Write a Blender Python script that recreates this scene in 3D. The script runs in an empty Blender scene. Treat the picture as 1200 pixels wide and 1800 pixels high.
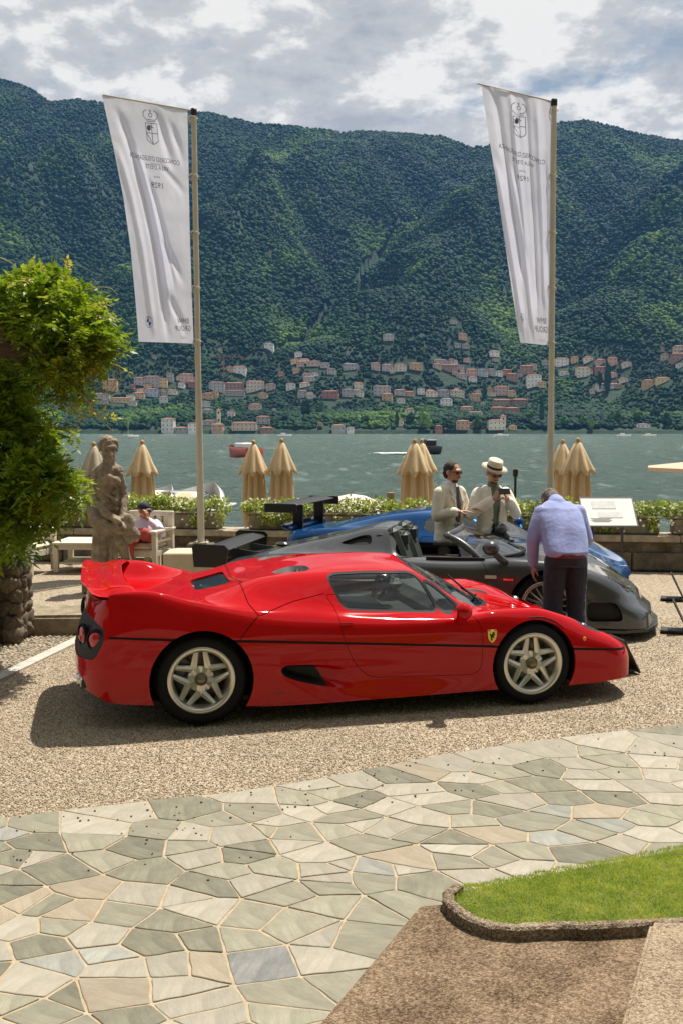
import bpy, bmesh, math, random
import numpy as np
from mathutils import Vector, Matrix, noise as mnoise
R = math.radians
rng = np.random.default_rng(7)
random.seed(7)
SC = bpy.context.scene
COL = SC.collection
# ---------------------------------------------------------------- camera
F_PX, Y_HOR, CAM_H = 1800.0, 757.0, 2.136
PITCH = math.atan((900 - Y_HOR) / F_PX)
cam = bpy.data.cameras.new('camera'); cam_o = bpy.data.objects.new('camera', cam); COL.objects.link(cam_o)
cam.sensor_fit = 'VERTICAL'; cam.sensor_height = 36; cam.sensor_width = 24; cam.lens = 36.0 * F_PX / 1800
cam.clip_start = 0.05; cam.clip_end = 20000
cam_o.location = (0, 0, CAM_H); cam_o.rotation_euler = (math.pi / 2 - PITCH, 0, 0)
SC.camera = cam_o
# ---------------------------------------------------------------- light
SUN_DIR = Vector((0.27, 0.36, 1.0)).normalized()
SUN_EL = math.asin(SUN_DIR.z); SUN_AZ = math.atan2(SUN_DIR.x, SUN_DIR.y)
sun = bpy.data.lights.new('sun', 'SUN'); sun_o = bpy.data.objects.new('sun', sun); COL.objects.link(sun_o)
sun.energy = 5.0; sun.angle = R(0.53); sun.color = (1.0, 0.94, 0.84)
sun_o.rotation_euler = SUN_DIR.to_track_quat('Z', 'Y').to_euler(); sun_o.location = (20, 30, 80)
VS = SC.view_settings
SC.display_settings.display_device = 'sRGB'
VS.view_transform = 'Standard'; VS.look = 'None'; VS.gamma = 1; VS.exposure = 0.6; VS.use_curve_mapping = False

def build_world():
    w = bpy.data.worlds.new('World'); SC.world = w; w.use_nodes = True
    nt = w.node_tree; nt.nodes.clear(); N = nt.nodes.new; L = nt.links.new
    out = N('ShaderNodeOutputWorld'); bg = N('ShaderNodeBackground'); bg.inputs[1].default_value = 0.051
    sky = N('ShaderNodeTexSky'); sky.sky_type = 'NISHITA'; sky.sun_disc = False
    sky.sun_elevation = SUN_EL; sky.sun_rotation = SUN_AZ; sky.air_density = 1.0; sky.dust_density = 1.5; sky.ozone_density = 1.0
    tc = N('ShaderNodeTexCoord'); sep = N('ShaderNodeSeparateXYZ'); L(tc.outputs['Generated'], sep.inputs[0])
    # clouds lie on a flat layer seen in perspective
    def math_(op, a, b=None, clamp=False):
        m = N('ShaderNodeMath'); m.operation = op; m.use_clamp = clamp
        for i, v in enumerate((a, b)):
            if v is None: continue
            if isinstance(v, (int, float)): m.inputs[i].default_value = v
            else: L(v, m.inputs[i])
        return m.outputs[0]
    zz = math_('ADD', math_('MAXIMUM', sep.outputs[2], 0.0), 0.32)
    comb = N('ShaderNodeCombineXYZ')
    L(math_('DIVIDE', sep.outputs[0], zz), comb.inputs[0]); L(math_('DIVIDE', sep.outputs[1], zz), comb.inputs[1])
    L(math_('MULTIPLY', sep.outputs[2], 1.0), comb.inputs[2])
    def noise(scale, detail, rough, off, dist=0.0):
        mp = N('ShaderNodeMapping'); mp.inputs['Location'].default_value = off; L(comb.outputs[0], mp.inputs[0])
        n = N('ShaderNodeTexNoise'); n.inputs['Scale'].default_value = scale; n.inputs['Detail'].default_value = detail
        n.inputs['Roughness'].default_value = rough; n.inputs['Distortion'].default_value = dist
        L(mp.outputs[0], n.inputs['Vector']); return n.outputs[0]
    def ramp(v, stops):
        r = N('ShaderNodeValToRGB'); e = r.color_ramp.elements
        while len(e) < len(stops): e.new(0.5)
        for i, (p, c) in enumerate(stops): e[i].position = p; e[i].color = (*c, 1) if len(c) == 3 else c
        L(v, r.inputs[0]); return r.outputs[0]
    n1 = noise(4.2, 12, 0.58, (3.1, 1.7, 0.4), 0.12)
    n2 = noise(8.5, 12, 0.60, (8.3, 2.2, 1.0), 0.12)
    n3 = noise(1.6, 3, 0.5, (5.5, 9.1, 0.0))
    mask = ramp(n1, [(0.35, (0, 0, 0)), (0.45, (1, 1, 1))])
    sh = math_('ADD', math_('MULTIPLY', n2, 0.7), math_('MULTIPLY', n3, 0.3))
    cc = ramp(sh, [(0.39, (5.7, 5.9, 6.0)), (0.455, (7.0, 7.1, 7.1)), (0.51, (7.8, 7.8, 7.6)), (0.57, (12.0, 11.6, 10.8))])
    mix = N('ShaderNodeMix'); mix.data_type = 'RGBA'
    haze = N('ShaderNodeMix'); haze.data_type = 'RGBA'; haze.inputs[0].default_value = 0.65
    L(sky.outputs[0], haze.inputs[6]); haze.inputs[7].default_value = (4.9, 5.7, 6.2, 1)
    L(mask, mix.inputs[0]); L(haze.outputs[2], mix.inputs[6]); L(cc, mix.inputs[7])
    L(mix.outputs[2], bg.inputs[0]); L(bg.outputs[0], out.inputs[0])
build_world()

# ---------------------------------------------------------------- helpers
def ray(px, py):
    a = (px - 600) / F_PX; b = (900 - py) / F_PX
    return np.array([a, math.cos(PITCH) + b * math.sin(PITCH), -math.sin(PITCH) + b * math.cos(PITCH)])
CAM = np.array([0, 0, CAM_H])
def gnd(px, py, z=0.0):
    d = ray(px, py); return d * ((z - CAM_H) / d[2]) + CAM
def atY(px, py, Y):
    d = ray(px, py); return d * (Y / d[1]) + CAM

MATS = {}
def mat(name, color=(0.5, 0.5, 0.5), rough=0.6, metal=0.0, var=0.0, vscale=8.0, bump=0.0, bscale=60.0, coat=0.0, spec=0.5,
        color2=None, objvar=0.0, trans=0.0, transl=0.0, sheen=0.0, detail=5.0, stretch=None, ior=1.45, alpha=1.0, bdist=0.02, roughvar=0.0):
    """general procedural surface: base colour with noise mottling, per-object variation, bump"""
    if name in MATS: return MATS[name]
    m = bpy.data.materials.new(name); m.use_nodes = True; nt = m.node_tree; N = nt.nodes.new; L = nt.links.new
    b = nt.nodes['Principled BSDF']; out = nt.nodes['Material Output']
    b.inputs['Roughness'].default_value = rough; b.inputs['Metallic'].default_value = metal
    b.inputs['Coat Weight'].default_value = coat; b.inputs['Coat IOR'].default_value = 1.42; b.inputs['Coat Roughness'].default_value = 0.03
    b.inputs['Specular IOR Level'].default_value = spec; b.inputs['Transmission Weight'].default_value = trans
    b.inputs['IOR'].default_value = ior; b.inputs['Sheen Weight'].default_value = sheen
    b.inputs['Alpha'].default_value = alpha
    b.inputs['Base Color'].default_value = (*color, 1)
    tc = N('ShaderNodeTexCoord'); vec = tc.outputs['Object']
    if stretch:
        mp = N('ShaderNodeMapping'); mp.inputs['Scale'].default_value = stretch; L(vec, mp.inputs[0]); vec = mp.outputs[0]
    col = None
    if var > 0 or color2:
        n = N('ShaderNodeTexNoise'); n.inputs['Scale'].default_value = vscale; n.inputs['Detail'].default_value = detail; n.inputs['Roughness'].default_value = 0.65
        L(vec, n.inputs['Vector'])
        r = N('ShaderNodeValToRGB'); r.color_ramp.elements[0].position = 0.32; r.color_ramp.elements[1].position = 0.68
        c2 = color2 if color2 else tuple(min(1, c * (1 + var)) for c in color)
        c1 = color if color2 else tuple(c * (1 - var) for c in color)
        r.color_ramp.elements[0].color = (*c1, 1); r.color_ramp.elements[1].color = (*c2, 1)
        L(n.outputs[0], r.inputs[0]); col = r.outputs[0]
    if objvar > 0:
        oi = N('ShaderNodeObjectInfo'); hs = N('ShaderNodeHueSaturation')
        mr = N('ShaderNodeMapRange'); mr.inputs['To Min'].default_value = 1 - objvar; mr.inputs['To Max'].default_value = 1 + objvar
        L(oi.outputs['Random'], mr.inputs[0]); L(mr.outputs[0], hs.inputs['Value'])
        mr2 = N('ShaderNodeMapRange'); mr2.inputs['To Min'].default_value = 0.5 - objvar * 0.06; mr2.inputs['To Max'].default_value = 0.5 + objvar * 0.06
        L(oi.outputs['Random'], mr2.inputs[0]); L(mr2.outputs[0], hs.inputs['Hue'])
        if col is not None: L(col, hs.inputs['Color'])
        else: hs.inputs['Color'].default_value = (*color, 1)
        col = hs.outputs[0]
    if col is not None: L(col, b.inputs['Base Color'])
    if bump > 0:
        n2 = N('ShaderNodeTexNoise'); n2.inputs['Scale'].default_value = bscale; n2.inputs['Detail'].default_value = 6; n2.inputs['Roughness'].default_value = 0.65
        L(vec, n2.inputs['Vector']); bp = N('ShaderNodeBump'); bp.inputs['Strength'].default_value = bump; bp.inputs['Distance'].default_value = bdist
        L(n2.outputs[0], bp.inputs['Height']); L(bp.outputs[0], b.inputs['Normal'])
        if roughvar:
            mrr = N('ShaderNodeMapRange'); mrr.inputs['To Min'].default_value = rough - roughvar; mrr.inputs['To Max'].default_value = rough + roughvar
            L(n2.outputs[0], mrr.inputs[0]); L(mrr.outputs[0], b.inputs['Roughness'])
    if transl > 0:
        t = N('ShaderNodeBsdfTranslucent'); mx = N('ShaderNodeMixShader'); mx.inputs[0].default_value = transl
        if col is not None: L(col, t.inputs[0])
        else: t.inputs[0].default_value = (*color, 1)
        L(b.outputs[0], mx.inputs[1]); L(t.outputs[0], mx.inputs[2]); L(mx.outputs[0], out.inputs[0])
    MATS[name] = m; return m

def glass_mat(name, tint=(0.55, 0.6, 0.6), refl=0.12):
    """thin car / boat glass: tinted see-through plus a fresnel mirror"""
    if name in MATS: return MATS[name]
    m = bpy.data.materials.new(name); m.use_nodes = True; nt = m.node_tree; nt.nodes.clear(); N = nt.nodes.new; L = nt.links.new
    out = N('ShaderNodeOutputMaterial'); t = N('ShaderNodeBsdfTransparent'); t.inputs[0].default_value = (*tint, 1)
    g = N('ShaderNodeBsdfGlossy'); g.inputs['Roughness'].default_value = 0.02; g.inputs[0].default_value = (1, 1, 1, 1)
    f = N('ShaderNodeFresnel'); f.inputs[0].default_value = 1.5
    a = N('ShaderNodeMath'); a.operation = 'ADD'; a.use_clamp = True; a.inputs[1].default_value = refl - 0.04; L(f.outputs[0], a.inputs[0])
    mx = N('ShaderNodeMixShader'); L(a.outputs[0], mx.inputs[0]); L(t.outputs[0], mx.inputs[1]); L(g.outputs[0], mx.inputs[2]); L(mx.outputs[0], out.inputs[0])
    MATS[name] = m; return m

def tag(o, label=None, cat=None, group=None, kind=None):
    if label: o['label'] = label
    if cat: o['category'] = cat
    if group: o['group'] = group
    if kind: o['kind'] = kind
    return o
def thing(name, label, cat, loc=(0, 0, 0), rz=0.0, group=None):
    o = bpy.data.objects.new(name, None); COL.objects.link(o); o.empty_display_size = 0.1
    o.location = loc; o.rotation_euler = (0, 0, rz)
    return tag(o, label, cat, group)
def link(name, me, m=None, parent=None, loc=None):
    o = bpy.data.objects.new(name, me); COL.objects.link(o)
    if m is not None and not me.materials: me.materials.append(m)
    if parent is not None: o.parent = parent
    if loc is not None: o.location = loc
    return o
def copy_tree(o, parent=None):
    c = o.copy(); COL.objects.link(c)
    if parent is not None: c.parent = parent
    for ch in o.children: copy_tree(ch, c)
    return c

class MB:
    """collects simple shapes into one mesh"""
    def __init__(s): s.v = []; s.f = []; s.sm = []
    def add(s, v, f, smooth=False):
        k = len(s.v); s.v += [tuple(map(float, p)) for p in v]; s.f += [tuple(i + k for i in q) for q in f]; s.sm += [smooth] * len(f); return s
    def box(s, c, d, rz=0, M=None, bev=0.0, taper=1.0):
        x, y, z = d[0] / 2, d[1] / 2, d[2] / 2; t = taper
        if bev <= 0:
            V = [(-x, -y, -z), (x, -y, -z), (x, y, -z), (-x, y, -z), (-x*t, -y*t, z), (x*t, -y*t, z), (x*t, y*t, z), (-x*t, y*t, z)]
            Fc = [(0, 3, 2, 1), (4, 5, 6, 7), (0, 1, 5, 4), (1, 2, 6, 5), (2, 3, 7, 6), (3, 0, 4, 7)]
        else:
            b = min(bev, x * .9, y * .9, z * .9); V = []; Fc = []
            lv = [(-z, b), (-z + b, 0), (z - b, 0), (z, b)]
            for zz, k in lv:
                xx, yy = x - k, y - k; c_ = b
                V += [(-xx + c_, -yy, zz), (xx - c_, -yy, zz), (xx, -yy + c_, zz), (xx, yy - c_, zz), (xx - c_, yy, zz), (-xx + c_, yy, zz), (-xx, yy - c_, zz), (-xx, -yy + c_, zz)]
            for l in range(3):
                for i in range(8):
                    j = (i + 1) % 8; Fc.append((l * 8 + i, l * 8 + j, l * 8 + 8 + j, l * 8 + 8 + i))
            Fc += [tuple(range(7, -1, -1)), tuple(range(24, 32))]
        if M is None: M = Matrix.Translation(c) @ Matrix.Rotation(rz, 4, 'Z')
        else: M = Matrix.Translation(c) @ M
        return s.add([M @ Vector(p) for p in V], Fc)
    def tube(s, pts, rad, n=10, caps=True, smooth=True):
        pts = [Vector(p) for p in pts]; m = len(pts)
        rad = [rad] * m if isinstance(rad, (int, float)) else rad
        V = []; prev = None
        for i, p in enumerate(pts):
            d = (pts[min(i + 1, m - 1)] - pts[max(i - 1, 0)])
            d = d.normalized() if d.length > 1e-9 else Vector((0, 0, 1))
            if prev is None:
                a = Vector((0, 0, 1)) if abs(d.z) < 0.9 else Vector((1, 0, 0)); u = d.cross(a).normalized()
            else:
                u = prev - d * prev.dot(d); u = u.normalized() if u.length > 1e-6 else d.orthogonal().normalized()
            prev = u; w = d.cross(u)
            for k in range(n):
                t = 2 * math.pi * k / n; V.append(p + (u * math.cos(t) + w * math.sin(t)) * rad[i])
        Fc = [(i * n + k, i * n + (k + 1) % n, (i + 1) * n + (k + 1) % n, (i + 1) * n + k) for i in range(m - 1) for k in range(n)]
        s.add(V, Fc, smooth)
        if caps: s.add(V[:n], [tuple(range(n - 1, -1, -1))]); s.add(V[-n:], [tuple(range(n))])
        return s
    def lathe(s, prof, n=24, c=(0, 0, 0), axis='Z', smooth=True, caps=False):
        V = []
        for r, z in prof:
            for k in range(n):
                t = 2 * math.pi * k / n; a, b_ = r * math.cos(t), r * math.sin(t)
                p = (a, b_, z) if axis == 'Z' else ((a, z, b_) if axis == 'Y' else (z, a, b_))
                V.append((p[0] + c[0], p[1] + c[1], p[2] + c[2]))
        m = len(prof); k0 = len(s.v)
        s.add(V, [(i * n + k, i * n + (k + 1) % n, (i + 1) * n + (k + 1) % n, (i + 1) * n + k) for i in range(m - 1) for k in range(n)], smooth)
        if caps: s.f += [tuple(k0 + k for k in range(n - 1, -1, -1)), tuple(k0 + (m - 1) * n + k for k in range(n))]; s.sm += [False, False]
        return s
    def prism(s, poly, z0, z1, axis='Z', M=None):
        n = len(poly)
        def P(a, b, z): return (a, b, z) if axis == 'Z' else ((a, z, b) if axis == 'Y' else (z, a, b))
        V = [P(a, b, z0) for a, b in poly] + [P(a, b, z1) for a, b in poly]
        if M is not None: V = [M @ Vector(p) for p in V]
        return s.add(V, [tuple(range(n - 1, -1, -1)), tuple(range(n, 2 * n))] + [(i, (i + 1) % n, n + (i + 1) % n, n + i) for i in range(n)])
    def ball(s, c, r, n=12, m=8, sc=(1, 1, 1), M=None):
        V = []
        for i in range(1, m):
            p = math.pi * i / m
            for k in range(n):
                t = 2 * math.pi * k / n; V.append(Vector((math.sin(p) * math.cos(t) * r * sc[0], math.sin(p) * math.sin(t) * r * sc[1], math.cos(p) * r * sc[2])))
        V += [Vector((0, 0, r * sc[2])), Vector((0, 0, -r * sc[2]))]; t0 = len(V) - 2
        Fc = [(i * n + k, (i + 1) * n + k, (i + 1) * n + (k + 1) % n, i * n + (k + 1) % n) for i in range(m - 2) for k in range(n)]
        Fc += [(t0, k, (k + 1) % n) for k in range(n)] + [(t0 + 1, (m - 2) * n + (k + 1) % n, (m - 2) * n + k) for k in range(n)]
        if M is not None: V = [M @ p for p in V]
        return s.add([p + Vector(c) for p in V], Fc, True)
    def mesh(s, name='m', flip=True):
        me = bpy.data.meshes.new(name); me.from_pydata(s.v, [], s.f)
        me.polygons.foreach_set('use_smooth', s.sm)
        if flip:
            bm = bmesh.new(); bm.from_mesh(me); bmesh.ops.recalc_face_normals(bm, faces=bm.faces[:]); bm.to_mesh(me); bm.free()
        me.update(); return me
    def build(s, name, m, parent=None, loc=None, flip=True): return link(name, s.mesh(name, flip), m, parent, loc)

def np_mesh(name, V, Fq, smooth=True):
    """mesh from numpy verts and an (n,k) face array"""
    V = np.asarray(V, dtype=np.float32); Fq = np.asarray(Fq, dtype=np.int32); k = Fq.shape[1]
    me = bpy.data.meshes.new(name); me.vertices.add(len(V)); me.vertices.foreach_set('co', V.ravel())
    me.loops.add(Fq.size); me.loops.foreach_set('vertex_index', Fq.ravel())
    me.polygons.add(len(Fq)); me.polygons.foreach_set('loop_start', np.arange(len(Fq), dtype=np.int32) * k)
    me.polygons.foreach_set('use_smooth', np.full(len(Fq), smooth)); me.update(calc_edges=True); return me
def grid_faces(nu, nv):
    i = np.arange(nu - 1)[:, None] * nv + np.arange(nv - 1)[None]; i = i.ravel()
    return np.stack([i, i + nv, i + nv + 1, i + 1], 1)
# value noise on arrays
_perm = rng.random((256, 256))
def vnoise(x, y):
    xi = np.floor(x).astype(int); yi = np.floor(y).astype(int); fx = x - xi; fy = y - yi
    fx = fx * fx * (3 - 2 * fx); fy = fy * fy * (3 - 2 * fy); a = lambda i, j: _perm[i & 255, j & 255]
    return (a(xi, yi) * (1 - fx) + a(xi + 1, yi) * fx) * (1 - fy) + (a(xi, yi + 1) * (1 - fx) + a(xi + 1, yi + 1) * fx) * fy
def fbm(x, y, o=5):
    s = 0; a = 0.5
    for i in range(o): s = s + a * vnoise(x + i * 17.3, y + i * 9.1); x = x * 2.03; y = y * 2.03; a *= 0.5
    return s
def smooth01(t): t = np.clip(t, 0, 1); return t * t * (3 - 2 * t)
# ================================================================ SETTING: lake, mountain, haze
LAKE_Z = -2.05
def water_mat():
    m = bpy.data.materials.new('lake_water'); m.use_nodes = True; nt = m.node_tree; N = nt.nodes.new; L = nt.links.new
    b = nt.nodes['Principled BSDF']; b.inputs['Base Color'].default_value = (0.125, 0.18, 0.16, 1); b.inputs['Roughness'].default_value = 0.10
    b.inputs['IOR'].default_value = 1.33
    tc = N('ShaderNodeTexCoord')
    def nz(sc, st, det):
        mp = N('ShaderNodeMapping'); mp.inputs['Scale'].default_value = st; mp.inputs['Rotation'].default_value = (0, 0, R(18)); L(tc.outputs['Object'], mp.inputs[0])
        n = N('ShaderNodeTexNoise'); n.inputs['Scale'].default_value = sc; n.inputs['Detail'].default_value = det; n.inputs['Roughness'].default_value = 0.6
        L(mp.outputs[0], n.inputs['Vector']); return n.outputs[0]
    a = nz(0.8, (0.6, 1.5, 1), 7); c = nz(0.09, (0.5, 1.2, 1), 4)
    ad = N('ShaderNodeMath'); ad.operation = 'MULTIPLY_ADD'; L(c, ad.inputs[0]); ad.inputs[1].default_value = 1.6; L(a, ad.inputs[2])
    bp = N('ShaderNodeBump'); bp.inputs['Strength'].default_value = 1.0; bp.inputs['Distance'].default_value = 1.8; L(ad.outputs[0], bp.inputs['Height']); L(bp.outputs[0], b.inputs['Normal'])
    return m
SHORE = 1235.0
_r = 17.0 * (1500 / 17.0) ** (np.linspace(0, 1, 620)); _u = np.linspace(-0.60, 0.60, 700)
LX = _r[:, None] * _u[None]; LY = np.repeat(_r[:, None], len(_u), 1)
_ca, _sa = math.cos(0.35), math.sin(0.35); WX = LX * _ca + LY * _sa; WY = -LX * _sa + LY * _ca
LZ = LAKE_Z + 0.8 * (fbm(WX / 3.6, WY / 2.2, 4) - 0.47) + 1.3 * (fbm(WX / 13 + 9, WY / 7 + 3, 4) - 0.44) + 0.5 * (fbm(WX / 60 + 5, WY / 28 + 3, 2) - 0.37)
tag(link('lake', np_mesh('lake', np.stack([LX, LY, LZ], -1).reshape(-1, 3), grid_faces(620, 700)[:, ::-1]), water_mat()), 'choppy teal lake water between terrace and mountain', 'lake', kind='structure')

RIDGE = np.array([(-700, 205), (-300, 150), (0, 143), (60, 160), (105, 188), (150, 183), (200, 190), (300, 200), (380, 206), (450, 222), (520, 226), (600, 238), (650, 236), (720, 240), (770, 244), (820, 262), (850, 262), (900, 245), (978, 221), (1015, 217), (1060, 226), (1110, 240), (1160, 249), (1250, 252), (1500, 235), (1900, 260)], float)
Y_R = 2550.0
def terrain(X, Y):
    Xp = X / np.maximum(Y, 500) * F_PX + 600                       # azimuth on the ridge drawing
    t = (Y - SHORE) / (Y_R - SHORE)
    H = (757 - 12 - np.interp(X / Y_R * F_PX + 600, RIDGE[:, 0], RIDGE[:, 1])) / F_PX * Y_R + CAM_H
    wx = X + 120 * (fbm(X / 500 + 3, Y / 500, 3) - 0.5)
    base = np.where(t < 1, np.clip(t, 0, 1) ** 1.12, 1 - 0.25 * np.clip(t - 1, 0, 2))
    cc = (X + 0.42 * (Y_R - Y) + 190 * (fbm(X / 420 + 3, Y / 420, 3) - 0.45)) / 410 + 0.30; spur = 1 - np.abs(2 * (cc - np.floor(cc)) - 1); spur = spur + 0.35 * (vnoise(np.floor(cc) * 3.7 + 1.3, t * 2.2) - 0.5)
    c2 = (X - 0.55 * (Y_R - Y) + 120 * (fbm(X / 260 + 9, Y / 260, 3) - 0.45)) / 175 + 0.1; spur2 = 1 - np.abs(2 * (c2 - np.floor(c2)) - 1)
    env = np.clip((t - 0.13) * 2.2, 0, 1) * np.clip((1.0 - t) * 2.2, 0, 1)
    z = H * base + env * (215 * (spur - 0.55) + 60 * (spur2 - 0.5)) + env * 70 * (fbm(X / 90, Y / 90, 4) - 0.47)
    # terraces of the village slope are gentler
    z = z - 45 * np.exp(-((t - 0.16) / 0.1) ** 2) * np.clip(t * 12, 0, 1)
    # nearer green spur that falls to the lake on the right
    d = np.hypot((X - 640) / 330, (Y - 1520) / 250)
    z = np.maximum(z, 205 * np.clip(1 - d, 0, 1) ** 0.85 * np.clip((Y - SHORE) / 60, 0, 1) + 10 * (fbm(X / 60, Y / 60, 3) - 0.5))
    return np.where(Y < SHORE + 4, LAKE_Z - 3, np.maximum(z, LAKE_Z + 1.5 * np.clip((Y - SHORE) / 8, 0, 1)) + 0.0)
ny, nx = 230, 420
gy = SHORE - 10 + (np.linspace(0, 1, ny) ** 1.25) * 2100; gx = np.linspace(-1700, 1700, nx)
GX, GY = np.meshgrid(gx, gy, indexing='ij'); GZ = terrain(GX, GY)
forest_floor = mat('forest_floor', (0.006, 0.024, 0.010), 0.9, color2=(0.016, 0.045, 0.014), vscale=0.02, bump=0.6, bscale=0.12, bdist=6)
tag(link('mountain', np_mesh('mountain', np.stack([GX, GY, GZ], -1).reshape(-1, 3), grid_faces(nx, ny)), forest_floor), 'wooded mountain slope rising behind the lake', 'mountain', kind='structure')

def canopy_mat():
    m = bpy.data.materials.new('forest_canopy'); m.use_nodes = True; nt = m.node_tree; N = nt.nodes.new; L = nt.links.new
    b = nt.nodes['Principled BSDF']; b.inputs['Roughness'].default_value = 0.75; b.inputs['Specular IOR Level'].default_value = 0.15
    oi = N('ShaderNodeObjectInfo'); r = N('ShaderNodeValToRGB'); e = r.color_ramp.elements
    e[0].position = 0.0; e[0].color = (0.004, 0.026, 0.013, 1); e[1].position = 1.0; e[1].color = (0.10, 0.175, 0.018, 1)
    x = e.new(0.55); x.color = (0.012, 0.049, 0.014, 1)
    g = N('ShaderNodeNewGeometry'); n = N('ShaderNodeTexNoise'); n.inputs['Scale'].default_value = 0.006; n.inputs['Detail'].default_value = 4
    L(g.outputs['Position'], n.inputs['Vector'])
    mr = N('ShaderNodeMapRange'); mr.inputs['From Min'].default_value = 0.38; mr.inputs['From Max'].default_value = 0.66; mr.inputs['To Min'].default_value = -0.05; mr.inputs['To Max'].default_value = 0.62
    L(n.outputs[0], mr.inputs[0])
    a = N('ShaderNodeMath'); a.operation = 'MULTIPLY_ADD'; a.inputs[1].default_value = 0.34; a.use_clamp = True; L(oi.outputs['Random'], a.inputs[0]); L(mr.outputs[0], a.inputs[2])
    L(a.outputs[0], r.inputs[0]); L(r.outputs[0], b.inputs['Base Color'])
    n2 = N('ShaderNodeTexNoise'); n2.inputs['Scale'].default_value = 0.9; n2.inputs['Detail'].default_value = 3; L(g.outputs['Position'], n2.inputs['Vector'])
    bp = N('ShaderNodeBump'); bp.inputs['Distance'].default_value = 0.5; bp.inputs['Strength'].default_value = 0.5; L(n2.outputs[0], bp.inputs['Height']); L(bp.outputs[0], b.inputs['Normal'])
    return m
def scatter_gn(name, pts, scl, rot, m, kind_geo='tree', smooth=False):
    """points mesh with scale/rotation attributes; one small shape instanced on every point"""
    me = bpy.data.meshes.new(name); me.vertices.add(len(pts)); me.vertices.foreach_set('co', np.asarray(pts, np.float32).ravel())
    a = me.attributes.new('sc', 'FLOAT_VECTOR', 'POINT'); a.data.foreach_set('vector', np.asarray(scl, np.float32).ravel())
    a = me.attributes.new('ro', 'FLOAT_VECTOR', 'POINT'); a.data.foreach_set('vector', np.asarray(rot, np.float32).ravel())
    o = link(name, me); me.materials.append(m)
    ng = bpy.data.node_groups.new(name + '_scatter', 'GeometryNodeTree'); N = ng.nodes.new; L = ng.links.new
    ng.interface.new_socket('Geometry', in_out='INPUT', socket_type='NodeSocketGeometry'); ng.interface.new_socket('Geometry', in_out='OUTPUT', socket_type='NodeSocketGeometry')
    gi = N('NodeGroupInput'); go = N('NodeGroupOutput'); ip = N('GeometryNodeInstanceOnPoints')
    ico = N('GeometryNodeMeshIcoSphere'); ico.inputs['Radius'].default_value = 1; ico.inputs['Subdivisions'].default_value = 3 if kind_geo == 'tree' else 1
    geo = ico.outputs[0]
    if kind_geo == 'tree':
        sp = N('GeometryNodeSetPosition'); nz = N('ShaderNodeTexNoise'); nz.inputs['Scale'].default_value = 1.9; nz.inputs['Detail'].default_value = 2
        ps = N('GeometryNodeInputPosition'); sub = N('ShaderNodeMath'); sub.operation = 'SUBTRACT'; sub.inputs[1].default_value = 0.5
        vm = N('ShaderNodeVectorMath'); vm.operation = 'SCALE'; m2 = N('ShaderNodeMath'); m2.operation = 'MULTIPLY'; m2.inputs[1].default_value = 1.5
        L(nz.outputs[0], sub.inputs[0]); L(sub.outputs[0], m2.inputs[0]); L(ps.outputs[0], vm.inputs[0]); L(m2.outputs[0], vm.inputs['Scale'])
        L(geo, sp.inputs[0]); L(vm.outputs[0], sp.inputs['Offset']); geo = sp.outputs[0]
    sm = N('GeometryNodeSetShadeSmooth'); sm.inputs['Shade Smooth'].default_value = smooth; L(geo, sm.inputs[0])
    mt = N('GeometryNodeSetMaterial'); mt.inputs['Material'].default_value = m; L(sm.outputs[0], mt.inputs[0])
    at = N('GeometryNodeInputNamedAttribute'); at.data_type = 'FLOAT_VECTOR'; at.inputs[0].default_value = 'sc'
    ar = N('GeometryNodeInputNamedAttribute'); ar.data_type = 'FLOAT_VECTOR'; ar.inputs[0].default_value = 'ro'
    L(gi.outputs[0], ip.inputs['Points']); L(mt.outputs[0], ip.inputs['Instance']); L(at.outputs[0], ip.inputs['Scale']); L(ar.outputs[0], ip.inputs['Rotation'])
    L(ip.outputs[0], go.inputs[0])
    md = o.modifiers.new('scatter', 'NODES'); md.node_group = ng
    return o
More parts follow.
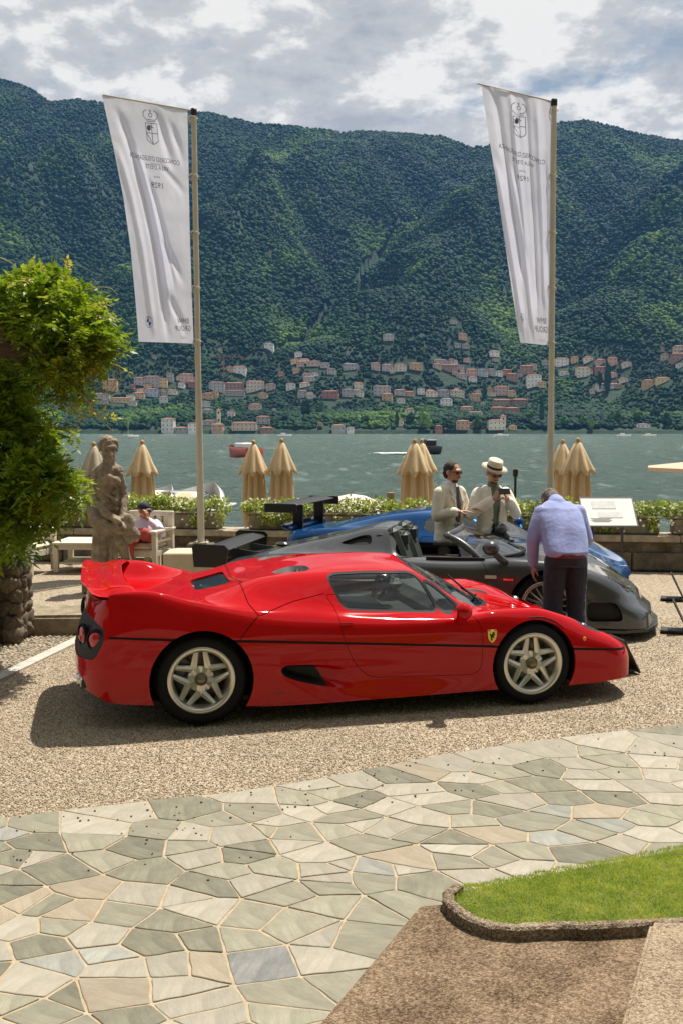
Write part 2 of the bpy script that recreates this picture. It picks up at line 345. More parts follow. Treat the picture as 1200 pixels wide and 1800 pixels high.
# ---- village houses placed on the slope where a line of sight meets it
def hit(px, py):
    d = ray(px, py); ts = np.arange(SHORE + 5, 2500, 3.0); P = CAM + d[None] * (ts / d[1])[:, None]
    h = terrain(P[:, 0], P[:, 1]); k = np.argmax(h >= P[:, 2])
    return P[k], h[k]
WALLC = dict(ochre=(.58, .40, .20), grey=(.42, .40, .36), yellow=(.66, .50, .26), pink=(.55, .42, .33), white=(.72, .69, .62), red=(.40, .19, .14), greyblue=(.42, .46, .50), cream=(.68, .61, .48), orange=(.55, .37, .23), brown=(.34, .22, .165))
ROOFC = dict(terracotta=(.25, .105, .065), brown=(.16, .10, .075), slate=(.16, .16, .17))
Z1 = [(95,280,55,45,'ochre'),(210,262,45,30,'grey'),(255,262,60,40,'grey'),(300,270,30,35,'yellow'),(325,245,25,35,'grey'),(388,250,50,35,'pink'),(370,268,25,22,'white'),(410,268,30,25,'red'),(255,302,50,32,'greyblue'),(205,310,45,25,'yellow'),(183,275,15,18,'red'),(300,332,32,32,'white'),(335,295,35,20,'cream'),(65,312,55,22,'grey'),(135,325,75,20,'yellow'),(318,442,48,50,'white'),(368,440,48,12,'grey'),(412,438,36,32,'white'),(480,412,60,20,'grey'),(512,412,14,62,'tower'),(508,440,45,28,'orange'),(560,380,28,25,'white'),(610,432,95,32,'pink'),(682,405,50,30,'grey'),(695,435,50,16,'brown'),(470,312,40,25,'ochre'),(500,308,20,30,'yellow'),(505,280,60,35,'grey'),(572,282,72,35,'brown'),(575,300,75,22,'grey'),(652,282,68,40,'cream'),(712,280,36,25,'pink'),(683,310,32,22,'yellow'),(652,352,48,24,'pink'),(463,340,30,20,'white'),(470,368,40,20,'grey'),(593,215,50,28,'white'),(705,130,36,24,'white'),(818,150,28,20,'white'),(805,178,32,18,'yellow'),(875,185,50,20,'pink'),(810,215,28,20,'yellow'),(752,222,18,16,'orange'),(880,222,28,14,'white'),(788,275,36,26,'white'),(842,265,40,18,'cream'),(860,245,42,20,'grey'),(832,305,35,28,'grey'),(862,308,25,22,'white'),(940,310,62,30,'red'),(1005,305,45,30,'grey'),(1045,272,32,24,'cream'),(920,192,35,20,'grey'),(1015,200,55,24,'grey'),(265,155,18,14,'grey'),(518,132,16,12,'grey'),(1005,140,18,14,'grey'),(725,362,14,16,'white'),(970,435,50,25,'grey'),(900,415,18,14,'yellow'),(1015,438,28,12,'white')]
Z2 = [(70,90,40,25,'grey'),(355,85,32,26,'orange'),(365,118,28,18,'grey'),(335,120,24,16,'grey'),(318,22,28,14,'grey'),(475,152,36,24,'white'),(480,166,24,10,'grey'),(175,200,50,28,'orange'),(115,205,45,28,'cream'),(65,210,40,28,'grey'),(20,205,35,30,'pink'),(268,178,50,20,'grey'),(312,178,22,20,'pink'),(290,205,90,24,'brown'),(345,200,26,22,'greyblue'),(350,235,40,22,'grey'),(388,222,44,26,'pink'),(428,225,30,28,'greyblue'),(465,225,32,26,'grey'),(495,228,26,22,'white'),(525,222,34,24,'red'),(545,245,45,30,'brown'),(600,218,50,35,'brown'),(625,200,28,24,'pink'),(370,172,24,16,'pink'),(628,265,55,45,'white'),(660,268,28,22,'yellow'),(45,300,66,40,'grey'),(66,318,40,28,'ochre'),(112,300,40,24,'grey'),(150,300,40,20,'orange'),(118,328,30,20,'white'),(235,302,44,24,'cream'),(280,302,46,28,'grey'),(332,304,55,26,'cream'),(292,335,44,28,'white'),(402,318,36,28,'orange'),(456,298,25,28,'ochre'),(503,298,56,36,'pink'),(542,302,32,24,'yellow'),(505,335,70,24,'brown'),(575,335,60,24,'brown'),(490,360,55,20,'brown'),(545,362,55,20,'red'),(370,355,50,16,'pink'),(405,372,55,14,'white'),(150,372,34,25,'white'),(355,430,50,36,'orange'),(262,435,28,22,'red'),(115,415,26,24,'cream'),(485,430,65,38,'cream'),(510,412,20,40,'tower'),(548,428,26,18,'yellow'),(395,420,28,20,'orange'),(735,188,50,34,'white'),(672,182,28,20,'grey'),(742,220,36,14,'white'),(815,225,50,38,'cream'),(882,180,36,22,'pink'),(930,186,34,32,'orange'),(882,215,40,30,'brown'),(920,235,50,22,'pink'),(912,278,92,24,'white'),(1068,270,44,32,'ochre'),(1122,248,50,22,'yellow'),(1185,130,40,24,'pink'),(1185,165,60,28,'brown'),(1130,162,28,24,'pink'),(1120,125,14,16,'orange'),(1190,192,30,16,'white'),(1048,420,50,12,'white')]
HOUSES = [(150 + a / 2.182, 560 + b / 2.182, w / 2.182, h / 2.182, c) for a, b, w, h, c in Z1] + [(650 + a / 2.182, 560 + b / 2.182, w / 2.182, h / 2.182, c) for a, b, w, h, c in Z2]
_hr = random.Random(44); _cand = [h for h in HOUSES if h[4] != 'tower' and 640 < h[1] < 730]
for _ in range(46):                                               # the village is closely built: neighbours beside the larger houses
    h = _hr.choice(_cand); HOUSES.append((h[0] + _hr.choice((-1, 1)) * _hr.uniform(13, 30), h[1] + _hr.uniform(-7, 7), _hr.uniform(8, 17), _hr.uniform(7, 12), _hr.choice(['cream', 'white', 'grey', 'yellow', 'cream', 'pink', 'grey', 'white', 'ochre'])))
HOUSES = [h for h in HOUSES if 150 < h[0] < 1198]
win_mat = mat('far_window', (0.035, 0.04, 0.045), 0.2)
_wb = MB(); _wb.box((0, 0, 0), (1.1, 0.3, 1.7)); WINDOW_ME = _wb.mesh('window'); WINDOW_ME.materials.append(win_mat)
ORD = ['first', 'second', 'third', 'fourth', 'fifth', 'sixth', 'seventh', 'eighth', 'ninth', 'tenth', 'eleventh', 'twelfth', 'thirteenth', 'fourteenth', 'fifteenth', 'sixteenth', 'seventeenth', 'eighteenth', 'nineteenth', 'twentieth', 'twenty-first', 'twenty-second', 'twenty-third', 'twenty-fourth', 'twenty-fifth', 'twenty-sixth', 'twenty-seventh', 'twenty-eighth', 'twenty-ninth', 'thirtieth']
for _t in ('thirty', 'forty', 'fifty'):
    ORD += [f'{_t}-{ORD[k]}' for k in range(9)] + [{'thirty': 'fortieth', 'forty': 'fiftieth', 'fifty': 'sixtieth'}[_t]]
def tier(y): return 'waterfront' if y > 735 else 'lower' if y > 712 else 'middle' if y > 680 else 'upper' if y > 645 else 'topmost'
def sect(x): return 'left of the left flagpole' if x < 352 else 'between the two flagpoles' if x < 966 else 'right of the right flagpole'
order = {}
for i, (px, py, w, h, c) in enumerate(HOUSES): order.setdefault((tier(py), sect(px)), []).append((px, i))
rank = {}
for k, l in order.items():
    for j, (_, i) in enumerate(sorted(l)): rank[i] = (j, k)
HOUSE_XY = []
for i, (px, py, w, h, c) in enumerate(HOUSES):
    P, gz = hit(px, py); D = P[1]; W = w / F_PX * D; Hh = max(h / F_PX * D, 5.0); dp = min(max(W * 0.6, 6), 9); tower = c == 'tower'
    if tower: dp = W
    rc = random.choice(['terracotta', 'terracotta', 'brown', 'slate']) if c in ('grey', 'white', 'greyblue') else 'terracotta'
    j, k = rank[i]; cw = 'cream' if tower else c
    what = ('bell tower' if tower else 'house')
    root = thing('bell_tower' if tower else 'house', f"{cw} {what}, {ORD[j]} from left among {k[0]} houses {k[1]}", 'building', (P[0], D + dp / 2, gz - 0.5), R(random.uniform(-9, 9)), 'houses across the lake')
    HOUSE_XY.append((P[0], D + dp / 2, max(W, dp) * 0.75))
    wm = mat('house_wall_' + cw, WALLC[cw], 0.85, var=0.18, vscale=0.25, objvar=0.12); rm = mat('house_roof_' + rc, ROOFC[rc], 0.85, var=0.25, vscale=0.6, objvar=0.15)
    rise = (W * 0.5 if tower else min(dp, W) * 0.17); wall_h = Hh + 0.5 - rise * 0.6
    b = MB(); b.box((0, 0, wall_h / 2 - 4), (W, dp, wall_h + 8)); b.build('wall', wm, root)
    e = 0.6; x, y = W / 2 + e, dp / 2 + e; z0 = wall_h + 0.05; b = MB()
    rl = max(x - y, 0.0) if not tower else 0.0
    b.add([(-x, -y, z0), (x, -y, z0), (x, y, z0), (-x, y, z0), (-x, -y, z0 + .35), (x, -y, z0 + .35), (x, y, z0 + .35), (-x, y, z0 + .35), (-rl, 0, z0 + rise), (rl, 0, z0 + rise)],
          [(3, 2, 1, 0), (0, 1, 5, 4), (1, 2, 6, 5), (2, 3, 7, 6), (3, 0, 4, 7), (4, 5, 9, 8), (5, 6, 9), (6, 7, 8, 9), (7, 4, 8)])
    b.build('roof', rm, root)
    if tower:
        for zz in (wall_h - 3.0, wall_h - 12): o = link('window', WINDOW_ME, None, root, (0, -dp / 2, zz)); o.scale = (1.6, 1, 1.8)
    else:
        ns = max(1, int(wall_h / 4.2)); nc = max(2, int(W / 5.0))
        for s_ in range(ns):
            for q in range(nc):
                link('window', WINDOW_ME, None, root, (-W / 2 + (q + 0.5) * W / nc, -dp / 2, (s_ + 0.55) * wall_h / ns))
# church crane
cr_P, cr_z = hit(394, 668)
cr = thing('tower_crane', 'thin red tower crane among houses just right of left flagpole', 'crane', (cr_P[0], cr_P[1], cr_z))
cm = mat('crane_red', (0.38, 0.10, 0.06), 0.6)
MB().box((0, 0, 15), (1.3, 1.3, 34)).build('mast', cm, cr); MB().box((8, 0, 32.6), (44, 1.0, 1.0)).build('jib', cm, cr)
# ---- forest
HX = np.array(HOUSE_XY)
n_t = 115000
ty = SHORE + 14 + (rng.random(n_t) ** 0.9) * 1420; tx = (rng.random(n_t) - 0.5) * 2 * (ty * 0.42 + 40)
tz = terrain(tx, ty)
dist = np.full(n_t, 1e9)
for hx, hy, hr in HOUSE_XY: dist = np.minimum(dist, np.hypot(tx - hx, np.where(ty < hy, (ty - hy) * 0.6, ty - hy)) - hr * 0.8)
keep = (dist > 1.5) & (tz > LAKE_Z + 0.3)
tx, ty, tz, dist = tx[keep], ty[keep], tz[keep], dist[keep]; n_t = len(tx)
s = 2.3 + 2.3 * rng.random(n_t); s = np.where(dist < 22, s * 0.62, s); s = s * (0.75 + 0.5 * vnoise(tx / 40, ty / 40)); tall = 0.95 + 0.5 * rng.random(n_t)
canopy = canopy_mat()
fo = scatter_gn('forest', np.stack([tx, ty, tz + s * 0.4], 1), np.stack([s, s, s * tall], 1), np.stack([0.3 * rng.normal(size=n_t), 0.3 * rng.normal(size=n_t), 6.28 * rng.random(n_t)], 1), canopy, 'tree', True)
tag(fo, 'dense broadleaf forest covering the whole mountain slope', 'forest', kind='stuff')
# ---- countable trees on the far shore
leaf_far = {k: mat('far_leaf_' + k, c, 0.8, color2=tuple(x * 2.0 for x in c), vscale=0.35, bump=1, bscale=0.7, bdist=1.2, spec=0.15) for k, c in dict(light=(.09, .15, .03), dark=(.018, .042, .016), mid=(.035, .075, .02)).items()}
trunk_far = mat('far_trunk', (0.09, 0.065, 0.045), 0.9)
def crown_mesh(seed, n=26, tall=1.0, cyp=False):
    r_ = np.random.default_rng(seed); b = MB()
    if cyp:
        for i in range(14):
            z = i / 13; b.ball((r_.normal() * .05, r_.normal() * .05, z * 2 - 0.8), 0.12 + 0.30 * math.sin(math.pi * min(1, (1 - z) * 0.75 + .1)) ** 0.8, 7, 5, (1, 1, 1.6))
    else:
        for i in range(n):
            d = r_.normal(size=3); d /= np.linalg.norm(d); d *= r_.random() ** 0.4 * 0.75; b.ball((d[0], d[1], d[2] * tall), 0.26 + 0.2 * r_.random(), 7, 5, (1, 1, 0.85))
    me = b.mesh('crown', flip=False); V = np.array([v.co for v in me.vertices]); V += r_.normal(size=V.shape) * 0.035
    me.vertices.foreach_set('co', V.astype(np.float32).ravel()); me.polygons.foreach_set('use_smooth', [False] * len(me.polygons)); return me
CROWN = [crown_mesh(i) for i in range(3)]; CYP = crown_mesh(9, cyp=True)
for me in CROWN + [CYP]: me.materials.append(leaf_far['mid'])
FT = [(748, 757, 17, 30, 'light', 0), (790, 757, 14, 18, 'dark', 0), (778, 757, 9, 15, 'dark', 0), (838, 755, 16, 24, 'mid', 0), (951, 748, 9, 44, 'dark', 1), (538, 735, 17, 32, 'dark', 0), (560, 730, 12, 22, 'mid', 0), (1066, 690, 12, 45, 'dark', 1), (1052, 688, 8, 30, 'dark', 1), (225, 755, 10, 18, 'light', 0), (255, 748, 14, 16, 'mid', 0), (850, 705, 9, 26, 'dark', 1), (720, 745, 12, 20, 'dark', 0), (697, 750, 7, 22, 'dark', 1), (1020, 750, 16, 22, 'mid', 0), (1080, 745, 18, 24, 'mid', 0), (1120, 742, 17, 22, 'mid', 0), (1038, 757, 9, 20, 'light', 0), (1150, 738, 15, 24, 'dark', 0), (930, 740, 14, 18, 'mid', 0), (640, 748, 14, 16, 'dark', 0), (610, 757, 8, 10, 'mid', 0), (480, 745, 9, 12, 'mid', 0), (1172, 752, 13, 26, 'dark', 0), (990, 752, 12, 18, 'mid', 0)]
for i, (px, py, w, h, c, cyp) in enumerate(sorted(FT)):
    P, gz = hit(px, min(py, 757)); D = P[1]; ww = w / F_PX * D; hh = h / F_PX * D
    side = sect(px); nm = 'cypress' if cyp else 'shore_tree'
    near = sum(1 for q in sorted(FT)[:i] if sect(q[0]) == side)
    t = thing(nm, f"{'tall narrow dark cypress' if cyp else c + ' green round tree'}, {ORD[near]} single shore tree from left {side}", 'tree', (P[0], D, gz), R(i * 47), 'single trees on the far shore')
    MB().tube([(0, 0, -1), (0, 0, hh * 0.4)], [ww * 0.05 + .2, ww * 0.03 + .15], 6).build('trunk', trunk_far, t)
    me = (CYP if cyp else CROWN[i % 3]).copy(); me.materials.clear(); me.materials.append(leaf_far[c])
    o = link('crown', me, None, t, (0, 0, hh * 0.52)); o.scale = (ww * (1.1 if cyp else 0.62), ww * (1.1 if cyp else 0.62), hh * (0.42 if cyp else 0.55))

# ---- added hillside unseen behind the viewer, cuts sky fill and darkens reflections
hx_, hy_ = np.meshgrid(np.linspace(-160, 160, 90), np.linspace(-9, -120, 50), indexing='ij'); hz_ = np.clip((-9 - hy_) * 1.6, 0, 70) + 9 * fbm(hx_ / 9, hy_ / 9, 4) * np.clip((-9 - hy_) / 6, 0, 1) - 0.5
tag(link('sky_blocker', np_mesh('sky_blocker', np.stack([hx_, hy_, hz_], -1).reshape(-1, 3), grid_faces(90, 50)), mat('sky_blocker_green', (.018, .034, .012), .9, color2=(.06, .085, .03), vscale=.5, bump=1, bscale=1.2, bdist=.8)), 'added dark hillside behind the viewer', 'sky_blocker', kind='structure')
# ================================================================ TERRACE GROUND
WA, WB = np.array([-4.7, 16.75]), np.array([5.0, 15.5])            # foot of the lake wall, left and right
WD = (WB - WA) / np.linalg.norm(WB - WA); WN = np.array([WD[1], -WD[0]]); W_RZ = math.atan2(WD[1], WD[0])
def on_wall(X, off=0.0):
    """point on the wall foot line at world X, moved off metres towards the lake"""
    t = (X - WA[0]) / WD[0]; p = WA + WD * t - WN * off; return p
def gravel_mat(name, ca, cb, cc, sc=95.0):
    m = bpy.data.materials.new(name); m.use_nodes = True; nt = m.node_tree; N = nt.nodes.new; L = nt.links.new
    b = nt.nodes['Principled BSDF']; b.inputs['Roughness'].default_value = 0.9; b.inputs['Specular IOR Level'].default_value = 0.2
    tc = N('ShaderNodeTexCoord'); v = N('ShaderNodeTexVoronoi'); v.inputs['Scale'].default_value = sc; L(tc.outputs['Object'], v.inputs['Vector'])
    s = N('ShaderNodeSeparateColor'); L(v.outputs['Color'], s.inputs[0])
    r = N('ShaderNodeValToRGB'); e = r.color_ramp.elements; e[0].color = (*ca, 1); e[1].color = (*cc, 1); x = e.new(0.5); x.color = (*cb, 1); L(s.outputs[0], r.inputs[0])
    n = N('ShaderNodeTexNoise'); n.inputs['Scale'].default_value = 0.8; n.inputs['Detail'].default_value = 5; L(tc.outputs['Object'], n.inputs['Vector'])
    mr = N('ShaderNodeMapRange'); mr.inputs['To Min'].default_value = 0.78; mr.inputs['To Max'].default_value = 1.2; L(n.outputs[0], mr.inputs[0])
    hs = N('ShaderNodeHueSaturation'); L(r.outputs[0], hs.inputs['Color']); L(mr.outputs[0], hs.inputs['Value']); L(hs.outputs[0], b.inputs['Base Color'])
    bp = N('ShaderNodeBump'); bp.invert = True; bp.inputs['Distance'].default_value = 0.012; bp.inputs['Strength'].default_value = 1; L(v.outputs['Distance'], bp.inputs['Height']); L(bp.outputs[0], b.inputs['Normal'])
    return m
gmat = gravel_mat('gravel', (0.13, 0.095, 0.065), (0.38, 0.30, 0.205), (0.57, 0.49, 0.38))
mb = MB(); a = on_wall(-40, .3); c = on_wall(40, .3)
mb.add([(-40, -12, -0.02), (40, -12, -0.02), (c[0], c[1], -0.02), (a[0], a[1], -0.02)], [(0, 1, 2, 3)])
tag(mb.build('ground', gmat, flip=False), 'fine beige gravel forecourt the cars stand on', 'gravel', kind='structure')
# loose gravel grains in the near part
EDGE_PX = [(-260, 1452), (0, 1437), (105, 1424), (280, 1404), (420, 1390), (560, 1368), (750, 1330), (930, 1302), (1200, 1271), (1500, 1240)]
EDGE = np.array([gnd(x, y)[:2] for x, y in EDGE_PX])
def edgeY(x): return np.interp(x, EDGE[:, 0], EDGE[:, 1])
n_g = 90000
gy_ = 5.2 + rng.random(n_g) ** 1.5 * 6.5; gx_ = (rng.random(n_g) - 0.5) * 2 * (gy_ * 0.36)
kp = gy_ > edgeY(gx_) + 0.015; gx_, gy_ = gx_[kp], gy_[kp]; n_g = len(gx_)
gs = 0.0028 + 0.0042 * rng.random(n_g) ** 2
pebble = mat('pebble', (0.42, 0.335, 0.235), 0.9, objvar=0.35)
go = scatter_gn('gravel', np.stack([gx_, gy_, -0.02 + gs * 0.5], 1), np.stack([gs * 1.3, gs, gs * 0.8], 1), 6.28 * rng.random((n_g, 3)), pebble, 'stone')
tag(go, 'loose beige gravel grains strewn over the forecourt', 'gravel', kind='stuff')

# ================================================================ FLAGSTONES (each its own stone)
SL = [(110,300,'g'),(25,330,'b'),(110,355,'d'),(40,415,'d'),(410,255,'l'),(665,245,'d'),(130,425,'l'),(215,455,'d'),(890,195,'l'),(1100,155,'l'),(910,250,'g'),(1070,212,'g'),(1180,190,'g'),(330,310,'l'),(330,350,'g'),(560,325,'g'),(680,330,'l'),(800,283,'g'),(980,285,'l'),(1080,255,'l'),(1170,245,'l'),(800,335,'l'),(1030,325,'g'),(1140,315,'g'),(940,325,'g'),(485,385,'d'),(365,425,'g'),(660,375,'g'),(700,415,'l'),(830,405,'d'),(915,378,'d'),(1050,365,'l'),(520,460,'d'),(785,460,'g'),(970,450,'g'),(1110,410,'l'),(1130,455,'l'),(720,510,'d'),(900,505,'l'),(1020,540,'g'),(1180,480,'l'),(1180,525,'g'),(1175,580,'g'),(40,495,'d'),(20,540,'d'),(90,565,'t'),(310,520,'t'),(170,580,'d'),(255,600,'t'),(500,540,'l'),(425,610,'g'),(630,560,'l'),(725,600,'l'),(855,620,'g'),(600,637,'d'),(60,670,'l'),(200,660,'g'),(140,710,'d'),(330,690,'l'),(535,710,'d'),(725,700,'d'),(850,715,'g'),(1020,640,'g'),(1160,680,'l'),(190,785,'b'),(400,765,'b'),(425,800,'l'),(600,785,'l'),(910,790,'k'),(745,790,'t'),(1120,780,'l'),(70,850,'l'),(255,900,'d'),(420,880,'t'),(620,880,'l'),(690,930,'l'),(1020,890,'g'),(60,920,'g'),(110,975,'g'),(450,980,'d'),(740,970,'l'),(1010,975,'g'),(250,1060,'g'),(600,1060,'l'),(850,1050,'d'),(20,1050,'l'),(-60,300,'g'),(-50,380,'d'),(-60,460,'l'),(-70,560,'g'),(-60,640,'t'),(-60,740,'l'),(-60,830,'d'),(-70,940,'l'),(1100,1060,'g')]
SR = [(50,140,'l'),(185,130,'d'),(300,110,'t'),(370,92,'l'),(580,65,'l'),(760,30,'l'),(920,20,'l'),(1090,40,'l'),(710,100,'d'),(880,40,'g'),(970,75,'g'),(550,115,'g'),(430,135,'l'),(250,175,'l'),(290,200,'l'),(480,180,'d'),(580,170,'g'),(685,158,'d'),(850,120,'l'),(850,90,'l'),(960,120,'g'),(1110,75,'l'),(1130,125,'l'),(930,160,'l'),(1070,165,'l'),(50,210,'d'),(170,240,'l'),(280,270,'l'),(375,235,'g'),(530,245,'d'),(620,210,'l'),(770,205,'d'),(980,205,'d'),(1150,210,'l'),(20,270,'g'),(90,290,'l'),(175,310,'l'),(270,330,'g'),(455,290,'g'),(400,350,'d'),(540,330,'t'),(650,290,'g'),(770,255,'b'),(900,255,'t'),(1070,275,'g'),(1160,250,'g'),(850,310,'g'),(920,290,'b'),(770,350,'b'),(1110,335,'l'),(80,375,'g'),(210,410,'t'),(420,385,'l'),(540,410,'g'),(650,395,'g'),(830,400,'d'),(1000,375,'l'),(250,460,'l'),(400,430,'g'),(450,485,'l'),(660,450,'l'),(95,445,'b'),(20,440,'l'),(110,490,'g'),(310,520,'d'),(200,570,'g'),(80,590,'g'),(30,525,'b'),(60,700,'g'),(20,860,'g'),(1270,20,'l'),(1260,90,'g'),(1270,160,'l'),(1280,240,'d'),(1270,320,'l'),(1180,390,'g'),(820,470,'l'),(980,450,'g'),(1150,460,'l')]
seeds = [(*gnd(x / 2, 1300 + y / 2)[:2], c) for x, y, c in SL] + [(*gnd(600 + x / 2, 1300 + y / 2)[:2], c) for x, y, c in SR]
kept = []
for q in seeds:
    if q[1] < edgeY(q[0]) and all(math.hypot(q[0] - k[0], q[1] - k[1]) > 0.075 for k in kept): kept.append(q)
seeds = kept
for gx0 in np.arange(-4.2, 4.6, 0.34):                                # paving that goes on outside the picture
    for gy0 in np.arange(1.0, 8.6, 0.32):
        x, y = gx0 + random.uniform(-.1, .1), gy0 + random.uniform(-.1, .1)
        if y < edgeY(x) - 0.12 and all(math.hypot(x - k[0], y - k[1]) > 0.33 for k in seeds): seeds.append((x, y, random.choice('glgdlt')))
S2 = np.array([(a, b) for a, b, _ in seeds])
def clip_half(poly, n, d):
    out = []
    for i in range(len(poly)):
        a, b = poly[i], poly[(i + 1) % len(poly)]; da, db = n @ a - d, n @ b - d
        if da <= 0: out.append(a)
        if (da < 0) != (db < 0) and abs(da - db) > 1e-12: out.append(a + (b - a) * (da / (da - db)))
    return out
def stone_mat(name, c1, c2, ang):
    m = bpy.data.materials.new(name); m.use_nodes = True; nt = m.node_tree; N = nt.nodes.new; L = nt.links.new
    b = nt.nodes['Principled BSDF']; b.inputs['Roughness'].default_value = 0.75; b.inputs['Specular IOR Level'].default_value = 0.3
    tc = N('ShaderNodeTexCoord'); oi = N('ShaderNodeObjectInfo'); rt = N('ShaderNodeVectorRotate'); rt.rotation_type = 'Z_AXIS'; L(tc.outputs['Object'], rt.inputs[0])
    ml = N('ShaderNodeMath'); ml.operation = 'MULTIPLY_ADD'; ml.inputs[1].default_value = 1.3; ml.inputs[2].default_value = ang; L(oi.outputs['Random'], ml.inputs[0]); L(ml.outputs[0], rt.inputs['Angle'])
    def nz(sc, st, det=6):
        mp = N('ShaderNodeMapping'); mp.inputs['Scale'].default_value = st; L(rt.outputs[0], mp.inputs[0]); n = N('ShaderNodeTexNoise'); n.inputs['Scale'].default_value = sc; n.inputs['Detail'].default_value = det; n.inputs['Roughness'].default_value = 0.65; L(mp.outputs[0], n.inputs['Vector']); return n.outputs[0]
    big = nz(7, (.7, 1.2, 1), 9); str_ = nz(13, (0.3, 2.2, 1), 8); fine = nz(150, (1, 1, 1), 3)
    ad = N('ShaderNodeMath'); ad.operation = 'MULTIPLY_ADD'; ad.inputs[1].default_value = 0.38; L(str_, ad.inputs[0]); m5 = N('ShaderNodeMath'); m5.operation = 'MULTIPLY'; m5.inputs[1].default_value = 0.62; L(big, m5.inputs[0]); L(m5.outputs[0], ad.inputs[2])
    r = N('ShaderNodeValToRGB'); r.color_ramp.elements[0].position = 0.36; r.color_ramp.elements[1].position = 0.64; r.color_ramp.elements[0].color = (*c1, 1); r.color_ramp.elements[1].color = (*c2, 1); L(ad.outputs[0], r.inputs[0])
    hs = N('ShaderNodeHueSaturation'); mr = N('ShaderNodeMapRange'); mr.inputs['To Min'].default_value = 0.86; mr.inputs['To Max'].default_value = 1.14; L(oi.outputs['Random'], mr.inputs[0]); L(mr.outputs[0], hs.inputs['Value'])
    L(r.outputs[0], hs.inputs['Color']); L(hs.outputs[0], b.inputs['Base Color'])
    a2 = N('ShaderNodeMath'); a2.operation = 'MULTIPLY_ADD'; a2.inputs[1].default_value = 0.25; L(fine, a2.inputs[0]); L(str_, a2.inputs[2])
    bp = N('ShaderNodeBump'); bp.inputs['Distance'].default_value = 0.007; bp.inputs['Strength'].default_value = 0.9; L(a2.outputs[0], bp.inputs['Height']); L(bp.outputs[0], b.inputs['Normal'])
    return m
STM = dict(g=stone_mat('flagstone_green_grey', (0.167, 0.158, 0.115), (0.274, 0.254, 0.190), .2), l=stone_mat('flagstone_pale', (0.228, 0.210, 0.161), (0.338, 0.306, 0.248), .9), d=stone_mat('flagstone_dark', (0.107, 0.102, 0.075), (0.205, 0.191, 0.136), .4),
           b=stone_mat('flagstone_blue', (0.176, 0.180, 0.154), (0.315, 0.307, 0.263), .7), t=stone_mat('flagstone_tan', (0.219, 0.179, 0.124), (0.307, 0.259, 0.190), 0), k=stone_mat('flagstone_slate', (0.095, 0.097, 0.092), (0.205, 0.201, 0.184), .5))
mortar = mat('mortar', (0.31, 0.24, 0.155), 0.95, color2=(0.42, 0.335, 0.225), vscale=14, bump=0.8, bscale=120, bdist=0.004)
pv = MB(); E2 = [(-4.6, 0.6)] + [(4.9, 0.6)] + [(x, y - 0.004) for x, y in EDGE[::-1]]
bm_e = [(x, y) for x, y in E2]
pv.prism(bm_e, -0.05, -0.0045)
paving = tag(pv.build('paving', mortar), 'crazy paving of grey-green flagstones in sandy mortar', 'paving', kind='structure')
def rounded(poly, r):
    out = []; n = len(poly)
    for i in range(n):
        p, a, b = poly[i], poly[i - 1], poly[(i + 1) % n]; la, lb = np.linalg.norm(a - p), np.linalg.norm(b - p); k = min(r, la * .35, lb * .35)
        q0 = p + (a - p) / la * k; q1 = p + (b - p) / lb * k; out += [q0, (q0 + q1 + p) / 3, q1]
    return out
# Voronoi cells whose short sides are collapsed: angular four- and five-sided slabs with even joints
cells = []
SHEAR = np.array([[1, 0], [.22, 1.3]]); SH_I = np.linalg.inv(SHEAR); S2 = S2 @ SHEAR; EDGE_S = EDGE @ SHEAR
for i, (sx, sy, c) in enumerate(seeds):
    me_ = S2[i]; poly = [me_ + np.array(p) for p in ((-.8, -.8), (.8, -.8), (.8, .8), (-.8, .8))]
    for j in np.argsort(((S2 - me_) ** 2).sum(1))[1:24]:
        n = S2[j] - me_; n = n / np.linalg.norm(n); poly = clip_half(poly, n, n @ ((S2[j] + me_) / 2))
        if len(poly) < 3: break
    for k in range(len(EDGE) - 1):
        a, b = EDGE_S[k], EDGE_S[k + 1]
        if EDGE[k][0] <= sx < EDGE[k + 1][0] and len(poly) >= 3: n = np.array([-(b - a)[1], (b - a)[0]]); n /= np.linalg.norm(n); poly = clip_half(poly, n, n @ a - 0.002)
    cells.append([p @ SH_I for p in poly] if len(poly) >= 3 else None)
allv = []; par = []
def find(i):
    while par[i] != i: par[i] = par[par[i]]; i = par[i]
    return i
cid = []
for poly in cells:
    ids = []
    for p in (poly or []):
        k = -1
        if allv:
            dd = np.hypot(np.array(allv)[-0:, 0] - p[0], np.array(allv)[:, 1] - p[1]) if len(allv) < 40 else np.hypot(AV[:len(allv), 0] - p[0], AV[:len(allv), 1] - p[1])
            m = int(np.argmin(dd)); k = m if dd[m] < .003 else -1
        if k < 0:
            allv.append(p); par.append(len(par)); k = len(allv) - 1
            if k == 0: AV = np.zeros((6000, 2))
            AV[k] = p
        ids.append(k)
    cid.append(ids)
edges = sorted({(min(a, b), max(a, b)) for ids in cid for a, b in zip(ids, ids[1:] + ids[:1]) if a != b}, key=lambda e: np.linalg.norm(AV[e[0]] - AV[e[1]]))
size = {}
for a, b in edges:
    ra, rb = find(a), find(b)
    if ra != rb and np.linalg.norm(AV[a] - AV[b]) < .11 and size.get(ra, 1) + size.get(rb, 1) <= 3: par[ra] = rb; size[rb] = size.get(ra, 1) + size.get(rb, 1)
grp = {}
for k in range(len(allv)): grp.setdefault(find(k), []).append(AV[k])
def on_edge(p): return abs(edgeY(p[0]) - p[1]) < .012
cen_v = {k: np.mean([q for q in v if on_edge(q)] or v, 0) for k, v in grp.items()}
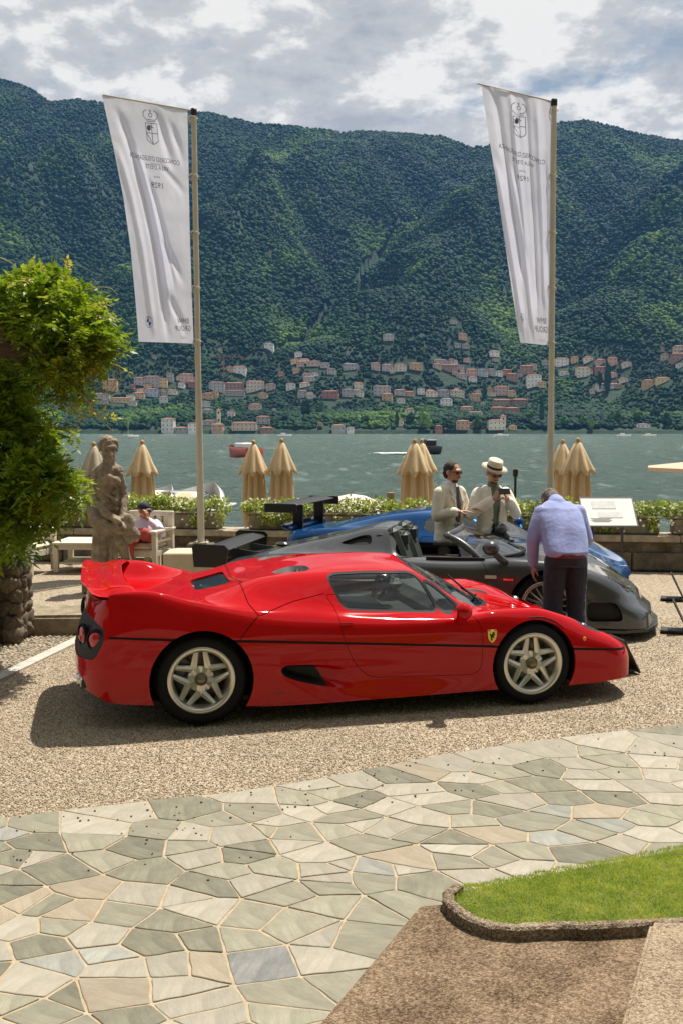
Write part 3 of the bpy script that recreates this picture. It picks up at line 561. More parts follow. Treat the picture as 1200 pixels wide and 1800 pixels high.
def inset(poly, g):
    out = []; n = len(poly)
    for i in range(n):
        p, a, b = poly[i], poly[i - 1], poly[(i + 1) % n]; d0 = (p - a) / np.linalg.norm(p - a); d1 = (b - p) / np.linalg.norm(b - p); n0 = np.array([-d0[1], d0[0]]); n1 = np.array([-d1[1], d1[0]])
        k = 1 + n0 @ n1; k = max(k, .35); out.append(p + (n0 + n1) / k * g)
    return out
for i, (sx, sy, c) in enumerate(seeds):
    ids = [find(k) for k in cid[i]]; ids = [k for j, k in enumerate(ids) if k != ids[j - 1]]
    if len(set(ids)) < 3: continue
    poly = [cen_v[k] for k in ids]
    ar = .5 * sum(p[0] * q_[1] - p[1] * q_[0] for p, q_ in zip(poly, poly[1:] + poly[:1]))
    if ar < 0: poly = poly[::-1]; ar = -ar
    if ar < .004: continue
    poly = inset(poly, random.uniform(.0045, .0075)); q = []
    for k in range(len(poly)):                                    # hand-cut, slightly wavering edges
        a, b = poly[k], poly[(k + 1) % len(poly)]; q.append(a); l = np.linalg.norm(b - a); m = int(l / .07)
        for j in range(1, m + 1): nn = np.array([-(b - a)[1], (b - a)[0]]) / max(l, 1e-6); q.append(a + (b - a) * j / (m + 1) + nn * random.uniform(-.0035, .0035))
    pts = rounded(q, 0.007); n = len(pts); cen = sum(pts) / n; top = random.uniform(-0.0015, 0.002); tl = (random.uniform(-.004, .004), random.uniform(-.004, .004))
    zt = lambda p: top + tl[0] * p[0] + tl[1] * p[1]
    V = [(*(p - cen), -0.02) for p in pts] + [(*(p - cen), zt(p - cen) - 0.002) for p in pts] + [(*((p - cen) * (1 - 0.003 / max(np.linalg.norm(p - cen), .03))), zt(p - cen)) for p in pts]
    Fc = [(k, (k + 1) % n, n + (k + 1) % n, n + k) for k in range(n)] + [(n + k, n + (k + 1) % n, 2 * n + (k + 1) % n, 2 * n + k) for k in range(n)] + [tuple(range(2 * n, 3 * n))]
    b = MB(); b.add(V, Fc); b.build('flagstone', STM[c], paving, (cen[0], cen[1], 0), flip=False)
# dark seeds and grit on the paving
gr = MB(); gmt = mat('grit', (0.05, 0.035, 0.025), 0.9)
for i in range(130):
    px = random.uniform(0, 1200); ey = np.interp(px, [p[0] for p in EDGE_PX], [p[1] for p in EDGE_PX]); py = ey + abs(random.gauss(0, 1)) * 55 + 4
    p = gnd(px, min(py, 1780)); r = random.uniform(.003, .0065); gr.ball((p[0], p[1], r * .7), r, 5, 4, (1.3, 1, .7))
tag(gr.build('grit', gmt), 'dark seeds and grit scattered along the paving edge', 'grit', kind='stuff')

# ================================================================ LANDING, STEP, KERB, LAWN
def slab_mat(name, ca, cb, cc):
    m = bpy.data.materials.new(name); m.use_nodes = True; nt = m.node_tree; N = nt.nodes.new; L = nt.links.new
    b = nt.nodes['Principled BSDF']; b.inputs['Roughness'].default_value = .92; b.inputs['Specular IOR Level'].default_value = .2; tc = N('ShaderNodeTexCoord')
    def nz(sc, det, ro=.65): n = N('ShaderNodeTexNoise'); n.inputs['Scale'].default_value = sc; n.inputs['Detail'].default_value = det; n.inputs['Roughness'].default_value = ro; L(tc.outputs['Object'], n.inputs['Vector']); return n.outputs[0]
    def mth(op, a, b_): q = N('ShaderNodeMath'); q.operation = op; (L(a, q.inputs[0])); (L(b_, q.inputs[1]) if not isinstance(b_, float) else setattr(q.inputs[1], 'default_value', b_)); return q.outputs[0]
    v = N('ShaderNodeTexVoronoi'); v.inputs['Scale'].default_value = 150; L(tc.outputs['Object'], v.inputs['Vector']); sp = N('ShaderNodeSeparateColor'); L(v.outputs['Color'], sp.inputs[0])
    f = mth('ADD', mth('ADD', mth('MULTIPLY', nz(3.5, 6), .38), mth('MULTIPLY', nz(55, 8, .75), .42)), mth('MULTIPLY', sp.outputs[0], .20))
    r = N('ShaderNodeValToRGB'); e = r.color_ramp.elements; e[0].position = .36; e[0].color = (*ca, 1); e[1].position = .66; e[1].color = (*cc, 1); x = e.new(.5); x.color = (*cb, 1); L(f, r.inputs[0]); L(r.outputs[0], b.inputs['Base Color'])
    h = mth('ADD', mth('MULTIPLY', nz(70, 7, .7), .8), mth('MULTIPLY', v.outputs['Distance'], -.5)); bp = N('ShaderNodeBump'); bp.inputs['Distance'].default_value = .011; bp.inputs['Strength'].default_value = 1; L(h, bp.inputs['Height']); L(bp.outputs[0], b.inputs['Normal'])
    return m
slab_m = slab_mat('weathered_slab', (.055, .034, .018), (.175, .118, .07), (.37, .275, .18))
def gp(px, py, z=0): p = gnd(px, py, z); return (p[0], p[1])
c0, c1, c2, c3 = gp(737, 1592, .05), gp(552, 1810, .05), gp(1095, 1815, .05), gp(1125, 1680, .05)
dirL = np.array(c1) - np.array(c0)
s0, s1 = gp(1142, 1618, .2), gp(1088, 1810, .2); d_ = np.array(s1) - np.array(s0); eR = lambda t: (s0[0] + d_[0] * t - .022, s0[1] + d_[1] * t)
far = np.array(c0) + dirL * 2.4
poly = [c0, tuple(far), (far[0] + 1.4, far[1] - 0.15), eR(2.2), eR(1.4), eR(.7), eR(.1), eR(-.3), (0.9, 4.46)]
b = MB(); b.prism(poly, -0.06, 0.05)
o = b.mesh('stone_landing'); bm = bmesh.new(); bm.from_mesh(o); bmesh.ops.bevel(bm, geom=bm.edges[:], offset=0.008, segments=2, affect='EDGES'); bm.to_mesh(o); bm.free()
tag(link('stone_landing', o, slab_m), 'worn brown stone landing slab at the bottom of the picture', 'slab')
s0, s1 = gp(1142, 1618, .2), gp(1088, 1810, .2)
d_ = np.array(s1) - np.array(s0); s2_ = np.array(s0) + d_ * 2.3
poly = [s0, tuple(s2_), (s2_[0] + 2.0, s2_[1] - .05), (s0[0] + 2.2, s0[1] - .06)]
b = MB(); b.prism(poly, -0.05, 0.2); o = b.mesh('stone_step'); bm = bmesh.new(); bm.from_mesh(o); bmesh.ops.bevel(bm, geom=bm.edges[:], offset=0.016, segments=3, affect='EDGES'); bm.to_mesh(o); bm.free()
step_m = slab_mat('weathered_step', (.13, .09, .055), (.32, .24, .16), (.50, .40, .29))
tag(link('stone_step', o, step_m), 'higher weathered stone step in the bottom right corner', 'step')
# kerb round the lawn: low curved stones
KP = [(1260, 1610), (1140, 1613), (1040, 1618), (960, 1619), (895, 1622), (845, 1612), (812, 1593), (797, 1577), (800, 1566), (815, 1556)]
KH = 0.105
kin = [np.array(gp(x, y, KH)) for x, y in KP]
kerb_m = slab_mat('kerb_stone', (.06, .042, .026), (.20, .15, .10), (.42, .34, .24))
def offs(pts, w):
    out = []
    for i in range(len(pts)):
        t = pts[min(i + 1, len(pts) - 1)] - pts[max(i - 1, 0)]; t = t / np.linalg.norm(t); out.append(pts[i] + np.array([t[1], -t[0]]) * w)
    return out
# densify
def dens(P, k=6):
    out = []
    for i in range(len(P) - 1):
        p0, p1, p2, p3 = P[max(i - 1, 0)], P[i], P[i + 1], P[min(i + 2, len(P) - 1)]
        for j in range(k):
            t = j / k; out.append(0.5 * ((2 * p1) + (-p0 + p2) * t + (2 * p0 - 5 * p1 + 4 * p2 - p3) * t * t + (-p0 + 3 * p1 - 3 * p2 + p3) * t ** 3))
    out.append(P[-1]); return out
kin = dens(kin); mid = kin[0] - kin[-1]
kout = offs(kin, -0.05)
cen_l = np.array([1.3, 4.9])
if np.linalg.norm(kout[20] - cen_l) < np.linalg.norm(kin[20] - cen_l): kout = offs(kin, 0.05)
kerb = thing('lawn_kerb', 'low curved mossy stone kerb edging the lawn corner', 'kerb', (0, 0, 0))
cuts = [0, 13, 27, 39, len(kin) - 1]
for a_, b_ in zip(cuts[:-1], cuts[1:]):
    V = []; seg = range(a_, b_ + 1)
    for i in seg:
        w = 0.004 if i in (a_, b_) else 0; j = lambda: random.uniform(-.004, .004); dn = (kout[i] - kin[i]); hi = KH - w
        V += [(*kin[i], 0.0), (kin[i][0] + j(), kin[i][1] + j(), hi - .006), (*(kin[i] + dn * .12), hi + j()), (*(kin[i] + dn * .8), hi + j()), (kout[i][0] + j(), kout[i][1] + j(), hi - .010), (*kout[i], -.02)]
    m_ = len(V) // 6; Fc = [(i * 6 + k, (i + 1) * 6 + k, (i + 1) * 6 + k + 1, i * 6 + k + 1) for i in range(m_ - 1) for k in range(5)] + [tuple(range(6)), tuple(range((m_ - 1) * 6 + 5, (m_ - 1) * 6 - 1, -1))]
    q = MB(); q.add(V, Fc, False); q.build('kerb_stone', kerb_m, kerb)
# lawn
LP = [(815, 1556), (870, 1546), (960, 1528), (1080, 1506), (1200, 1483), (1330, 1455)]
lawn_edge = dens([np.array(gp(x, y, 0.04)) for x, y in LP], 5)
border = kin + lawn_edge + [np.array([3.2, 4.2])]
lm_ = mat('lawn_soil', (0.08, 0.12, 0.02), 0.95, color2=(0.15, 0.17, 0.05), vscale=20, bump=0.6, bscale=80)
b = MB(); V = [(p[0], p[1], KH - 0.04 if i < len(kin) else 0.015) for i, p in enumerate(border)]; c_ = np.mean([v[:2] for v in V], 0)
V.append((c_[0], c_[1], 0.05)); nb = len(border); b.add(V, [(i, (i + 1) % nb, nb) for i in range(nb)], True)
tag(b.build('lawn', lm_), 'small lawn bed behind the curved kerb', 'lawn', kind='structure')
def inpoly(x, y, P):
    c = np.zeros(len(x), bool); n = len(P)
    for i in range(n):
        x1, y1 = P[i]; x2, y2 = P[(i + 1) % n]
        cond = ((y1 > y) != (y2 > y)); xi = (x2 - x1) * (y - y1) / (y2 - y1 + 1e-12) + x1; c ^= cond & (x < xi)
    return c
BP = np.array([p for p in border]); n_b = 190000
bx_ = 0.4 + rng.random(n_b) * 2.5; by_ = 4.0 + rng.random(n_b) * 2.3
k_ = inpoly(bx_, by_, BP); bx_, by_ = bx_[k_], by_[k_]; n_b = len(bx_)
dk = np.min(np.hypot(bx_[:, None] - np.array(kin)[None, ::4, 0], by_[:, None] - np.array(kin)[None, ::4, 1]), 1)
dl = np.min(np.hypot(bx_[:, None] - np.array(lawn_edge)[None, ::2, 0], by_[:, None] - np.array(lawn_edge)[None, ::2, 1]), 1)
bz_ = 0.03 + (KH - 0.05) * np.clip(dl / (dl + dk + 1e-6) * 1.6, 0, 1)
ang = 6.28 * rng.random(n_b); ln = 0.007 + 0.011 * rng.random(n_b); lean = 1.6 * (rng.random((n_b, 2)) - 0.5) * ln[:, None] * 1.3
wv = np.stack([np.cos(ang), np.sin(ang)], 1) * (0.0012 + 0.0014 * rng.random(n_b))[:, None]
p0 = np.stack([bx_ - wv[:, 0], by_ - wv[:, 1], bz_], 1); p1 = np.stack([bx_ + wv[:, 0], by_ + wv[:, 1], bz_], 1); p2 = np.stack([bx_ + lean[:, 0], by_ + lean[:, 1], bz_ + ln], 1)
V = np.stack([p0, p1, p2], 1).reshape(-1, 3); Fq = np.arange(n_b * 3).reshape(-1, 3)
grass_m = mat('grass_blade', (0.22, 0.32, 0.025), 0.7, color2=(0.50, 0.52, 0.08), vscale=9, transl=0.4, spec=0.2)
tag(link('grass', np_mesh('grass', V, Fq, False), grass_m), 'short bright green grass of the lawn bed', 'grass', kind='stuff')

# ================================================================ LEFT: marble strip, cobbles, step stone, rough wall
mar = mat('marble_strip', (0.36, 0.34, 0.29), 0.8, color2=(0.50, 0.47, 0.41), vscale=9, bump=0.4, bscale=60)
a0, a1 = np.array(gp(-220, 1300)), np.array(gp(158, 1118)); dr = (a1 - a0) / np.linalg.norm(a1 - a0); nr = np.array([-dr[1], dr[0]])
L_ = np.linalg.norm(a1 - a0) + 1.2
strip = thing('marble_strip', 'pale marble edging strip beside the cobbles at left', 'strip', (0, 0, 0))
k = 0.0
while k < L_:
    l = min(random.uniform(.9, 1.3), L_ - k); q = [a0 + dr * k, a0 + dr * (k + l - .006), a0 + dr * (k + l - .006) + nr * .13, a0 + dr * k + nr * .13]
    MB().prism([tuple(p) for p in q], -0.06, 0.0).build('strip_slab', mar, strip); k += l
cobm = mat('cobble', (0.22, 0.17, 0.12), 0.85, color2=(0.48, 0.41, 0.31), vscale=7, bump=0.4, bscale=90)
cb = MB(); bed = MB(); q = [a0 + nr * .135, a0 + dr * L_ + nr * .135, a0 + dr * L_ + nr * 1.6, a0 + nr * 1.6]
bed.prism([tuple(p) for p in q], -0.06, -0.012); tag(bed.build('path', mat('cobble_bed', (.16, .12, .085), .95, var=.3, vscale=40)), 'earth bed of the cobbled strip at left', 'path', kind='structure')
u = 0.0
while u < L_:
    w = 0.16
    while w < 1.3:
        p = a0 + dr * (u + random.uniform(-.012, .012)) + nr * (w + random.uniform(-.012, .012)); rr = random.uniform(.016, .027)
        cb.ball((p[0], p[1], -.012), rr, 6, 4, (1.35, .8, .75), Matrix.Rotation(random.uniform(0, 3.1), 3, 'Z')); w += random.uniform(.045, .06)
    u += 0.052
tag(cb.build('cobbles', cobm, flip=False), 'small rounded cobbles of the strip beside the rough wall', 'cobbles', kind='stuff')
ost = mat('old_stone', (0.16, 0.125, 0.08), 0.9, color2=(0.38, 0.32, 0.22), vscale=7, detail=8, bump=1.0, bscale=28, bdist=0.03)
A, B_ = gp(68, 1118), gp(175, 1112); b = MB()
b.prism([(A[0] - .5, A[1] + .02), (B_[0] + .9, B_[1]), (B_[0] + .95, B_[1] + .62), (A[0] - .4, A[1] + .75)], -.03, 0.2)
o = b.mesh('step_stone'); bm = bmesh.new(); bm.from_mesh(o); bmesh.ops.bevel(bm, geom=bm.edges[:], offset=.03, segments=3, affect='EDGES'); bmesh.ops.subdivide_edges(bm, edges=bm.edges[:], cuts=3, use_grid_fill=True)
for v in bm.verts: v.co += Vector((0, 0, .01 * mnoise.noise(v.co * 5)))
bm.to_mesh(o); bm.free(); tag(link('step_stone', o, ost), 'long worn sandstone step behind the red car tail', 'step')
# rough wall: individual stones
rw = thing('rough_stone_wall', 'rough rubble stone wall stub under the wisteria at far left', 'wall', (-3.55, 10.45, 0))
rubm = mat('rubble_stone', (0.10, 0.075, 0.05), 0.95, color2=(0.30, 0.23, 0.16), vscale=6, detail=8, bump=1.0, bscale=22, bdist=0.03, objvar=0.3)
b = MB(); b.box((-.8, 0.0, .36), (2.1, .5, .72)); b.build('core', mat('rubble_mortar', (.13, .10, .07), .95, var=.4, vscale=12, bump=1, bscale=30, bdist=.03), rw)
def rock(rr, seed, sx, sy, sz):
    bm = bmesh.new(); bmesh.ops.create_icosphere(bm, subdivisions=3, radius=1)
    for v in bm.verts:
        n = v.co.normalized(); k = 0.75 + 0.35 * mnoise.noise(n * 1.3 + Vector((seed * 3.1, seed, 0))) + 0.12 * mnoise.noise(n * 4 + Vector((seed, 0, 0)))
        v.co = Vector((max(-.8, min(.8, n.x * k * 1.15)) * sx, max(-.8, min(.8, n.y * k * 1.15)) * sy, max(-.8, min(.8, n.z * k * 1.15)) * sz)) * rr
    me = bpy.data.meshes.new('stone'); bm.to_mesh(me); bm.free(); me.polygons.foreach_set('use_smooth', [True] * len(me.polygons)); me.materials.append(rubm); return me
ROCKS = [rock(1, i, random.uniform(.9, 1.3), .7, random.uniform(.6, .9)) for i in range(6)]
for zz in np.arange(.08, .8, .13):
    for xx in np.arange(-1.7, .28, .19):
        for yy, ry in ((-.26, 0),):
            o = link('stone', ROCKS[random.randrange(6)], None, rw, (xx + random.uniform(-.05, .05), yy + random.uniform(-.02, .03), zz + random.uniform(-.03, .03))); o.rotation_euler = (random.uniform(-1, 1), random.uniform(-3, 3), random.uniform(-1, 1)); k = random.uniform(.07, .16); o.scale = (k, k, k)
    for yy in np.arange(-.2, .3, .17):
        o = link('stone', ROCKS[random.randrange(6)], None, rw, (.26, yy, zz)); o.rotation_euler = (0, random.uniform(-.3, .3), 1.57 + random.uniform(-.3, .3)); k = random.uniform(.09, .14); o.scale = (k, k, k)
for xx in np.arange(-1.7, .2, .2):
    o = link('stone', ROCKS[random.randrange(6)], None, rw, (xx, random.uniform(-.1, .1), .74)); k = random.uniform(.12, .17); o.scale = (k, k, k * .8)
# ================================================================ LAKE WALL, PLANTERS
def wall_pt(X, off=0, z=0): p = on_wall(X, off); return (p[0], p[1], z)
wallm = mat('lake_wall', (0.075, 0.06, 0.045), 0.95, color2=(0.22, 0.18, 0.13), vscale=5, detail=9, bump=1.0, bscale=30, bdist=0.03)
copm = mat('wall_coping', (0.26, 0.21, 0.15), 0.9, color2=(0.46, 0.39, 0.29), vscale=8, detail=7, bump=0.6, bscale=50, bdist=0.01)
lw = thing('lake_wall', 'low dark weathered stone wall along the lake edge', 'wall', (*on_wall(0), 0), W_RZ)
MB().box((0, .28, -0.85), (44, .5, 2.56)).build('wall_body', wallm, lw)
x = -22.0
while x < 22:
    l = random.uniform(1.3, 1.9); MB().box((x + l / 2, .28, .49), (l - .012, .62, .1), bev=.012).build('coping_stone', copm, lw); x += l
# dark base course blocks
x = -22.0
while x < 22:
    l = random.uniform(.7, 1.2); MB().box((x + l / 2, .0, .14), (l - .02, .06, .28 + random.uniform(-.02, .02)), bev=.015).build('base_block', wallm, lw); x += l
planter_m = mat('planter_stone', (0.13, 0.10, 0.075), 0.92, color2=(0.34, 0.28, 0.20), vscale=9, detail=8, bump=0.8, bscale=40, bdist=0.015)
leafm = mat('petunia_leaf', (0.17, 0.25, 0.025), 0.6, color2=(0.42, 0.46, 0.08), vscale=6, transl=0.35)
flowm = mat('petunia_flower', (0.72, 0.70, 0.58), 0.6, transl=0.3)
soilm = mat('soil', (.05, .035, .025), .95, var=.3)
def leaf_cloud(n, cx, cy, cz, sx, sy, sz, size, seed, droop=0.0, asp=0.55, normal_up=0.4):
    """many small leaf quads (folded diamonds) through an ellipsoid; returns V,F"""
    r = np.random.default_rng(seed); d = r.normal(size=(n, 3)); d /= np.linalg.norm(d, axis=1)[:, None]; d *= (r.random(n) ** 0.4)[:, None]
    P = np.array([cx, cy, cz]) + d * np.array([sx, sy, sz])
    t = r.normal(size=(n, 3)) + d * 0.8; t[:, 2] -= droop; t /= np.linalg.norm(t, axis=1)[:, None]
    up = r.normal(size=(n, 3)); up[:, 2] += normal_up * 3; b = np.cross(t, up); b /= np.linalg.norm(b, axis=1)[:, None] + 1e-9
    s = size * (0.6 + 0.8 * r.random(n))[:, None]
    A = P; B = P + t * s * .5 + b * s * asp * .5; C = P + t * s; D = P + t * s * .5 - b * s * asp * .5
    return np.stack([A, B, C, D], 1).reshape(-1, 3), np.arange(n * 4).reshape(-1, 4)
def merge_vf(L):
    V = []; Fq = []; k = 0
    for v, f in L: V.append(v); Fq.append(f + k); k += len(v)
    return np.concatenate(V), np.concatenate(Fq)
PL = [-7.2, -5.75, -4.3, -3.35, -2.55, -0.95, 0.25, 1.65, 2.9, 4.3, 5.62, 7.0]
pl_lab = ['far left beyond the wisteria', 'behind the white chair at left', 'behind the white table', 'behind the statue', 'behind the seated man', 'behind the dark rear wing', 'behind the blue car wing', 'behind the blue car roof', 'behind the bending man', 'behind the information board', 'right of the information board', 'at the far right edge']
for i, X in enumerate(PL):
    w = 1.12 if i not in (3,) else .8
    t = thing('planter', f'stone trough of white petunias on the lake wall, {pl_lab[i]}', 'planter', wall_pt(X, .28, .545), W_RZ, 'petunia troughs on the lake wall')
    b = MB(); b.box((0, 0, .125), (w, .36, .25), bev=.02); b.box((0, 0, .262), (w + .04, .40, .03), bev=.01); b.build('trough', planter_m, t)
    L1 = []; L2 = []
    for k in range(9):
        u = -w / 2 - .04 + (w + .08) * k / 8; hh = .11 + .09 * random.random()
        L1.append(leaf_cloud(210, u, random.uniform(-.06, .06), .30 + hh * .4, .11, .20, hh, .055, 100 + i * 31 + k))
        if random.random() < .5: L1.append(leaf_cloud(90, u, -.24, .18 + random.uniform(-.05, .08), .08, .05, .13, .05, 500 + i * 31 + k, droop=1))
    V, Fq = merge_vf(L1); fo = link('foliage', np_mesh('foliage', V, Fq, False), leafm, t)
    fl = MB()
    for k in range(85):
        hang = random.random() < .22; px_, py_ = random.uniform(-w / 2 - .08, w / 2 + .08), (-.27 if hang else random.uniform(-.24, .18)); pz_ = random.uniform(.04, .25) if hang else .35 + random.uniform(0, .16) - .25 * abs(py_)
        r_ = random.uniform(.016, .027); n = Vector((random.uniform(-.5, .5), -.9 if hang else -.5, random.uniform(.2, 1))).normalized(); u_ = n.orthogonal().normalized(); v_ = n.cross(u_); c = Vector((px_, py_, pz_))
        ring = [c + (u_ * math.cos(a * math.pi / 4) + v_ * math.sin(a * math.pi / 4)) * r_ * (1 if a % 2 else .86) + n * r_ * .35 for a in range(8)]
        fl.add([c] + ring, [(0, 1 + a, 1 + (a + 1) % 8) for a in range(8)])
    o = fl.build('flowers', flowm, t, flip=False); o['kind'] = 'stuff'; fo['kind'] = 'stuff'

# dock beyond the wall
tag(MB().box((on_wall(0)[0], on_wall(0)[1] + 2.7, -1.2), (46, 4.4, .2), W_RZ).build('dock', mat('dock_boards', (.25, .2, .15), .9, var=.2)), 'low dock behind the lake wall', 'dock', kind='structure')
# ================================================================ CLOSED PARASOLS
canv = mat('parasol_canvas', (0.82, 0.67, 0.43), 0.85, color2=(0.86, 0.73, 0.50), vscale=3, bump=0.25, bscale=14, bdist=.02, transl=0.45, sheen=.2)
canv_g = mat('parasol_canvas_grey', (0.50, 0.42, 0.30), 0.85, color2=(0.56, 0.48, 0.36), vscale=3, bump=0.25, bscale=14, bdist=.02, transl=0.2)
finm = mat('parasol_finial', (0.45, 0.24, 0.08), 0.5); polem_w = mat('parasol_pole', (0.42, 0.26, 0.12), 0.6)
def fold_lathe(prof, nf, amp, n=96, seed=0, scal=None):
    """lathe with nf folds; prof = (z, r, fold depth 0..1)"""
    r = np.random.default_rng(seed); th = np.linspace(0, 2 * math.pi, n, endpoint=False); ph = r.random() * 6.28
    wob = 0.35 * np.interp(th, np.linspace(0, 2 * math.pi, 9), np.append(r.random(8), 0) - .5)
    V = []
    for k, (z, rad, d) in enumerate(prof):
        w = np.cos(nf * (th + wob) + ph + 0.06 * k); rr = rad * (1 + amp * d * (np.sign(w) * np.abs(w) ** 0.7)); zz = np.full(n, z)
        if scal and k == scal[0]: zz = z - scal[1] * np.cos(nf * (th + wob) + ph)
        V.append(np.stack([rr * np.cos(th), rr * np.sin(th), zz], 1))
    V = np.concatenate(V); m = len(prof); i = np.arange(m - 1)[:, None] * n + np.arange(n)[None]; j = np.arange(m - 1)[:, None] * n + (np.arange(n)[None] + 1) % n
    return V, np.stack([i, j, j + n, i + n], -1).reshape(-1, 4)
def parasol(px, py, Y, seed, label, m, sc=1.0):
    p = atY(px, py, Y); top = p[2]; t = thing('parasol', label, 'parasol', (p[0], Y, -1.1), 0, 'closed parasols on the dock')
    H = top + 1.1
    MB().tube([(0, 0, 0), (0, 0, H - .06)], .028, 10).build('pole', polem_w, t)
    MB().box((0, 0, .06), (.5, .5, .12), bev=.02).build('base', planter_m, t)
    b = MB(); b.lathe([(.001, H), (.03, H - .012), (.043, H - .045), (.035, H - .085), (.022, H - .1)], 14); b.build('finial', finm, t)
    c = H - .09
    V, Fq = fold_lathe([(c, .03, 0), (c - .03, .06, .1), (c - .15, .115, .25), (c - .35, .19, .5), (c - .5, .25, .8), (c - .56, .265, 1)], 8, .16, 128, seed, (5, .045)); V[:, :2] *= sc
    o = link('canopy', np_mesh('canopy', V, Fq), m, t); md = o.modifiers.new('thick', 'SOLIDIFY'); md.thickness = .006
    V, Fq = fold_lathe([(c - .38, .13, .4), (c - .55, .165, .8), (c - .8, .185, 1), (c - 1.1, .195, 1), (c - 1.35, .19, 1), (c - 1.6, .15, 1), (c - 1.75, .13, 1)], 9, .22, 144, seed + 50); V[:, :2] *= sc
    o = link('lower_canopy', np_mesh('lower_canopy', V, Fq), m, t); md = o.modifiers.new('thick', 'SOLIDIFY'); md.thickness = .006
    MB().lathe([(.175 * sc, c - 1.42), (.18 * sc, c - 1.44), (.175 * sc, c - 1.46)], 20).build('strap', m, t)
PAR = [(165, 776, 19.2, 'greyish closed parasol half hidden behind the stone statue', canv_g, 1.0), (250, 773, 19.2, 'beige closed parasol between the statue and the left flagpole', canv, 1.0), (446, 773, 19.6, 'left beige parasol of the pair right of the left flagpole', canv, 1.0), (495, 770, 19.4, 'right beige parasol of the pair right of the left flagpole', canv, 1.0), (728, 771, 18.9, 'front beige closed parasol left of the two men in pale suits', canv, 1.1), (740, 771, 20.2, 'beige closed parasol hidden behind another left of the two men', canv, 1.1), (988, 772, 20.2, 'beige closed parasol just right of the right flagpole', canv, 1.05), (1015, 769, 18.9, 'beige closed parasol above the information board', canv, 1.1)]
for i, (px, py, Y, lab, m, sc) in enumerate(PAR): parasol(px, py, Y, 60 + i * 7, lab, m, sc)
# open parasol tip at the right edge
p = atY(1262, 806, 19.0); t = thing('open_parasol', 'opened cream parasol cut off by the right picture edge', 'parasol', (p[0], 19.0, -1.1))
H = p[2] + 1.1; MB().tube([(0, 0, 0), (0, 0, H)], .03, 10).build('pole', polem_w, t)
V = [(0, 0, H)] + [(1.35 * math.cos(k * math.pi / 4 + .1), 1.35 * math.sin(k * math.pi / 4 + .1), H - .16) for k in range(8)] + [(1.36 * math.cos(k * math.pi / 4 + .1), 1.36 * math.sin(k * math.pi / 4 + .1), H - .23) for k in range(8)]
MB().add(V, [(0, 1 + k, 1 + (k + 1) % 8) for k in range(8)] + [(1 + k, 9 + k, 9 + (k + 1) % 8, 1 + (k + 1) % 8) for k in range(8)]).build('canopy', mat('cream_canvas', (.68, .52, .38), .85, transl=.3), t)

# ================================================================ FLAGS
alu = mat('flagpole_metal', (0.50, 0.46, 0.38), 0.6, metal=0.0, spec=.2, var=.08, vscale=3); blackp = mat('black_plastic', (.015, .015, .016), .45)
flagm = mat('flag_cloth', (0.74, 0.75, 0.86), 0.8, bump=0.12, bscale=9, bdist=.03, transl=0.42)
inkm = mat('flag_ink', (0.16, 0.16, 0.19), .8, transl=.2); bluem = mat('flag_blue', (.02, .12, .42), .7, transl=.2); greym = mat('flag_pale_grey', (.55, .55, .58), .8)
ropem = mat('halyard', (.62, .58, .5), .8)
def text_mesh(s, font_w=1.0):
    cu = bpy.data.curves.new('t', 'FONT'); cu.body = s; cu.align_x = 'CENTER'; cu.size = 1; cu.resolution_u = 3; cu.extrude = 0
    o = bpy.data.objects.new('t', cu); COL.objects.link(o); dg = bpy.context.evaluated_depsgraph_get(); me = o.evaluated_get(dg).to_mesh()
    V = np.array([v.co[:2] for v in me.vertices]); Fc = [tuple(p.vertices) for p in me.polygons]; o.evaluated_get(dg).to_mesh_clear()
    bpy.data.objects.remove(o); bpy.data.curves.remove(cu)
    V[:, 0] *= font_w; return V, Fc
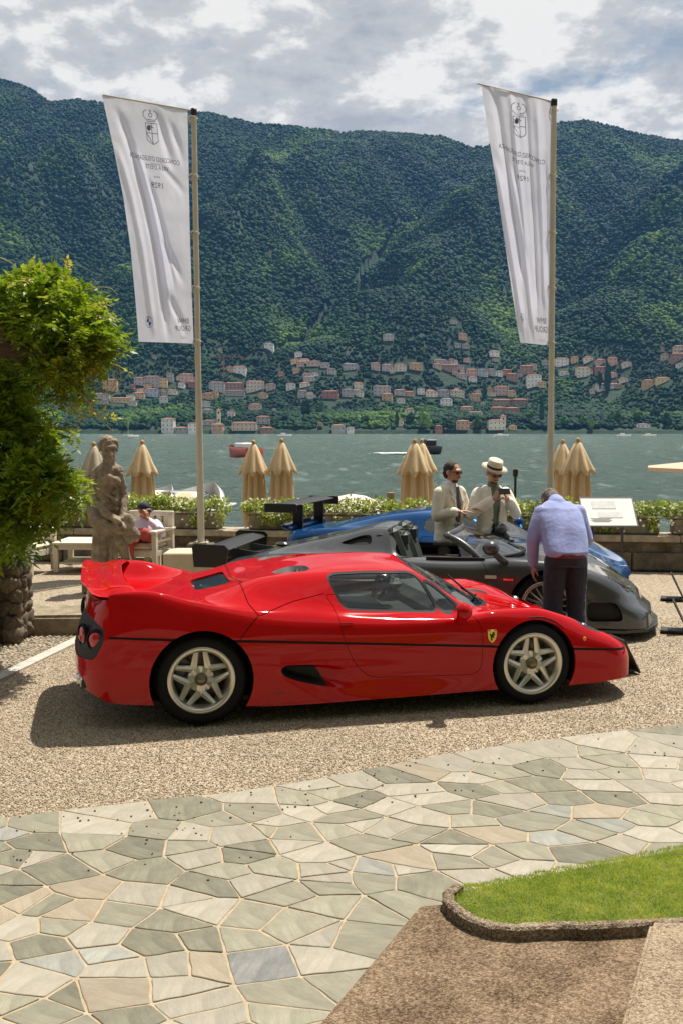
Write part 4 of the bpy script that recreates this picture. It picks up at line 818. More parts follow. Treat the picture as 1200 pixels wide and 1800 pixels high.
def flag(poleT, poleB_px, Yp, L_edge, R_edge, top_arm, label, label2, folds, fan, em, emb_t, seed, pole_foot):
    """L_edge/R_edge: edge points (picture position, put at pole distance) from top to bottom"""
    pt = atY(*poleT, Yp); pb = atY(*poleB_px, Yp); root = thing('flag_banner', label, 'flag', (pt[0], Yp, pole_foot))
    pole = thing('flagpole', label2, 'flagpole', (pb[0], Yp, pole_foot))
    lean = (pt[0] - pb[0])
    def loc(P): return Vector((P[0] - pb[0], P[1] - Yp, P[2] - pole_foot))
    Ht = pt[2] - pole_foot
    px_at = lambda z: lean * (z + pole_foot - pb[2]) / (pt[2] - pb[2])
    b = MB(); b.tube([(px_at(0), 0, 0), (px_at(Ht * .36), 0, Ht * .36)], [.055, .052], 24); b.build('mast', alu, pole); b = MB(); b.tube([(px_at(Ht * .36), 0, Ht * .36 + .001), (px_at(Ht), 0, Ht)], [.046, .040], 24); b.build('upper_mast', alu, pole)
    b = MB(); b.lathe([(.001, .06), (.045, .05), (.05, .02), (.05, -.05), (.04, -.06)], 16, (px_at(Ht), 0, Ht)); b.build('mast_cap', blackp, pole)
    b = MB(); b.box((0, 0, .012), (.22, .22, .024)); [b.tube([(sx * .08, sy * .08, .02), (sx * .08, sy * .08, .05)], .012, 6) for sx in (-1, 1) for sy in (-1, 1)]; b.build('base_plate', alu, pole)
    at_ = [atY(*q, Yp) for q in top_arm]; q0, q1 = loc(at_[0]), loc(at_[1]); MB().tube([q1, q0], .013, 8).build('arm', alu, pole)
    q = loc(atY(R_edge[-1][0] + 5, R_edge[-1][1] + 22, Yp)); b = MB(); b.tube([q + Vector((0, -.02, .06)), q + Vector((0, -.02, -.13))], [.026, .026], 10); b.build('weight', mat('flag_weight', (.55, .42, .24), .6), pole)
    # cloth
    Le = np.array([(a, b_) for a, b_ in L_edge], float); Re = np.array([(a, b_) for a, b_ in R_edge], float)
    def curve(E, t):
        k = np.linspace(0, 1, len(E)); return np.stack([np.interp(t, k, E[:, 0]), np.interp(t, k, E[:, 1])], -1)
    tt = np.linspace(0, 1, 400)
    def surf(s, t):
        s = np.asarray(s, float); t = np.asarray(t, float); a = curve(Le, t); c = curve(Re, t); q = a + (c - a) * s[..., None]
        x = (q[..., 0] - 600) / F_PX; bb = (900 - q[..., 1]) / F_PX
        dy = math.cos(PITCH) + bb * math.sin(PITCH); dz = -math.sin(PITCH) + bb * math.cos(PITCH)
        y = np.zeros_like(s)
        for (s0, s1, w, amp, t0, t1) in folds:                    # a fold runs from (s0 at t0) to (s1 at t1)
            c_ = s0 + (s1 - s0) * np.clip((t - t0) / (t1 - t0), 0, 1) ** 0.8; env = smooth01((t - t0) / .12 + .25) * smooth01((t1 - t) / .15)
            y += .7 * amp * env * np.exp(-((s - c_) / w) ** 2)
        y += .05 * np.sin(t * 9 + s * 3 + seed) * s * (1 - s) * 2 + .03 * (fbm(s * 5 + seed, t * 9, 3) - .45)
        y -= fan * (1 - s) * t
        Yw = Yp - .0 + y
        return np.stack([x / dy * Yp, Yw, dz / dy * Yp + CAM_H], -1)
    nu, nv = 70, 190; S, T = np.meshgrid(np.linspace(0, 1, nu), np.linspace(0, 1, nv), indexing='ij'); P = surf(S, T).reshape(-1, 3); org = np.array([pt[0], Yp, pole_foot])
    link('cloth', np_mesh('cloth', P - org, grid_faces(nu, nv)), flagm, root)
    def printed(name, V2, Fc, m, off=-.006):
        p = surf(V2[:, 0], V2[:, 1]) - org; p[:, 1] += off; b = MB(); b.add(p, Fc); b.build(name, m, root, flip=False)
    asp = (np.linalg.norm(Re[0] - Le[0])) / abs(Re[-1][1] - Re[0][1])        # s unit per t unit
    def txt(name, s, cs, ct, size, m, wsc=1.0):
        V, Fc = text_mesh(s, wsc); printed(name, np.stack([cs - V[:, 0] * size, ct - V[:, 1] * size * asp], 1), Fc, m)
    e0, e1, e2, e3, es = em
    txt('lettering', "CONCORSO D'ELEGANZA", e0, e1, es, inkm, .78); txt('lettering', "VILLA D'ESTE", e0 + .015, e1 + es * asp * 1.25, es, inkm, .78)
    txt('lettering', 'since', e0, e1 + es * asp * 2.55, es * .6, inkm); txt('lettering', '1929', e0, e1 + es * asp * 4.1, es * 1.25, inkm)
    # crest: crown over quartered shield, drawn in thin lines
    def strokes(name, lines, w, m):
        V = []; Fc = []
        for ln in lines:
            for (a, b_) in zip(ln[:-1], ln[1:]):
                a, b_ = np.array(a), np.array(b_); d = b_ - a; l = np.linalg.norm(d) + 1e-9; n = np.array([-d[1], d[0]]) / l * w / 2; k = len(V); V += [a - n, b_ - n, b_ + n, a + n]; Fc.append((k, k + 1, k + 2, k + 3))
        V = np.array(V); printed(name, np.stack([e0 - V[:, 0] * es, emb_t - V[:, 1] * es * asp], 1), Fc, m)
    arc = lambda cx, cy, r, a0, a1, n=10, k=1.0: [(cx + r * math.cos(a0 + (a1 - a0) * i / n), cy + k * r * math.sin(a0 + (a1 - a0) * i / n)) for i in range(n + 1)]
    shield = [(-1, 1.6), (1, 1.6), (1, -1.0), (.55, -1.35), (0, -1.6), (-.55, -1.35), (-1, -1.0), (-1, 1.6)]
    strokes('crest', [shield, [(0, 1.6), (0, -1.6)], [(-1, .1), (1, .1)], [(1, .1), (0, -1.5)], [(-.8, 1.9), (.8, 1.9)], [(-.8, 2.15), (.8, 2.15)], arc(-.5, 2.9, .75, -1.9, -4.6), arc(.5, 2.9, .75, -1.24, 1.46), arc(0, 2.9, .3, 0, 6.28), [(0, 3.2), (0, 3.8)], [(-.2, 3.55), (.2, 3.55)]] + [arc(.5, .8, .2 + .1 * k, 0, 6.28, 8) for k in range(2)], .1, inkm)
    strokes('crest_eagle', [[(-.75 + .5, .95), (-.5 + 1.0, 1.3)], [(.5, 1.35), (.5, .35)], [(.2, 1.15), (.5, .8), (.8, 1.15)], [(.2, .6), (.5, .8), (.8, .6)]], .16, inkm)
    strokes('rule', [[(-.9, -4.55), (.9, -4.55)]], .06, inkm)
    # roundel and group lettering at the foot
    (rs, rt, rr, squeeze), (gs_, gt_, gsz) = e2, e3
    def disc(name, r0, r1, a0, a1, m, off, n=20):
        A = np.linspace(a0, a1, n); V = np.concatenate([np.stack([rs + np.cos(A) * r0 * squeeze, rt + np.sin(A) * r0 * asp], 1), np.stack([rs + np.cos(A) * r1 * squeeze, rt + np.sin(A) * r1 * asp], 1)])
        printed(name, V, [(i, i + 1, n + i + 1, n + i) for i in range(n - 1)], m, off)
    disc('roundel_ring', rr * .93, rr, 0, 2 * math.pi, inkm, -.006); disc('roundel_ring', rr * .58, rr * .62, 0, 2 * math.pi, inkm, -.0065)
    for k in (0, 2): disc('roundel_quarter', .001, rr * .58, k * math.pi / 2, (k + 1) * math.pi / 2, bluem, -.006, 8)
    V, Fc = text_mesh('BMW'); printed('roundel_lettering', np.stack([rs - V[:, 0] * rr * .36 * squeeze, rt - rr * .66 * asp - V[:, 1] * rr * .36 * asp], 1), Fc, inkm)
    txt('lettering', 'BMW', gs_, gt_, gsz, inkm); txt('lettering', 'GROUP', gs_ - .01, gt_ + gsz * asp * 1.0, gsz, inkm); txt('lettering', 'CLASSIC', gs_, gt_ + gsz * asp * 2.1, gsz * .42, greym)
    # ties to the pole
    for k, t_ in enumerate((.03, .27, .52, .76, .985)):
        a = surf(np.array([.995]), np.array([t_]))[0] - org + np.array([pt[0] - pb[0], 0, 0]); zc = a[2]; cx = px_at(zc)
        loop = [(cx + .062 * math.cos(q), .062 * math.sin(q), zc - .02 * math.cos(q)) for q in np.linspace(0, 6.283, 14)]
        b = MB(); b.tube(loop, .007, 6, caps=False); b.tube([(a[0], a[1], a[2]), (cx - .06, 0, zc)], .007, 6); b.tube([(cx - .06, -.02, zc), (cx - .075, -.03, zc - .07), (cx - .05, -.04, zc - .1), (cx - .04, -.03, zc - .03)], .006, 6); b.build('tie', ropem, pole)
flag((341, 197), (354, 955), 16.1, [(180, 168), (200, 258), (219, 350), (232, 440), (241, 530), (247, 602)], [(330, 193), (332, 300), (334, 400), (337, 500), (341, 604)], [(181, 167), (341, 195)],
     'left white event banner showing reversed printing', 'left tall aluminium flagpole beside the seated man', [(.15, .55, .05, -.10, .05, 1.0), (.30, .62, .04, .09, .2, .9), (.62, .80, .05, -.09, .03, .30), (.78, .95, .04, -.08, .06, .26), (.40, .72, .035, -.08, .3, .8), (.05, .30, .05, .07, .2, 1.0), (.62, .96, .06, -.09, .25, .38), (.5, .9, .05, -.08, .55, .78), (.45, .92, .06, -.07, .74, 1.0)],
     .12, (.55, .235, (.21, .905, .075, .85), (.83, .915, .085), .072), .125, 1.0, .36)
flag((973, 180), (966, 880), 16.3, [(845, 150), (858, 240), (872, 330), (884, 420), (897, 510), (911, 603)], [(968, 178), (967, 300), (966, 400), (965, 500), (963, 607)], [(838, 147), (972, 179)],
     'right white event banner narrowing towards its foot, printing reversed', 'right tall aluminium flagpole behind the bending man', [(.16, .30, .05, -.10, .0, .8), (.42, .50, .04, .10, .0, .7), (.62, .66, .04, -.09, .0, .9), (.80, .90, .05, .09, .0, .9), (.30, .55, .05, .08, .3, 1.0), (.05, .2, .06, .08, .3, 1.0), (.9, .93, .03, -.08, .2, .75)],
     .10, (.52, .235, (.20, .905, .07, .6), (.78, .915, .12), .082), .125, 4.0, -.3)
p = on_wall(-2.0, -.1); t_ = MB(); t_.box((0, 0, .18), (.42, .42, .36), bev=.02)
tag(t_.build('flagpole_pedestal', wallm, None, (atY(354, 955, 16.1)[0], 16.1, 0)), 'dark stone pedestal under the left flagpole', 'pedestal')
# pale concrete block
q0 = gnd(287, 1013); b = MB(); b.box((.62, .35, .17), (1.24, .7, .34), bev=.015)
tag(b.build('concrete_block', mat('pale_concrete', (.46, .38, .26), .85, color2=(.56, .48, .36), vscale=6, bump=.3), None, (q0[0], q0[1], 0)), 'pale rectangular concrete block beside the white armchair', 'block')

# ================================================================ FURNITURE
wht = mat('white_paint', (0.62, 0.56, 0.45), 0.55, var=.08, vscale=12, bump=.15, bscale=60)
q = gnd(92, 1006); tb = thing('garden_table', 'low white slatted wooden table behind the statue', 'table', (q[0], q[1], 0), W_RZ * .3)
Wt, Dt, Ht_ = 1.5, .85, .45
for k in range(7): MB().box((Wt / 2, (k + .5) * Dt / 7, Ht_ - .015), (Wt, Dt / 7 - .008, .03), bev=.004).build('slat', wht, tb)
for sx in (.05, Wt - .05):
    for sy in (.05, Dt - .05): MB().box((sx, sy, (Ht_ - .03) / 2), (.075, .075, Ht_ - .03)).build('leg', wht, tb)
b = MB(); b.box((Wt / 2, .05, Ht_ - .07), (Wt - .18, .03, .08)); b.box((Wt / 2, Dt - .05, Ht_ - .07), (Wt - .18, .03, .08)); b.build('apron', wht, tb)
for k in range(5): MB().box((Wt / 2, .12 + k * .15, .13), (Wt - .2, .12, .022)).build('shelf_slat', wht, tb)
gl = thing('wine_glass', 'stemmed glass standing on the low white table', 'glass', (q[0] + .78, q[1] + .35, Ht_ + .002))
gm = mat('clear_glass', (.95, .95, .95), .02, trans=1.0, ior=1.45)
MB().lathe([(.035, 0), (.034, .004), (.006, .008), (.005, .09), (.02, .105), (.04, .14), (.042, .17), (.034, .21), (.032, .21), (.039, .17), (.037, .142), (.015, .108), (.001, .102)], 18).build('bowl_and_stem', gm, gl)
MB().lathe([(.001, .108), (.014, .11), (.0355, .142), (.036, .15), (.001, .15)], 16).build('water', mat('glass_water', (.8, .8, .75), .05, trans=.9, ior=1.33), gl)
cush = mat('cushion', (.66, .58, .44), .9, bump=.2, bscale=20)
def armchair(x, y, rz, label, scale=1.0):
    """white slatted garden armchair, seat faces local -y"""
    t = thing('garden_armchair', label, 'chair', (x, y, 0), rz, 'white garden armchairs'); t.scale = (scale,) * 3
    for sx in (-.33, .33):
        MB().box((sx, -.30, .31), (.07, .07, .62)).build('leg', wht, t); MB().box((sx, .32, .42), (.07, .07, .84)).build('leg', wht, t)
        MB().box((sx, 0, .635), (.1, .78, .035), bev=.008).build('armrest', wht, t)
        b = MB(); b.box((sx, 0, .30), (.04, .58, .07)); b.box((sx, 0, .48), (.025, .58, .03)); b.build('side_rail', wht, t)
    MB().box((0, -.31, .30), (.6, .035, .08)).build('front_rail', wht, t)
    for k in range(5): MB().box((0, -.26 + k * .13, .345), (.6, .1, .022)).build('seat_slat', wht, t)
    for k in range(5): MB().box((-.24 + k * .12, .33, .62), (.075, .025, .5)).build('back_slat', wht, t)
    MB().box((0, .33, .86), (.74, .05, .08), bev=.01).build('back_rail', wht, t)
    MB().box((0, -.02, .40), (.56, .6, .09), bev=.04).build('cushion', cush, t)
    return t
q = gnd(268, 1009)
armchair(q[0] - .20, q[1] + .36, R(-14), 'white slatted garden armchair the man in red trousers sits in')
SEAT = (q[0] - .20, q[1] + .36, R(-14))
q2 = gnd(28, 1012); armchair(q2[0], q2[1] + .45, R(75), 'white slatted garden armchair half hidden under the wisteria')
# information board
bp_ = atY(1068, 900, 14.6); ib = thing('information_board', 'white tilted information board on two thin posts', 'sign', (bp_[0], 14.6, 0))
M_ = Matrix.Rotation(R(48), 4, 'X'); bz = bp_[2]
MB().box((0, 0, bz), (.74, .5, .02), M=M_).build('panel', mat('board_white', (.78, .77, .72), .5), ib)
def on_board(u, v, w, h, m, name): MB().box(Vector((0, 0, bz)) + M_ @ Vector((u, v, .012)), (w, h, .004), M=M_).build(name, m, ib)
b = MB()
for c, d in (((0, .255, 0), (.77, .012, .03)), ((0, -.255, 0), (.77, .012, .03)), ((.379, 0, 0), (.012, .5, .03)), ((-.379, 0, 0), (.012, .5, .03))): b.box(Vector((0, 0, bz)) + M_ @ Vector(c), d, M=M_)
b.build('frame', mat('board_frame', (.12, .12, .12), .5), ib)
on_board(-.05, .12, .34, .14, mat('print_grey', (.55, .56, .54), .6, color2=(.72, .72, .69), vscale=16), 'printed_picture'); on_board(.02, -.06, .34, .10, mat('print_grey', (0, 0, 0)), 'printed_picture')
for k in range(6): on_board(-.12, -.14 - k * .012 + .02, .3 - .04 * (k % 3), .004, mat('print_text', (.5, .5, .5), .6), 'text_line')
for sx in (-.2, .22): MB().box((sx, .05, (bz - .02) / 2), (.03, .03, bz - .02)).build('post', mat('board_post', (.07, .06, .055), .6), ib)
# sign stands on the gravel, seen edge on
blk = mat('stand_black', (.02, .02, .022), .5)
for px, py, lab in ((1160, 1052, 'thin black sign stand on gravel in front of the blue car'), (1160, 1108, 'thin black sign stand on gravel in front of the grey roadster')):
    q = gnd(px, py); t = thing('sign_stand', lab, 'sign', (q[0], q[1], 0), R(-18), 'black sign stands')
    MB().box((.14, 0, .012), (.28, .2, .024), bev=.004).build('foot', blk, t); MB().box((.20, .03, .17), (.012, .22, .36), M=Matrix.Rotation(R(-26), 4, 'Y')).build('panel', blk, t)
t = thing('sign_stand', 'black sign stand leaning right in front of the red car nose', 'sign', (*gnd(1118, 1181)[:2], 0), R(12), 'black sign stands')
MB().box((-.06, .12, .145), (.014, .30, .34), M=Matrix.Rotation(R(-28), 4, 'Y')).build('panel', blk, t); MB().box((-.12, .12, .012), (.3, .24, .02)).build('foot', blk, t)
q = atY(905, 828, 17.6); t = thing('mooring_lamp', 'slim dark dock lamp post right of the man in the white hat', 'lamp', (q[0], 17.6, -1.1))
MB().tube([(0, 0, 0), (0, 0, q[2] + 1.05)], .022, 8).build('post', blk, t); MB().lathe([(.03, 0), (.045, .02), (.045, .10), (.055, .11), (.02, .14)], 10, (0, 0, q[2] + 1.0)).build('lamp_head', blk, t)

# ================================================================ BOATS
bw = mat('boat_white', (.72, .72, .70), .25, coat=.3); bd = mat('boat_dark', (.03, .035, .05), .35); brd = mat('boat_red', (.38, .06, .035), .35); teak = mat('boat_teak', (.45, .34, .2), .6)
def hull(b, L, W, H, flare=.12, n=17):
    """boat hull along +x (bow at +x)"""
    V = []; 
    for i in range(n):
        u = i / (n - 1); w = W / 2 * (1 - max(0, (u - .35) / .65) ** 2.2); x = u * L - L / 2; sh = H * (1 + .25 * u * u)
        V += [(x, 0, -H * .25), (x, -w * .75, 0), (x, -w, sh), (x, -w * .86, sh + .02), (x, w * .86, sh + .02), (x, w, sh), (x, w * .75, 0)]
    Fc = [(i * 7 + k, (i + 1) * 7 + k, (i + 1) * 7 + (k + 1) % 7, i * 7 + (k + 1) % 7) for i in range(n - 1) for k in range(7) if k != 3] + [tuple(range(7))]
    b.add(V, Fc, True); return b
def speedboat(px, py, Y, rz, L, label, cover=False):
    p = atY(px, py, Y); t = thing('moored_motorboat', label, 'boat', (p[0], Y, LAKE_Z + .25), rz, 'motorboats moored behind the wall'); top = p[2] - LAKE_Z - .25
    H = max(.7, top - (.75 if cover else .42)); hull(MB(), L, 2.1, H).build('hull', bw, t)
    MB().box((L * .1, 0, H + .02), (L * .62, 1.5, .06), bev=.02).build('deck', bw, t)
    if cover:
        V, Fq = fold_lathe([(H + .72, .03, 0), (H + .66, .3, .2), (H + .45, .7, .5), (H + .1, .95, .5), (H, 1.0, .3)], 10, .05, 80, 3); V[:, 0] *= 1.7
        link('canvas_cover', np_mesh('cover', V, Fq), mat('boat_cover', (.70, .60, .50), .85, transl=.1), t)
    else:
        W_ = []
        for r_, z_ in ((.92, H + .05), (.86, H + .42)):
            W_ += [(-.5 + 1.1 * math.cos(a) * r_, .95 * math.sin(a) * r_, z_) for a in np.linspace(-1.9, 1.9, 15)]
        MB().add(W_, [(i, i + 1, 16 + i, 15 + i) for i in range(14)], True).build('windscreen', glass_mat('boat_glass', (.6, .65, .65), .2), t)
        MB().tube([W_[15 + i] for i in range(15)], .03, 8).build('windscreen_frame', mat('chrome', (.8, .8, .8), .15, metal=1), t)
        for sy in (-.45, .45):
            MB().box((-.55, sy, H + .26), (.55, .6, .42), bev=.1).build('seat', mat('boat_seat', (.70, .62, .42), .7), t)
        MB().box((-1.4, 0, H + .16), (.6, 1.6, .3), bev=.08).build('sunbed', mat('boat_seat', (.7, .62, .42), .7), t)
        MB().box((-.1, 0, H + .18), (.3, 1.5, .3), bev=.06).build('dashboard', bw, t)
    return t
speedboat(312, 866, 23.0, R(80), 5.5, 'white motorboat with tan seats moored left of the left flagpole')
speedboat(205, 872, 22.0, R(70), 4.8, 'white motorboat bow showing just right of the statue')
speedboat(617, 866, 22.5, R(70), 5.0, 'moored boat under a cream canvas cover behind the blue car wing', True)
p = atY(497, 862, 22.0); t = thing('moored_dark_boat', 'dark blue boat behind the pair of closed parasols', 'boat', (p[0], 22.0, LAKE_Z + .2), R(75))
hull(MB(), 5, 1.9, 1.0).build('hull', bd, t); MB().box((-.3, 0, 1.3), (1.2, 1.3, .5), bev=.12).build('cabin', bd, t); MB().box((1, 0, 1.05), (2, 1.2, .08)).build('deck', bw, t)
wake_m = mat('wake_foam', (.75, .78, .76), .7, var=.15, vscale=1.2)
def lake_boat(px, py, rz, L, W, H, m, label, cabin=None, wake=None, kind='motorboat'):
    g = gnd(px, py, LAKE_Z + .1); t = thing(kind, label, 'boat', (g[0], g[1], LAKE_Z + .12), rz, 'boats under way on the lake')
    hull(MB(), L, W, H).build('hull', m, t); MB().box((L * .05, 0, H + .02), (L * .6, W * .7, .06)).build('deck', teak, t)
    if cabin: MB().box((-L * .08, 0, H + cabin / 2), (L * .3, W * .7, cabin), bev=.15).build('cabin', m if m is not brd else bw, t)
    MB().box((L * .1, 0, H + .3), (.1, W * .7, .5), M=Matrix.Rotation(-.5, 4, 'Y')).build('windscreen', glass_mat('boat_glass'), t)
    if wake:
        w = MB(); rr = random.Random(px); 
        for k in range(wake[0]):
            u = rr.random(); x = -L / 2 - u * wake[1]; w.ball((x, rr.uniform(-1, 1) * (W * .4 + u * wake[2]), -.02), rr.uniform(.25, .8) * (1 - .5 * u), 7, 5, (1.6, 1, .35))
        f = w.build('wake', wake_m, t, flip=False); f['kind'] = 'stuff'
    return t
lake_boat(426, 806, R(120), 9, 2.8, 1.5, brd, 'red wooden motorboat crossing the lake left of the parasol pair', .8, (30, 4, 1.5))
lake_boat(752, 797, R(100), 9, 2.8, 1.3, bd, 'dark motorboat on the lake just right of the closed parasols', 1.2)
lake_boat(742, 797, R(2), 3, 1.2, .5, bw, 'low white launch throwing a wake left of the dark motorboat', None, (70, 8, .8), 'launch')
for px, rz, lab, c in ((235, 20, 'small white boat far out left of the left flagpole', 0), (500, 10, 'small white boat near the far shore above the parasol pair', 1.2), (1095, 0, 'first white boat near the far right shore', 1), (1140, 8, 'second white boat near the far right shore', 0.8), (880, 0, 'white boat near the far shore left of the right flagpole', .8)):
    lake_boat(px, 768 if px > 300 else 770, R(rz), 10 if px > 300 else 6, 3, 1.3, bw, lab, c)
g = gnd(226, 767, LAKE_Z); t = thing('sailing_boat', 'small moored sailing boat with bare mast above the statue parasol', 'boat', (g[0], g[1], LAKE_Z + .1)); hull(MB(), 8, 2.4, 1.0).build('hull', bw, t); MB().tube([(0, 0, 1), (0, 0, 11)], .12, 6).build('mast', alu, t)
for px, py, lab in ((686, 882, 'weathered wooden mooring pile left of the two men'), (536, 905, 'wooden mooring pile behind the blue car wing')):
    q = atY(px, py - 16, 17.9); t = MB(); t.tube([(0, 0, 0), (0, 0, q[2] + 2.1)], [.08, .07], 10); tag(t.build('mooring_pile', mat('wood_pile', (.33, .22, .11), .85, var=.3, vscale=6), None, (q[0], 17.9, -2.1)), lab, 'post')

# ================================================================ WISTERIA PERGOLA
wl = mat('wisteria_leaf', (0.055, 0.14, 0.008), 0.45, color2=(0.34, 0.43, 0.025), vscale=3.2, transl=0.45, spec=.35)
wyl = mat('wisteria_young_leaf', (0.30, 0.34, 0.03), 0.5, color2=(.46, .40, .06), vscale=6, transl=0.45)
pg = thing('wisteria_pergola', 'wooden pergola corner overgrown with lush green wisteria at left', 'plant', (-3.3, 9.4, 0))
pm = mat('pergola_wood', (.10, .06, .04), .85, var=.3, vscale=5, bump=.4, stretch=(1, 8, 8))
def W2(px, py, Y=9.4): p = atY(px, py, Y); return np.array([p[0] + 3.3, p[1] - 9.4, p[2]])
b0 = W2(113, 616); MB().box((b0[0] - 1.6, b0[1], b0[2]), (3.2, .12, .13)).build('beam', pm, pg); MB().box((b0[0] - 1.6, b0[1] + 1.2, b0[2]), (3.2, .12, .13)).build('beam', pm, pg)
for k in range(4): MB().box((b0[0] - .5 - k * .6, .6, b0[2] + .13), (.08, 1.7, .12)).build('rafter', pm, pg)
MB().box((b0[0] - 1.45, 0, b0[2] / 2 - .05), (.16, .16, b0[2] - .1)).build('post', pm, pg)
st = MB(); rr = random.Random(3)
for k in range(5):
    pts = [(-.9 + rr.uniform(-.1, .1), rr.uniform(-.1, .3), 0.6)]; 
    for j in range(8): pts.append((pts[-1][0] + rr.uniform(-.06, .16), pts[-1][1] + rr.uniform(-.1, .1), pts[-1][2] + .3))
    st.tube(pts, [.035 - .003 * j for j in range(9)], 7)
st.build('stem', mat('vine_bark', (.12, .08, .05), .9, var=.3), pg)
def wisteria(blobs, seed, leaflet=.07):
    r = np.random.default_rng(seed); Vs = []
    for (px, py, Y, rx, ry, rz_, n) in blobs:
        c = W2(px, py, Y); d = r.normal(size=(n, 3)); d /= np.linalg.norm(d, axis=1)[:, None]; d *= (r.random(n) ** .33)[:, None]; P = c + d * np.array([rx, ry, rz_])
        out = d * np.array([1, 1, .6]) + r.normal(size=(n, 3)) * .5; out[:, 2] += .25; out[:, 1] -= .2; out /= np.linalg.norm(out, axis=1)[:, None]
        Ln = .14 + .08 * r.random(n); side = np.cross(out, np.array([0, 0, 1.0])); side /= np.linalg.norm(side, axis=1)[:, None] + 1e-9
        tw = r.normal(size=n) * .5; upv = np.cross(side, out); side2 = side * np.cos(tw)[:, None] + upv * np.sin(tw)[:, None]
        for k in range(11):                                       # rachis droops; leaflets in pairs plus a terminal one
            u = .2 + .8 * (k // 2) / 5; base = P + out * (Ln * u)[:, None]; base[:, 2] -= Ln * .35 * u * u
            sg = 0 if k == 10 else (1 if k % 2 else -1)
            t = out * (.5 if sg else 1) + side2 * sg * .9; t[:, 2] -= .15 + .2 * u; t += r.normal(size=(n, 3)) * .12; t /= np.linalg.norm(t, axis=1)[:, None]
            nb = np.cross(t, upv + r.normal(size=(n, 3)) * .3); nb /= np.linalg.norm(nb, axis=1)[:, None] + 1e-9
            s_ = (leaflet * (.75 + .5 * r.random(n)))[:, None]; Vs.append(np.stack([base, base + t * s_ * .4 + nb * s_ * .21, base + t * s_, base + t * s_ * .4 - nb * s_ * .21], 1))
    V = np.concatenate(Vs).reshape(-1, 3); return V, np.arange(len(V)).reshape(-1, 4)
UP = [(95, 560, 9.4, .42, .45, .34, 330), (35, 535, 9.6, .5, .5, .24, 300), (140, 590, 9.2, .28, .35, .22, 210), (70, 502, 9.5, .28, .35, .10, 80), (165, 615, 9.3, .16, .25, .16, 90), (-40, 590, 9.7, .4, .5, .35, 170), (110, 650, 9.3, .26, .3, .14, 130), (50, 660, 9.7, .38, .3, .16, 130), (-10, 720, 9.8, .30, .35, .35, 220), (20, 775, 9.6, .28, .3, .2, 170), (45, 830, 9.4, .34, .3, .18, 260), (90, 850, 9.2, .24, .28, .12, 130), (110, 875, 9.2, .14, .2, .08, 50), (10, 890, 9.4, .30, .3, .2, 220), (45, 915, 9.3, .2, .22, .12, 110), (-60, 760, 9.9, .5, .5, 1.0, 320), (10, 945, 9.4, .16, .2, .12, 60), (190, 600, 9.2, .09, .15, .09, 20), (25, 700, 10.1, .35, .2, .35, 160), (65, 790, 9.9, .18, .22, .12, 70), (0, 850, 10.1, .35, .2, .4, 160), (125, 690, 9.5, .12, .15, .08, 30), (45, 735, 9.8, .14, .15, .18, 50), (95, 760, 9.6, .10, .12, .06, 16)]
V, Fq = wisteria(UP, 21); o = link('crown', np_mesh('crown', V, Fq, False), wl, pg); o['kind'] = 'stuff'
YG = [(155, 720, 9.2, .05, .08, .06, 5), (175, 735, 9.2, .03, .05, .05, 5), (90, 492, 9.3, .3, .3, .06, 9), (185, 640, 9.1, .08, .1, .12, 7), (120, 520, 9.2, .15, .2, .1, 7), (30, 500, 9.4, .25, .3, .06, 7), (150, 560, 9.1, .1, .1, .15, 6)]
V, Fq = wisteria(YG, 5, .06); o = link('young_shoots', np_mesh('young_shoots', V, Fq, False), wyl, pg); o['kind'] = 'stuff'
for pts in ([(190, 600), (207, 640), (213, 660), (205, 685), (185, 692), (172, 680)], [(140, 690), (165, 720), (185, 745), (200, 758)], [(0, 453), (20, 462), (35, 478)], [(95, 490), (112, 480), (118, 492)], [(150, 510), (175, 505), (195, 507), (207, 518)], [(180, 600), (203, 635), (205, 665), (193, 690)], [(160, 560), (180, 590), (190, 620)]):
    P = dens([W2(x, y, 9.15) for x, y in pts], 5); td = MB(); td.tube(P, [.006 - .004 * i / len(P) for i in range(len(P))], 5); td.build('tendril', mat('tendril', (.28, .26, .07), .6), pg)
# fern-like tuft on the rough wall
V, Fq = leaf_cloud(700, -3.55 + .1, 10.3, .93, .33, .25, .2, .16, 77, droop=.0, asp=.12, normal_up=.2)
tag(link('grass_tuft', np_mesh('grass_tuft', V, Fq, False), mat('tuft_leaf', (.03, .07, .012), .6, color2=(.10, .14, .03), vscale=6, transl=.3)), 'dark green leafy tuft growing on the rough stone wall', 'plant')
# ================================================================ CARS: lofted skins cut into panels
def pchip(xk, Y, x):
    """monotone cubic through keys; Y (n, ...)"""
    xk = np.asarray(xk, float); Y = np.asarray(Y, float); h = np.diff(xk); sh = (-1,) + (1,) * (Y.ndim - 1); d = np.diff(Y, axis=0) / h.reshape(sh)
    m = np.zeros_like(Y); m[0] = d[0]; m[-1] = d[-1]
    w1 = (2 * h[1:] + h[:-1]).reshape(sh); w2 = (h[1:] + 2 * h[:-1]).reshape(sh); a, b = d[:-1], d[1:]
    with np.errstate(divide='ignore', invalid='ignore'): hm = (w1 + w2) / (w1 / a + w2 / b)
    soft = 0.5 * (a + b) * 0.35
    m[1:-1] = np.where(a * b > 0, np.nan_to_num(hm), soft * 0)
    i = np.clip(np.searchsorted(xk, x) - 1, 0, len(xk) - 2); t = ((x - xk[i]) / h[i]).reshape(sh); H = h[i].reshape(sh)
    return (1 + 2 * t) * (1 - t) ** 2 * Y[i] + t * (1 - t) ** 2 * H * m[i] + t * t * (3 - 2 * t) * Y[i + 1] + t * t * (t - 1) * H * m[i + 1]
